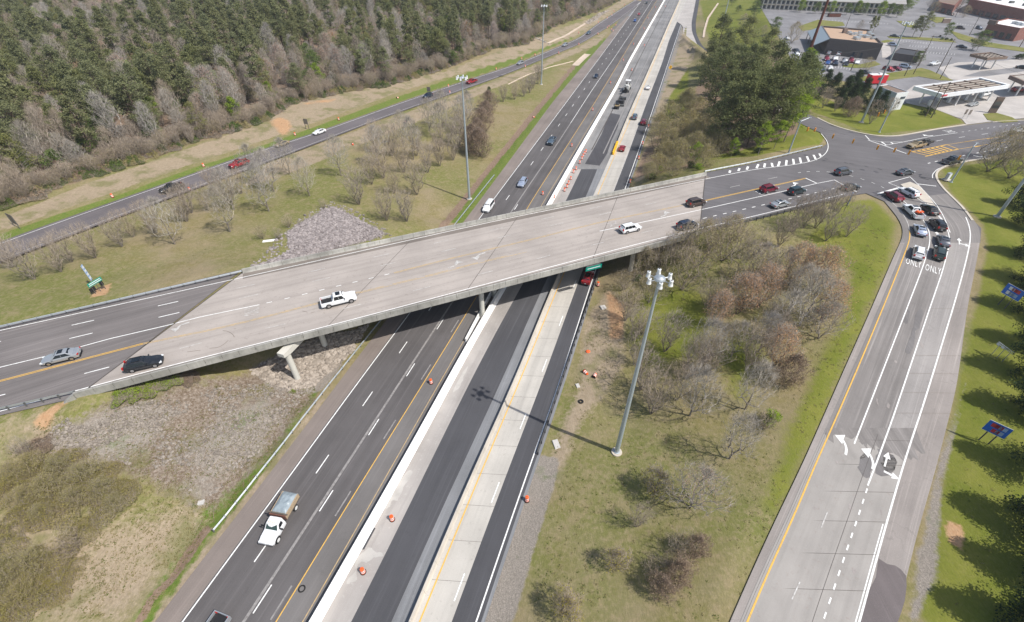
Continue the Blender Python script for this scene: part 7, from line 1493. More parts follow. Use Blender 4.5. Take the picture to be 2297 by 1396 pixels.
# strip behind the junction
planted([(1845, 205, 0.75), (1865, 212, 0.8), (1890, 222, 0.85), (1905, 240, 0.8), (1925, 235, 0.85), (1950, 245, 0.8), (1968, 255, 0.7), (1880, 240, 0.6), (1832, 222, 0.6), (1912, 205, 0.8)], ['mag0', 'mag1'], 'evergreen_tree', '# dark broad evergreen from the left behind the junction corner lawn', 'tree', 'evergreens behind the junction', 0.7, 0.9)
planted([(1845, 242, 1.0), (1872, 250, 0.7), (1905, 262, 1.15), (1950, 278, 1.1), (1990, 262, 0.9), (1825, 205, 1.0), (1808, 190, 0.95), (1818, 228, 0.9)], ['vase0', 'vase2', 'dense1'], 'bare_tree', '# brown bare tree from the left in front of the evergreens', 'tree', 'brown trees behind the junction', 0.9, 1.1)
planted([(2078, 258, 1.15)], ['bush0'], 'clipped_bush', 'round dark clipped bush on the corner of the gas station lawn', 'bush', 'dark bushes', 1, 1)
planted([(2215, 385, 1.35), (2262, 400, 1.4), (2300, 380, 1.4), (2240, 360, 1.2), (2290, 355, 1.2), (2320, 420, 1.3)], ['olive0', 'olive1'], 'budding_tree', '# tan budding tree from the left at the right edge below the cross road', 'tree', 'tan trees at the right edge', 1.3, 1.5)
mg = [(2290, 465, 1.0), (2308, 515, 1.0), (2315, 580, 1.0), (2318, 640, 1.0), (2322, 705, 1.0), (2322, 780, 1.0), (2322, 850, 1.0), (2322, 935, 1.0), (2335, 1060, 1.0), (2335, 1195, 1.1), (2320, 1430, 1.05), (2360, 1310, 1.0)]
planted(mg, ['mag0', 'mag1'], 'evergreen_tree', '# dark evergreen from the left of those along the right edge', 'tree', 'evergreens along the right edge', 0.9, 1.1)
# thickets lower left
planted([(60, 1080, 1.0), (130, 1060, 1.1), (200, 1100, 1.05), (120, 1140, 1.0), (250, 1130, 0.9), (60, 1150, 0.8), (30, 1290, 0.9), (100, 1270, 0.95), (60, 1350, 0.9), (130, 1320, 0.6), (10, 1220, 0.8), (190, 1190, 0.6), (0, 1380, 0.8), (160, 1110, 0.8), (90, 1110, 0.7), (230, 1075, 0.7), (275, 1100, 0.6), (20, 1100, 0.8), (150, 1030, 0.7), (40, 1320, 0.7), (90, 1310, 0.7), (150, 1280, 0.5)], ['thicket0', 'thicket1'], 'thicket', '# olive thicket from the left in the lower left corner', 'thicket', 'thickets in the lower left', 0.8, 1.1)
planted([(50, 1075, 0.42), (95, 1060, 0.5), (150, 1065, 0.45), (205, 1085, 0.5), (245, 1110, 0.42), (130, 1110, 0.5), (80, 1130, 0.45), (185, 1130, 0.42), (40, 1290, 0.45), (95, 1275, 0.45), (20, 1340, 0.45), (70, 1340, 0.4), (110, 1160, 0.35), (270, 1140, 0.35)], ['oliveb0', 'oliveb1'], 'olive_bush', '# rounded olive bush from the left in the lower left corner', 'bush', 'olive bushes in the lower left', 0.4, 0.5)
planted([(90, 1000, 0.7), (65, 1020, 0.5), (175, 1235, 0.6)], ['thicketd', 'brush1'], 'thicket', '# grey brown twiggy bush from the left in the lower left corner', 'bush', 'thickets in the lower left', 0.8, 1.1)
planted([(275, 888, 0.85), (305, 880, 0.9), (335, 872, 0.9), (362, 864, 0.85), (388, 856, 0.7), (657, 878, 0.28)], ['limebed'], 'lime_bush', '# lime green bush from the left under the near parapet', 'bush', 'lime bushes under the bridge edge', 0.7, 0.9)
planted([(412, 852, 0.6), (430, 848, 0.5)], ['thicketd'], 'thicket', '# dark brown bramble from the left under the near parapet', 'bush', 'brambles under the bridge edge', 0.7, 0.9)
# lawn trees and hedge upper right
planted([(1665, 62, 1.0), (1690, 40, 1.1), (1640, 12, 0.9), (1710, 85, 0.8), (1700, 20, 1.0), (1735, 75, 0.9), (1655, 30, 0.8)], ['greent0', 'greent1', 'olive0'], 'leafy_tree', '# green leafy tree from the left on the far right lawn', 'tree', 'leafy trees of the far lawn', 0.9, 1.1)
planted([(1775, 97, 1.25)], ['olive0'], 'budding_tree', 'wide pale budding tree in front of the dark restaurant', 'tree', 'olive trees', 1, 1)
planted([(1794, 28), (1828, 31), (1862, 32), (1898, 34), (1935, 34), (1972, 37), (1992, 36), (2010, 40), (1920, 30), (2000, 26, 1.3), (2022, 30, 1.4), (2034, 22, 1.3), (2012, 18, 1.2)], ['greent1', 'limet0'], 'leafy_tree', '# young green tree from the left in the row before the long motel', 'tree', 'young trees before the motel', 0.95, 1.2)
planted([(2046, 84, 0.62), (2062, 86, 0.66)], ['pinr1', 'pinr0'], 'pine_tree', '# bushy pine from the left on the parking island', 'tree', 'parking lot pines', 0.5, 0.6)
planted([(1948, 76, 0.5), (1958, 72, 0.45)], ['pinel0'], 'pine_tree', '# small pale pine from the left behind the restaurant roof', 'tree', 'parking lot pines', 0.5, 0.6)
planted([(2120, 85, 0.8), (2190, 115, 1.0), (2180, 112, 0.8), (1938, 165, 0.8), (2055, 145, 0.6), (2230, 30, 0.7), (2255, 35, 0.7), (2180, 30, 0.8), (1925, 72, 0.7), (2160, 40, 0.9), (2092, 30, 0.9), (2085, 22, 0.9), (2150, 18, 1.1), (2170, 22, 1.1)], ['pink0', 'olive0', 'greent0'], 'bare_tree', '# small budding tree from the left among the far parking lots', 'tree', 'small trees of the parking lots', 0.7, 0.9)
planted([(2112, 90, 0.6), (2122, 91, 0.6), (2133, 92, 0.6), (2108, 83, 0.4), (2283, 134, 1.1), (2292, 130, 0.9)], ['bush1', 'bush0'], 'green_bush', '# low bush from the left on the far parking islands', 'bush', 'low bushes of the parking lots', 0.5, 0.7)

# ---- the wood ----
FE = np.array([G(x, y) for x, y in [(-420, 640), (-160, 540), (0, 478), (75, 448), (150, 418), (250, 385), (350, 352), (450, 318), (600, 272), (640, 238), (780, 208), (900, 186), (1000, 156), (1060, 131), (1110, 110), (1180, 101), (1240, 62), (1330, 30), (1400, -5), (1440, -30)]])
FE = np.array([q for q in FE])
wood = np.vstack([FE, [[330, 900, 0], [-900, 900, 0], [-900, FE[0][1], 0]]])
clear_ = np.array([P(x, y, 6) for x, y in [(225, 60), (290, 48), (400, 52), (450, -20), (220, -20)]])
rg = np.random.default_rng(5); pts = []
def vis(x, y, z=9, mx=140):
    dx, dy, dz = x, y * cP - (z - CAM_H) * sP, y * sP + (z - CAM_H) * cP
    if dy < 5: return False
    px, py = 1148.5 + FPX * dx / dy, 698 - FPX * dz / dy; return -mx < px < 2297 + mx and -230 < py < 1500
y = 60.0
while y < 640:
    sp_ = 5.6 + 0.006 * y; x = -700.0
    while x < 330:
        px_, py_ = x + rg.uniform(-0.42, 0.42) * sp_, y + rg.uniform(-0.42, 0.42) * sp_; pts.append((px_, py_)); x += sp_
    y += sp_
pts = np.array([p for p in pts if vis(*p)]); ins = inside(wood, pts[:, 0], pts[:, 1]) & ~inside(clear_, pts[:, 0], pts[:, 1]); pts = pts[ins]; dF = dist(FE, pts[:, 0], pts[:, 1], False)
dclr = dist(clear_, pts[:, 0], pts[:, 1]); keep = dF > 1.0; pts, dF, dclr = pts[keep], dF[keep], dclr[keep]; order = np.argsort(np.hypot(pts[:, 0], pts[:, 1])); pts, dF, dclr = pts[order], dF[order], dclr[order]
PK = ['pine0', 'pinr0', 'pinr1', 'pinr2', 'pinel0', 'pine3']; BK = ['tall0', 'tall1', 'tall2', 'tall3', 'tallred']; LK = ['lime0', 'leafo0', 'leafo1', 'olive0', 'leafo1', 'orange0', 'leafo0']
mass = []; cnt = 0
for (x, y), d, dc in zip(pts, dF, dclr):
    nz = mnoise.noise((x * 0.018, y * 0.018, 2.0)); left = 1 / (1 + math.exp((x + 95) / 25)); pp = 0.20 + 0.36 * min(1, d / 35) + nz * 0.7 - 0.10 * left; u = rg.random()
    pp = min(0.72, max(0.10, pp)); fam = 'p' if u < pp else ('b' if u < pp + (1 - pp) * (0.60 if d > 8 else 0.75) else 'l')
    key = {'p': PK, 'b': BK, 'l': LK}[fam][int(rg.integers(0, {'p': 6, 'b': 5, 'l': 7}[fam]))]; s = {'p': rg.uniform(0.68, 0.98), 'b': rg.uniform(0.65, 0.95), 'l': rg.uniform(0.6, 0.95)}[fam]
    if key in ('orange0', 'olive0', 'olive1'): s *= 1.5
    if d < 6: s *= 0.75
    zz = tz(x, y)
    if cnt < 300:
        nm, lb, gp_ = {'p': ('pine_tree', 'tall dark green pine standing in the wood left of the slip road', 'pines of the wood'), 'b': ('bare_tree', 'tall leafless grey tree standing in the wood left of the slip road', 'leafless trees of the wood'), 'l': ('budding_tree', 'tree with fresh spring leaves or buds standing in the wood', 'budding trees of the wood')}[fam]
        tree(key, (x, y, zz), s, rg.uniform(0, 6.28), nm, lb, 'tree', gp_); cnt += 1
    else: mass.append((x, y, zz, key, s))
def gn_scatter(name, items, label, cat):
    keys = sorted({m[3] for m in items}); me = bpy.data.meshes.new(name); me.vertices.add(len(items)); me.vertices.foreach_set('co', np.array([m[:3] for m in items], np.float32).ravel())
    a = me.attributes.new('kind_id', 'INT', 'POINT'); a.data.foreach_set('value', np.array([keys.index(m[3]) for m in items], np.int32)); a = me.attributes.new('sc', 'FLOAT', 'POINT'); a.data.foreach_set('value', np.array([m[4] for m in items], np.float32)); me.update()
    o = link(bpy.data.objects.new(name, me)); ng = bpy.data.node_groups.new(name, 'GeometryNodeTree'); ng.interface.new_socket('Geometry', in_out='INPUT', socket_type='NodeSocketGeometry'); ng.interface.new_socket('Geometry', in_out='OUTPUT', socket_type='NodeSocketGeometry')
    N, Lk = ng.nodes, ng.links; gi, go_ = N.new('NodeGroupInput'), N.new('NodeGroupOutput'); jn = N.new('GeometryNodeJoinGeometry'); na = N.new('GeometryNodeInputNamedAttribute'); na.data_type = 'INT'; na.inputs[0].default_value = 'kind_id'; ns_ = N.new('GeometryNodeInputNamedAttribute'); ns_.data_type = 'FLOAT'; ns_.inputs[0].default_value = 'sc'
    rv = N.new('FunctionNodeRandomValue'); rv.data_type = 'FLOAT_VECTOR'; rv.inputs['Min'].default_value = (0, 0, 0); rv.inputs['Max'].default_value = (0.06, 0.06, 6.28)
    for i, k in enumerate(keys):
        cmp_ = N.new('FunctionNodeCompare'); cmp_.data_type = 'INT'; cmp_.operation = 'EQUAL'; Lk.new(na.outputs[0], cmp_.inputs[2]); cmp_.inputs[3].default_value = i
        for part in TREE_OBJ[k]:
            oi = N.new('GeometryNodeObjectInfo'); oi.inputs['Object'].default_value = part; oi.inputs['As Instance'].default_value = True; oi.transform_space = 'ORIGINAL'; ip = N.new('GeometryNodeInstanceOnPoints')
            Lk.new(gi.outputs[0], ip.inputs['Points']); Lk.new(cmp_.outputs[0], ip.inputs['Selection']); Lk.new(oi.outputs['Geometry'], ip.inputs['Instance']); Lk.new(rv.outputs[0], ip.inputs['Rotation']); Lk.new(ns_.outputs[0], ip.inputs['Scale']); Lk.new(ip.outputs[0], jn.inputs[0])
    Lk.new(jn.outputs[0], go_.inputs[0]); md = o.modifiers.new('scatter', 'NODES'); md.node_group = ng; return tag(o, label, cat, kind='stuff')
TREE_OBJ = {}
for o in bpy.data.objects:
    if o.type == 'MESH' and o.parent and o.name.startswith('crown'):
        for k, (a, b) in TREE.items():
            if o.data == b and k not in TREE_OBJ:
                TREE_OBJ[k] = [c for c in o.parent.children if c.data in (a, b)]
mass = [m for m in mass if m[3] in TREE_OBJ]
gn_scatter('distant_wood', mass, 'the rest of the mixed pine and bare wood stretching away to the top left', 'wood')
und = []
A = resamp(FE, 900)
for q in A:
    for _ in range(3):
        x, y = q[0] + rg.normal(0, 1.2) - 2.0, q[1] + abs(rg.normal(0, 4.5)) + 0.6
        if vis(x, y, 5) and inside(wood, np.array([x]), np.array([y]))[0]: und.append((x, y, tz(x, y), ['scrub0', 'scrub1', 'scrub2', 'vase0', 'brush0'][int(rg.integers(0, 5))], rg.uniform(0.4, 0.95)))
for k in ('scrub0', 'scrub1', 'scrub2'):
    q = G({'scrub0': 300, 'scrub1': 860, 'scrub2': 520}[k], {'scrub0': 366, 'scrub1': 194, 'scrub2': 294}[k]); t_ = tree(k, q, 0.9, 1.0, 'edge_shrub', {'scrub0': 'olive shrub at the wood edge on the left', 'scrub1': 'bright green shrub at the wood edge above the slip road', 'scrub2': 'grey brown shrub at the wood edge in the middle'}[k], 'shrub', 'shrubs at the wood edge'); TREE_OBJ[k] = list(t_.children)
for (x, y), d in zip(pts, dF):
    if d < 60:
        for _ in range(2):
            x2, y2 = x + rg.uniform(-3, 3), y + rg.uniform(-3, 3)
            if inside(wood, np.array([x2]), np.array([y2]))[0]: und.append((x2, y2, tz(x2, y2), ['vase0', 'vase1', 'grey0', 'vase2', 'brush0', 'scrub2', 'scrub0', 'greent1'][int(rg.integers(0, 8))], rg.uniform(0.6, 1.15)))
gn_scatter('wood_edge_undergrowth', und, 'tangled grey and green undergrowth along the foot of the wood', 'undergrowth')

# ---- rocks ----
def ico():
    t = (1 + 5 ** 0.5) / 2; v = np.array([(-1, t, 0), (1, t, 0), (-1, -t, 0), (1, -t, 0), (0, -1, t), (0, 1, t), (0, -1, -t), (0, 1, -t), (t, 0, -1), (t, 0, 1), (-t, 0, -1), (-t, 0, 1)], float) / 1.9
    return v, np.array([(0, 11, 5), (0, 5, 1), (0, 1, 7), (0, 7, 10), (0, 10, 11), (1, 5, 9), (5, 11, 4), (11, 10, 2), (10, 7, 6), (7, 1, 8), (3, 9, 4), (3, 4, 2), (3, 2, 6), (3, 6, 8), (3, 8, 9), (4, 9, 5), (2, 4, 11), (6, 2, 10), (8, 6, 7), (9, 8, 1)])
IV, IF = ico()
M['stone'] = vmat('broken stone', (0.16, 0.142, 0.142), (0.36, 0.325, 0.325)); M['stone_mid'] = vmat('dusty broken stone', (0.17, 0.148, 0.126), (0.33, 0.29, 0.25)); M['stone_light'] = vmat('pale broken stone', (0.21, 0.185, 0.165), (0.40, 0.36, 0.33))
def rocks(name, polys, n, s0, s1, mat, label, flt=None):
    rg2 = np.random.default_rng(len(name)); V, F = [], []; o = 0
    for pl, k in zip(polys, n):
        w_ = np.array([G(*p) for p in pl]); lo, hi = w_.min(0), w_.max(0); got = 0; it = 0
        while got < k and it < k * 20:
            it += 1; x, y = rg2.uniform(lo[0], hi[0]), rg2.uniform(lo[1], hi[1])
            if not inside(w_, np.array([x]), np.array([y]))[0]: continue
            if flt and mnoise.noise((x * 0.25, y * 0.25, 5)) < flt: continue
            s = rg2.uniform(s0, s1) * (0.6 + 0.8 * rg2.random() ** 2); th = rg2.uniform(0, 6.28); c, sn = math.cos(th), math.sin(th); v = IV * (1 + rg2.uniform(-0.28, 0.28, (12, 1))) * np.array([1, rg2.uniform(0.6, 1), rg2.uniform(0.45, 0.8)]) * s
            v = np.stack([v[:, 0] * c - v[:, 1] * sn, v[:, 0] * sn + v[:, 1] * c, v[:, 2]], 1) + [x, y, tz(x, y) + s * 0.12]; V.append(v); F.append(IF + o); o += 12; got += 1
    tag(npmesh(name, np.vstack(V), np.vstack(F), mat), label, 'rocks', kind='stuff')
rocks('stone_slope', [[(562, 598), (650, 560), (645, 522), (745, 464), (800, 490), (862, 525), (760, 556), (600, 598)], [(548, 606), (600, 560), (630, 525), (660, 500), (745, 452), (815, 482), (880, 530), (760, 556), (600, 598)]], [6500, 700], 0.20, 0.38, M['stone'], 'slope of broken purple grey stone behind the bridge parapet')
rocks('stone_slope', [[(560, 830), (620, 800), (700, 760), (800, 740), (835, 715), (790, 790), (700, 868), (650, 878), (600, 860)]], [2400], 0.22, 0.46, M['stone_light'], 'bank of pale broken stone around the foot of the bridge pier')
rocks('rubble', [[(190, 925), (330, 905), (420, 930), (330, 985), (230, 1020), (120, 1000), (70, 1000), (120, 960)], [(330, 900), (560, 860), (690, 880), (600, 1000), (470, 1120), (320, 1050), (240, 1030)]], [1500, 2200], 0.09, 0.26, M['stone_mid'], 'scattered pale rubble half overgrown below the near end of the bridge', -0.1)
rocks('channel_stones', [[(1312, 52), (1345, 30), (1370, 22), (1355, 32), (1322, 56)], [(1196, 84), (1225, 96), (1232, 100), (1205, 88)]], [260, 60], 0.5, 0.9, M['stone_light'], 'pale stones lining the ditch above the slip road')
# ---------------- shops, motel and gas stations ----------------
M['brick_red'] = None
def brick(name, c0, c1, mortar, sc_=1.2):
    g = NG(name, 0.9, 0.2); t = g.n('ShaderNodeTexBrick'); m = g.mp((sc_, sc_, sc_)); sx = g.n('ShaderNodeSeparateXYZ'); g.l(m, sx.inputs[0]); cx = g.n('ShaderNodeCombineXYZ'); g.l(g.math('ADD', sx.outputs[0], sx.outputs[1]), cx.inputs[0]); g.l(sx.outputs[2], cx.inputs[1]); g.l(cx.outputs[0], t.inputs['Vector'])
    t.inputs['Color1'].default_value = (*c0, 1); t.inputs['Color2'].default_value = (*c1, 1); t.inputs['Mortar'].default_value = (*mortar, 1); t.inputs['Scale'].default_value = 1.0; return g.out(g.mix(g.math('MULTIPLY', g.rng(g.noise(0.5, 4), 0.4, 0.7), 0.25), t.outputs['Color'], sh(c0, 0.6)))
M['brick_red'] = brick('red brick', (0.22, 0.075, 0.06), (0.30, 0.11, 0.085), (0.3, 0.25, 0.22)); M['siding_dark'] = plain('dark board siding', (0.14, 0.125, 0.12), 0.8, 0.2, 0, 0.2, 2); M['roof_tan'] = plain('tan membrane roof', (0.44, 0.31, 0.22), 0.9, 0.2, 0, 0.12, 0.4)
M['roof_grey'] = plain('grey shingle roof', (0.33, 0.32, 0.31), 0.9, 0.2, 0, 0.12, 0.8); M['roof_white'] = plain('white membrane roof', (0.74, 0.74, 0.74), 0.7, 0.3, 0, 0.08, 0.5); M['roof_brown'] = plain('brown deck roof', (0.21, 0.155, 0.125), 0.9, 0.2, 0, 0.25, 0.8); M['wall_white'] = plain('white wall', (0.74, 0.76, 0.78), 0.7, 0.2, 0, 0.06, 0.6)
M['wall_cream'] = plain('cream wall', (0.5, 0.46, 0.4), 0.8); M['awning'] = plain('blue grey awning', (0.28, 0.34, 0.39), 0.6); M['red_panel'] = plain('red panel', (0.62, 0.02, 0.035), 0.5); M['window_dark'] = NG('shop window', 0.1, 0.6).out((0.03, 0.045, 0.06))
sheet('parking_lot', LOT, M['lot'], 0.0, ang=0.3)
sheet('forecourt', Ps([(2104, 152), (2150, 140), (2235, 138), (2300, 131), (2480, 128), (2480, 160), (2297, 150), (2200, 160), (2160, 172), (2120, 166)], ZB), M['lot_light'], 0.02); sheet('forecourt', Ps([(2150, 180), (2210, 172), (2300, 160), (2480, 170), (2480, 262), (2297, 265), (2235, 271), (2168, 280), (2158, 268), (2100, 246), (2034, 232), (2020, 214), (2050, 192), (2110, 186)], ZB), M['lot_light'], 0.02)
sheet('forecourt', Ps([(2120, 166), (2160, 172), (2210, 172), (2150, 180), (2130, 178)], ZB), M['lot_light'], 0.02)
def island(pts, name='grass_island'): sheet(name, Ps(pts, ZB), M['lawn'], 0.12, thick=0.2)
island([(1935, 182), (1918, 176), (1960, 168), (1990, 165), (2050, 156), (2066, 153), (2085, 158), (2138, 181), (2110, 181), (2060, 172), (2010, 178), (1970, 186)]); island([(1893, 142), (1925, 146), (1962, 138), (1975, 145), (1950, 152), (1915, 153), (1890, 150)])
island([(2082, 43), (2095, 38), (2120, 40), (2125, 48), (2100, 52)]); island([(2128, 68), (2160, 78), (2220, 96), (2297, 108), (2480, 130), (2480, 140), (2297, 117), (2210, 105), (2150, 88)]); island([(2010, 47), (2050, 50), (2052, 64), (2030, 60)]); island([(1990, 82), (2060, 84), (2130, 88), (2145, 96), (2110, 94), (2040, 88), (1995, 86)]); island([(1970, 94), (1990, 90), (2005, 92), (1985, 97)])
island([(2205, 256), (2235, 254), (2270, 264), (2284, 273), (2250, 276), (2215, 270)]); island([(1975, 206), (2000, 196), (1995, 215), (2022, 236), (2005, 236)]); island([(1790, 60), (1835, 45), (1890, 50), (1895, 58), (1850, 62), (1800, 70)], 'mulch_bed')
M['litter_lot'] = plain('lot stripe', (0.6, 0.6, 0.6), 0.8)
mkl = MB()
for x0, y0, x1, y1, n, ln in [(1848, 150, 1905, 157, 9, 5), (1850, 131, 1930, 137, 12, 4), (2000, 92, 2090, 100, 14, 4), (2040, 105, 2130, 112, 14, 4), (2130, 52, 2200, 62, 12, 4), (1830, 45, 1990, 55, 22, 3), (2080, 120, 2140, 124, 9, 4)]:
    for i in range(n + 1):
        x, y = x0 + (x1 - x0) * i / n, y0 + (y1 - y0) * i / n; a, b = P(x, y, ZB), P(x + 2, y - ln * 0.9, ZB); d = (b - a)[:2]; d = d / np.linalg.norm(d) * 5; s = np.array([d[1], -d[0]]) / 5 * 0.06
        mkl.add([(*(a[:2] - s), ZB + 0.012), (*(a[:2] + s), ZB + 0.012), (*(a[:2] + d + s), ZB + 0.012), (*(a[:2] + d - s), ZB + 0.012)], [(0, 1, 2, 3)])
mkl.build('parking_stripes', M['litter_lot'])['kind'] = 'structure'
def bld(name, roofpx, h, wall, roof, label, parapet_=0.5, cat='building', roofname='roof'):
    r = empty(name, (0, 0, 0), 0, label, cat); q = [tuple(P(x, y, ZB + h)[:2]) for x, y in roofpx]; b = MB(); b.prism(q, ZB - 0.3, ZB + h - 0.02); b.build('wall', M[wall], r); c = np.mean(np.array(q), 0)
    qi = [tuple(c + (np.array(p) - c) * 0.955) for p in q]; b = MB(); b.prism(qi, ZB + h - 0.03, ZB + h + 0.02); b.build(roofname, M[roof], r)
    if parapet_:
        n = len(q); b = MB()
        for i in range(n):
            j = (i + 1) % n; b.add([(*q[i], ZB + h - 0.02), (*q[j], ZB + h - 0.02), (*qi[j], ZB + h - 0.02), (*qi[i], ZB + h - 0.02), (*q[i], ZB + h + parapet_), (*q[j], ZB + h + parapet_), (*qi[j], ZB + h + parapet_), (*qi[i], ZB + h + parapet_)], [(4, 5, 6, 7), (0, 1, 5, 4), (1, 2, 6, 5), (2, 3, 7, 6), (3, 0, 4, 7)])
        bmesh_fix(b.build('parapet', M[wall], r))
    return r, [np.array(p) for p in q]
def wallbox(r, a, b, t, z, w_, h_, mat, name, out=0.06, d=0.12):
    """a box set in the wall a-b at fraction t"""
    v = b - a; L = np.linalg.norm(v); c = a + v * t; n_ = np.array([v[1], -v[0]]) / L
    m = MB(); m.box(c[0] + n_[0] * out, c[1] + n_[1] * out, z, w_, d, h_, rz=math.atan2(v[1], v[0])); return m.build(name, M[mat], r)
# dark restaurant
r, q = bld('restaurant', [(1860, 90), (1980, 102), (1948, 70), (1842, 61)], 6.0, 'siding_dark', 'roof_tan', 'dark flat roofed restaurant with a tan roof and rooftop units', 0.7)
FLq, FRq, BRq, BLq = q
for i in range(28): wallbox(r, FLq, FRq, (i + 0.5) / 28, ZB + 3.0, 0.12, 5.9, 'siding_dark', 'batten', 0.06, 0.1)
for t in (0.12, 0.28, 0.55, 0.7): wallbox(r, FLq, FRq, t, ZB + 1.1, 0.9, 2.1, 'window_dark', 'door')
rr_s = random.Random(8)
for i in range(16):
    c = BLq + (FLq - BLq) * rr_s.uniform(0.25, 0.8) + (BRq - BLq) * rr_s.uniform(0.5, 0.95); m = MB(); m.box(c[0], c[1], ZB + 6.5, rr_s.uniform(1.2, 2.6), rr_s.uniform(1.0, 2.0), rr_s.uniform(0.8, 1.4), rz=0.2); m.build('rooftop_unit', M['galv'], r)
c = BLq + (FLq - BLq) * 0.35 + (BRq - BLq) * 0.42; m = MB(); m.box(c[0], c[1], ZB + 7.0, 2.0, 1.2, 2.0, rz=0.2); m.build('chimney', M['wall_brick'], r)
m = MB(); v = (FLq - BLq); n_ = np.array([-v[1], v[0]]) / np.linalg.norm(v) * -1; n_ = n_ if n_ @ (FRq - FLq) < 0 else -n_
a, b = FLq, BLq; m.add([(*a, ZB + 6.6), (*b, ZB + 6.6), (*(b + n_ * 5.5), ZB + 3.6), (*(a + n_ * 5.5), ZB + 3.6), (*a, ZB + 6.3), (*b, ZB + 6.3), (*(b + n_ * 5.5), ZB + 3.3), (*(a + n_ * 5.5), ZB + 3.3)], [(0, 1, 2, 3), (7, 6, 5, 4), (0, 4, 5, 1), (1, 5, 6, 2), (2, 6, 7, 3), (3, 7, 4, 0)]); bmesh_fix(m.build('awning', M['awning'], r))
for t in (0.05, 0.35, 0.65, 0.95):
    p = a + (b - a) * t + n_ * 5.2; m = MB(); m.box(p[0], p[1], ZB + 1.7, 0.25, 0.25, 3.5); m.build('awning_post', M['siding_dark'], r)
sheet('restaurant_walk', Ps([(1979, 130), (2000, 128), (1998, 108), (1985, 92), (1976, 100)], ZB), M['lot_light'], 0.03)
# bin enclosure
r, q = bld('bin_enclosure', [(2003, 120), (2062, 128), (2067, 116), (2018, 109)], 2.6, 'siding_dark', 'steel_dark', 'low dark walled enclosure right of the dark restaurant', 0.3)
wallbox(r, q[0], q[1], 0.5, ZB + 1.2, 3.0, 2.2, 'siding_dark', 'gate'); sheet('enclosure_apron', Ps([(1998, 133), (2048, 139), (2060, 134), (2004, 126)], ZB), M['lot_light'], 0.03)
# motel
a, b = P(1708, 20, ZB)[:2], P(2018, 33, ZB)[:2]; v = b - a; L = np.linalg.norm(v); u = v / L; n_ = np.array([-u[1], u[0]]); r = empty('motel', (0, 0, 0), 0, 'long two storey motel with a grey shingle roof along the top edge', 'building'); D_ = 15.0
m = MB(); m.prism([tuple(a), tuple(b), tuple(b + n_ * D_), tuple(a + n_ * D_)], ZB - 0.3, ZB + 6.0); m.build('wall', M['wall_cream'], r)
A_, B_ = a - u * 1 - n_ * 1.6, b + u * 1 - n_ * 1.6; C_, E_ = b + u * 1 + n_ * (D_ + 1), a - u * 1 + n_ * (D_ + 1); m1, m2 = (A_ + E_) / 2, (B_ + C_) / 2; m = MB()
m.add([(*A_, ZB + 6.05), (*B_, ZB + 6.05), (*C_, ZB + 6.05), (*E_, ZB + 6.05), (*m1, ZB + 9.6), (*m2, ZB + 9.6)], [(0, 1, 5, 4), (2, 3, 4, 5), (0, 4, 3), (1, 2, 5), (0, 3, 2, 1)]); bmesh_fix(m.build('roof', M['roof_grey'], r))
for k in range(30):
    for z in (1.4, 4.4):
        o = wallbox(r, a, b, (k + 0.5) / 30, ZB + z, L / 30 * 0.62, 1.9, 'window_dark', 'window')
    wallbox(r, a, b, k / 30 + 0.002, ZB + 3.0, 0.25, 6.0, 'white_paint', 'pillar', 1.3, 0.25)
m = MB(); c = (a + b) / 2 - n_ * 0.75; m.box(c[0], c[1], ZB + 2.95, L, 1.4, 0.2, rz=math.atan2(u[1], u[0])); m.build('walkway', M['conc_curb'], r)
for t in (0.62, 0.75, 0.87):
    p = a + v * t + n_ * 2.5; m = MB(); m.box(p[0], p[1], ZB + 8.0, 1.6, 1.4, 1.2, rz=math.atan2(u[1], u[0])); m.build('roof_vent', M['siding_dark'], r)
# brick shops
r, q = bld('brick_shops', [(2176, 0), (2345, 34), (2400, 8), (2230, -26)], 7.0, 'brick_red', 'roof_white', 'long red brick store with a white roof edge at the top right corner', 0.6)
for k in range(10): wallbox(r, q[0], q[1], (k + 0.5) / 10, ZB + 1.6, 4.0, 2.4, 'window_dark', 'shop_window')
for k in range(5):
    c = q[0] + (q[1] - q[0]) * (0.15 + 0.18 * k) + (q[3] - q[0]) * 0.25; m = MB(); m.box(c[0], c[1], ZB + 7.6, 2.2, 2.0, 1.2); m.build('rooftop_unit', M['galv_dark'], r)
r, q = bld('brick_annex', [(2103, 6), (2142, 14), (2165, -10), (2120, -20)], 5.0, 'brick_red', 'roof_brown', 'smaller brown brick shop half hidden by green trees', 0.4)
for k in range(3): wallbox(r, q[0], q[1], (k + 0.5) / 3, ZB + 1.6, 3.0, 2.2, 'window_dark', 'shop_window')
r, q = bld('brick_restaurant', [(2217, 53), (2288, 66), (2345, 56), (2262, 43)], 5.6, 'brick_red', 'roof_white', 'red brick restaurant with a white roof at the right edge', 0.5)
for k in range(4): wallbox(r, q[0], q[1], (k + 0.6) / 4.5, ZB + 1.8, 2.2, 2.4, 'window_dark', 'window')
for k in range(5):
    c = q[0] + (q[1] - q[0]) * rr_s.uniform(0.4, 0.9) + (q[3] - q[0]) * rr_s.uniform(0.3, 0.8); m = MB(); m.box(c[0], c[1], ZB + 6.2, 1.8, 1.5, 1.0); m.build('rooftop_unit', M['galv'], r)
c = q[0] + (q[1] - q[0]) * 0.12; m = MB(); m.box(c[0], c[1], ZB + 6.4, 4.5, 1.2, 2.0, rz=math.atan2(*(q[1] - q[0])[::-1])); m.build('entrance_gable', M['wall_brick'], r)
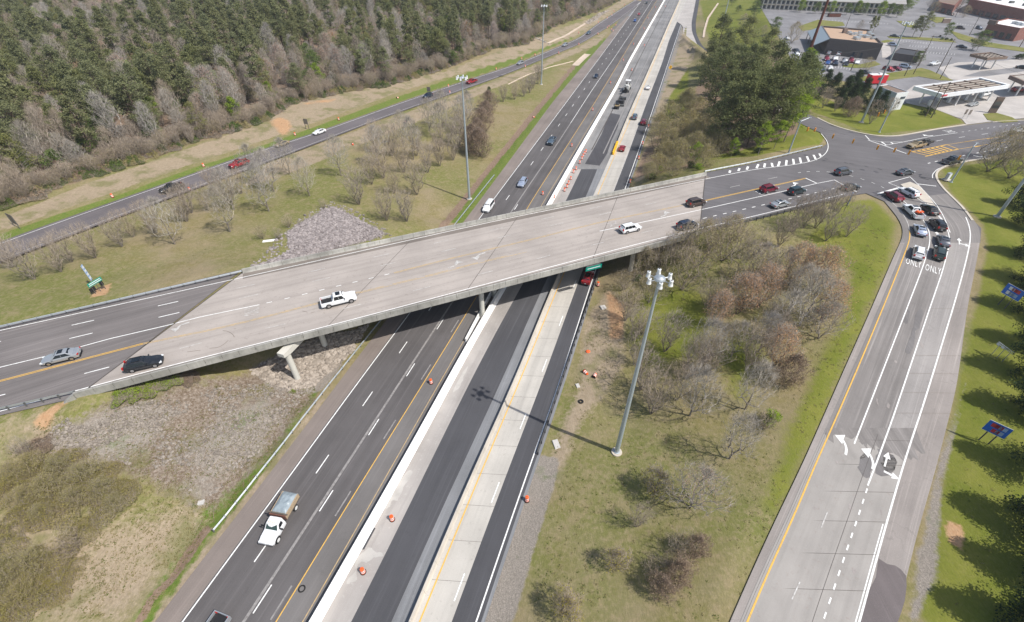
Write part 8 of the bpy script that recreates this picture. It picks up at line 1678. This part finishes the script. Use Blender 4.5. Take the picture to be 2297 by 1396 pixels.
# canopies
M['roof_deck'] = plain('dirty deck roof', (0.135, 0.10, 0.082), 0.9, 0.2, 0, 0.3, 0.8)
def canopy(px, zt, th, fas, top, cols, name, label, ribs=True, rim=0.5):
    r = empty(name, (0, 0, 0), 0, label, 'gas station canopy'); q = [P(x, y, ZB + zt)[:2] for x, y in px]; c = np.mean(q, 0); qi = [c + (p - c) * 0.93 for p in q]
    m = MB(); m.prism([tuple(p) for p in q], ZB + zt - th, ZB + zt - rim); m.build('canopy_slab', M[fas], r); m = MB(); m.prism([tuple(p) for p in qi], ZB + zt - rim - 0.01, ZB + zt - rim + 0.03); m.build('canopy_roof', M[top], r)
    m = MB(); n = 4
    for i in range(n):
        j = (i + 1) % n; m.add([(*q[i], ZB + zt - rim - 0.02), (*q[j], ZB + zt - rim - 0.02), (*qi[j], ZB + zt - rim - 0.02), (*qi[i], ZB + zt - rim - 0.02), (*q[i], ZB + zt), (*q[j], ZB + zt), (*qi[j], ZB + zt), (*qi[i], ZB + zt)], [(4, 5, 6, 7), (0, 1, 5, 4), (1, 2, 6, 5), (2, 3, 7, 6), (3, 0, 4, 7)])
    bmesh_fix(m.build('fascia', M[fas], r))
    if ribs:
        for k in range(1, 5):
            a, b = qi[0] + (qi[3] - qi[0]) * k / 5, qi[1] + (qi[2] - qi[1]) * k / 5; v = b - a; cc = (a + b) / 2; m = MB(); m.box(cc[0], cc[1], ZB + zt - rim + 0.14, np.linalg.norm(v), 0.25, 0.22, rz=math.atan2(v[1], v[0])); m.build('roof_rib', M['wall_cream'], r)
        for k in range(1, 4):
            a, b = qi[0] + (qi[1] - qi[0]) * k / 4, qi[3] + (qi[2] - qi[3]) * k / 4; v = b - a; cc = (a + b) / 2; m = MB(); m.box(cc[0], cc[1], ZB + zt - rim + 0.2, np.linalg.norm(v), 0.35, 0.25, rz=math.atan2(v[1], v[0])); m.build('roof_rib', M['roof_brown'], r)
    for s, t in cols:
        p = q[0] + (q[1] - q[0]) * s + (q[3] - q[0]) * t; m = MB(); m.box(p[0], p[1], ZB + (zt - th) / 2, 0.35, 0.35, zt - th); m.build('column', M['white_paint'], r)
    return r, q
r, q = canopy([(2114.5, 211), (2266, 190), (2200.7, 173.5), (2050.5, 193.5)], 5.6, 1.3, 'wall_white', 'roof_deck', [(0.12, 0.2), (0.4, 0.2), (0.66, 0.2), (0.9, 0.2), (0.12, 0.8), (0.4, 0.8), (0.66, 0.8), (0.9, 0.8)], 'gas_station_canopy', 'big gas station canopy with white fascia and open brown roof deck')
wallbox(r, q[0], q[1], 0.04, ZB + 5.0, 2.6, 0.5, 'sign_red', 'fascia_panel')
for s in (0.12, 0.4, 0.66, 0.9):
    p = q[0] + (q[1] - q[0]) * (s + 0.02) + (q[3] - q[0]) * 0.5; p0 = MB(); p0.box(p[0], p[1], ZB + 0.12, 1.2, 5.0, 0.2); p0.build('pump_island', M['conc_curb'], r); p0 = MB(); p0.box(p[0], p[1], ZB + 1.0, 0.7, 0.9, 1.7); p0.build('fuel_pump', M['wall_white'], r)
canopy([(2216, 130), (2262, 127), (2222, 117), (2177, 121)], 5.2, 1.0, 'roof_brown', 'wall_brick', [(0.2, 0.3), (0.8, 0.3), (0.2, 0.75), (0.8, 0.75)], 'gas_station_canopy', 'smaller brown gas station canopy standing on the pale forecourt')
canopy([(2300, 184), (2420, 176), (2390, 160), (2265, 169)], 5.6, 1.2, 'wall_brick', 'roof_grey', [(0.1, 0.3), (0.5, 0.3), (0.1, 0.8), (0.5, 0.8)], 'gas_station_canopy', 'dark gas station canopy cut off by the right edge', rim=0.3)
# white billboard building
r, q = bld('white_building', [(2012, 211), (2038, 208), (1990, 191), (1968, 194)], 5.4, 'wall_white', 'roof_brown', 'small white building with a dark roof beside the gas canopy', 0.25)
wallbox(r, q[0], q[1], 0.7, ZB + 3.9, 2.0, 0.7, 'window_dark', 'window'); wallbox(r, q[0], q[1], 0.55, ZB + 2.4, 0.6, 0.6, 'window_dark', 'vent')
# red food trailer
a, b = P(1948, 191, ZB)[:2], P(1985, 190, ZB)[:2]; v = b - a; L = np.linalg.norm(v); rz = math.atan2(v[1], v[0]); c = (a + b) / 2; r = empty('red_trailer', (c[0], c[1], ZB), rz, 'bright red box trailer with a white roof behind the dark evergreens', 'trailer')
m = MB(); m.box(0, 1.3, 1.95, L, 2.6, 2.9); m.build('body', M['red_panel'], r); m = MB(); m.box(0, 1.3, 3.45, L * 0.96, 2.4, 0.15); m.box(0.6, 1.3, 3.7, 1.0, 1.0, 0.4); m.build('roof', M['roof_white'], r)
m = MB(); m.box(0.5, -0.03, 2.2, L * 0.3, 0.08, 1.0); m.build('serving_window', M['window_dark'], r); m = MB(); m.box(-L / 2 - 0.8, 1.3, 0.5, 1.6, 0.2, 0.15); m.build('drawbar', M['steel_dark'], r); wheels(r, 0.35, (0.5, -0.4), 2.6)
# price pylon
q1 = P(2224, 254, ZB); r = empty('price_pylon', tuple(q1), R(-12), 'brown slab price sign on the small kerbed island at the forecourt', 'sign'); m = MB(); m.box(0, 0, 2.6, 2.2, 0.5, 5.0); m.build('slab', M['wall_brick'], r)
for z, mt in ((4.3, 'roof_brown'), (3.2, 'galv_dark'), (2.1, 'steel_dark')): m = MB(); m.box(0, -0.27, z, 1.9, 0.06, 0.85); m.build('sign_panel', M[mt], r)
for x, y, lb in [(2163, 258, 'left one of two small brown boards at the driveway corner'), (2172, 259, 'right one of two small brown boards at the driveway corner')]:
    q1 = P(x - 4, y + 8, ZB); r = empty('driveway_sign', tuple(q1), 0.2, lb, 'sign'); m = MB(); m.box(0, 0, 2.1, 0.9, 0.06, 1.5); m.build('panel', M['sign_back'], r); m = MB(); m.box(0, 0.07, 0.9, 0.09, 0.08, 2.0); m.build('post', M['galv'], r)
q1 = P(2121, 52, ZB); r = empty('brick_sign', tuple(q1), 0.1, 'low dark brick monument sign on the grass by the far lot', 'sign'); m = MB(); m.box(0, 0, 1.1, 5.0, 0.8, 2.2); m.build('brick_base', M['wall_brick'], r); m = MB(); m.box(0, 0, 2.3, 5.3, 1.0, 0.2); m.build('cap', M['conc_curb'], r)
q1 = P(1870, 38, ZB); r = empty('box_truck', tuple(q1), 0.0, 'long rust brown open container on the bare plot behind the restaurant', 'container'); m = MB(); m.box(0, 0, 1.0, 7.5, 2.4, 1.8); m.build('body', M['rust'], r); m = MB(); m.box(0, 0, 1.95, 7.2, 2.1, 0.1); m.build('load', M['steel_dark'], r)
# house behind the wood
hz_ = 7.5; a, b = P(268, 16, hz_)[:2], P(392, 18, hz_)[:2]; v = b - a; L = np.linalg.norm(v); u = v / L; n_ = np.array([-u[1], u[0]]); r = empty('house', (0, 0, 0), 0, 'brown roofed house in a clearing at the top left edge', 'house'); zt_ = tz(*a)
m = MB(); m.prism([tuple(a), tuple(b), tuple(b + n_ * 12), tuple(a + n_ * 12)], zt_ - 1, hz_ + 3); m.build('wall', M['wall_brick'], r); A_, B_, C_, E_ = a - n_ - u, b - n_ + u, b + n_ * 13 + u, a + n_ * 13 - u; m1, m2 = (A_ + E_) / 2, (B_ + C_) / 2; m = MB()
m.add([(*A_, hz_ + 3.03), (*B_, hz_ + 3.03), (*C_, hz_ + 3.03), (*E_, hz_ + 3.03), (*m1, hz_ + 6), (*m2, hz_ + 6)], [(0, 1, 5, 4), (2, 3, 4, 5), (0, 4, 3), (1, 2, 5), (0, 3, 2, 1)]); bmesh_fix(m.build('roof', M['roof_brown'], r))
for t in (0.2, 0.45, 0.7, 0.88): wallbox(r, a, b, t, hz_ + 1.4, 1.6, 1.4, 'window_dark', 'window')
# ---------------- weeds, tufts, fallen branches ----------------
VM['weed'] = vmat('weeds', (0.20, 0.195, 0.065), (0.40, 0.335, 0.20), trans=0.5); VM['weed_green'] = vmat('green weeds', (0.10, 0.16, 0.03), (0.20, 0.22, 0.07), trans=0.5)
def weeds(name, polys, n, size, mat, label):
    rw = np.random.default_rng(len(label)); C = []
    for pl, k in zip(polys, n):
        w_ = np.array([G(*p) for p in pl]); lo, hi = w_.min(0), w_.max(0); X, Y = rw.uniform(lo[0], hi[0], k * 3), rw.uniform(lo[1], hi[1], k * 3); m = inside(w_, X, Y); X, Y = X[m], Y[m]
        for x, y in zip(X, Y):
            if mnoise.noise((x * 0.2, y * 0.2, 7)) > -0.15: r_ = rw.uniform(0.1, 0.35); q = rw.normal(0, r_ * 0.5, (9, 3)); q[:, 2] = np.abs(q[:, 2]) * 0.35; C.append(q + [x, y, tz(x, y) + 0.0])
    C = np.vstack(C); V, F = leaves(C, size, rw, 0.5, up=1.5); tag(npmesh(name, V, F, VM[mat]), label, 'weeds', kind='stuff')
bank = [(0, 510), (230, 425), (590, 300), (650, 250), (1000, 175), (1230, 85), (1300, 60), (1230, 100), (1000, 190), (700, 290), (440, 375), (230, 445), (0, 530)]
fieldL = [(0, 680), (0, 600), (340, 475), (600, 375), (860, 285), (1130, 190), (1290, 130), (1220, 200), (1120, 340), (1020, 480), (860, 520), (560, 595), (300, 640)]
fieldR = [(1360, 650), (1500, 590), (1900, 480), (2000, 520), (1960, 680), (1800, 1010), (1640, 1396), (1180, 1396), (1260, 1060), (1330, 780)]
sw = [(120, 940), (400, 865), (640, 850), (720, 870), (600, 1050), (480, 1180), (330, 1380), (0, 1396), (0, 960)]; lawn = [(2215, 570), (2297, 500), (2297, 1396), (2130, 1396), (2170, 1000)]; verge = [(1360, 640), (1330, 800), (1260, 1000), (1240, 1030), (1290, 850), (1345, 680)]
weeds('dry_weeds', [bank, fieldL, fieldR, sw, lawn, verge], [1400, 1500, 1900, 2200, 120, 600], 0.13, 'weed', 'pale dry weed tufts dotted over the banks and infields'); weeds('green_weeds', [bank, fieldL, fieldR, sw, lawn, verge], [900, 900, 900, 900, 350, 200], 0.12, 'weed_green', 'green weed tufts dotted over the banks and infields')
rb = random.Random(6); S = []
w_ = np.array([G(*p) for p in sw[:6]]); k = 0
while k < 90:
    x, y = rb.uniform(w_[:, 0].min(), w_[:, 0].max()), rb.uniform(w_[:, 1].min(), w_[:, 1].max())
    if not inside(w_, np.array([x]), np.array([y]))[0]: continue
    a = rb.uniform(0, 6.28); L = rb.uniform(0.6, 2.6); px_, py_ = x, y
    for j in range(3):
        a += rb.uniform(-0.3, 0.3); nx2, ny2 = px_ + math.cos(a) * L / 3, py_ + math.sin(a) * L / 3; S.append((px_, py_, tz(px_, py_) + 0.12, nx2, ny2, tz(nx2, ny2) + 0.14, 0.03, 0.02)); px_, py_ = nx2, ny2
    k += 1
tag(npmesh('fallen_branches', *tubes(S, 4), VM['twig_dark']), 'fallen branches strewn over the overgrown rubble', 'branches', kind='stuff')
A_ = np.array(G(2060, 149)) + [0, 0, 11.4]; B_ = np.array(G(2100, 166)) + [0, 0, 12.3]; C_ = np.array(G(2028, 172)) + [0, 0, 9.4]
cable(A_, B_, 0.6, 'overhead line between the two tall utility poles by the grass strip', 0.03, 'power_line'); cable(A_, P(1700, 120, 14), 3.0, 'long overhead line running from the utility poles over the restaurant lot', 0.03, 'power_line'); cable(B_, P(2420, 200, 16), 2.0, 'overhead line running from the grass tip pole over the gas station', 0.03, 'power_line')
# ---------------- air: faint haze that pales the far end of the valley ----------------
hz_m = bpy.data.materials.new('haze'); hz_m.use_nodes = True; t_ = hz_m.node_tree; t_.nodes.remove(t_.nodes['Principled BSDF']); pv = t_.nodes.new('ShaderNodeVolumePrincipled')
pv.inputs['Density'].default_value = 0.0002; pv.inputs['Color'].default_value = (0.86, 0.90, 0.96, 1); pv.inputs['Anisotropy'].default_value = 0.2; t_.links.new(pv.outputs[0], t_.nodes['Material Output'].inputs['Volume'])
hb = MB(); hb.box(0, 1700, 30, 5200, 4900, 66); tag(hb.build('haze', hz_m), 'thin pale haze in the air over the whole valley', 'haze', kind='stuff')
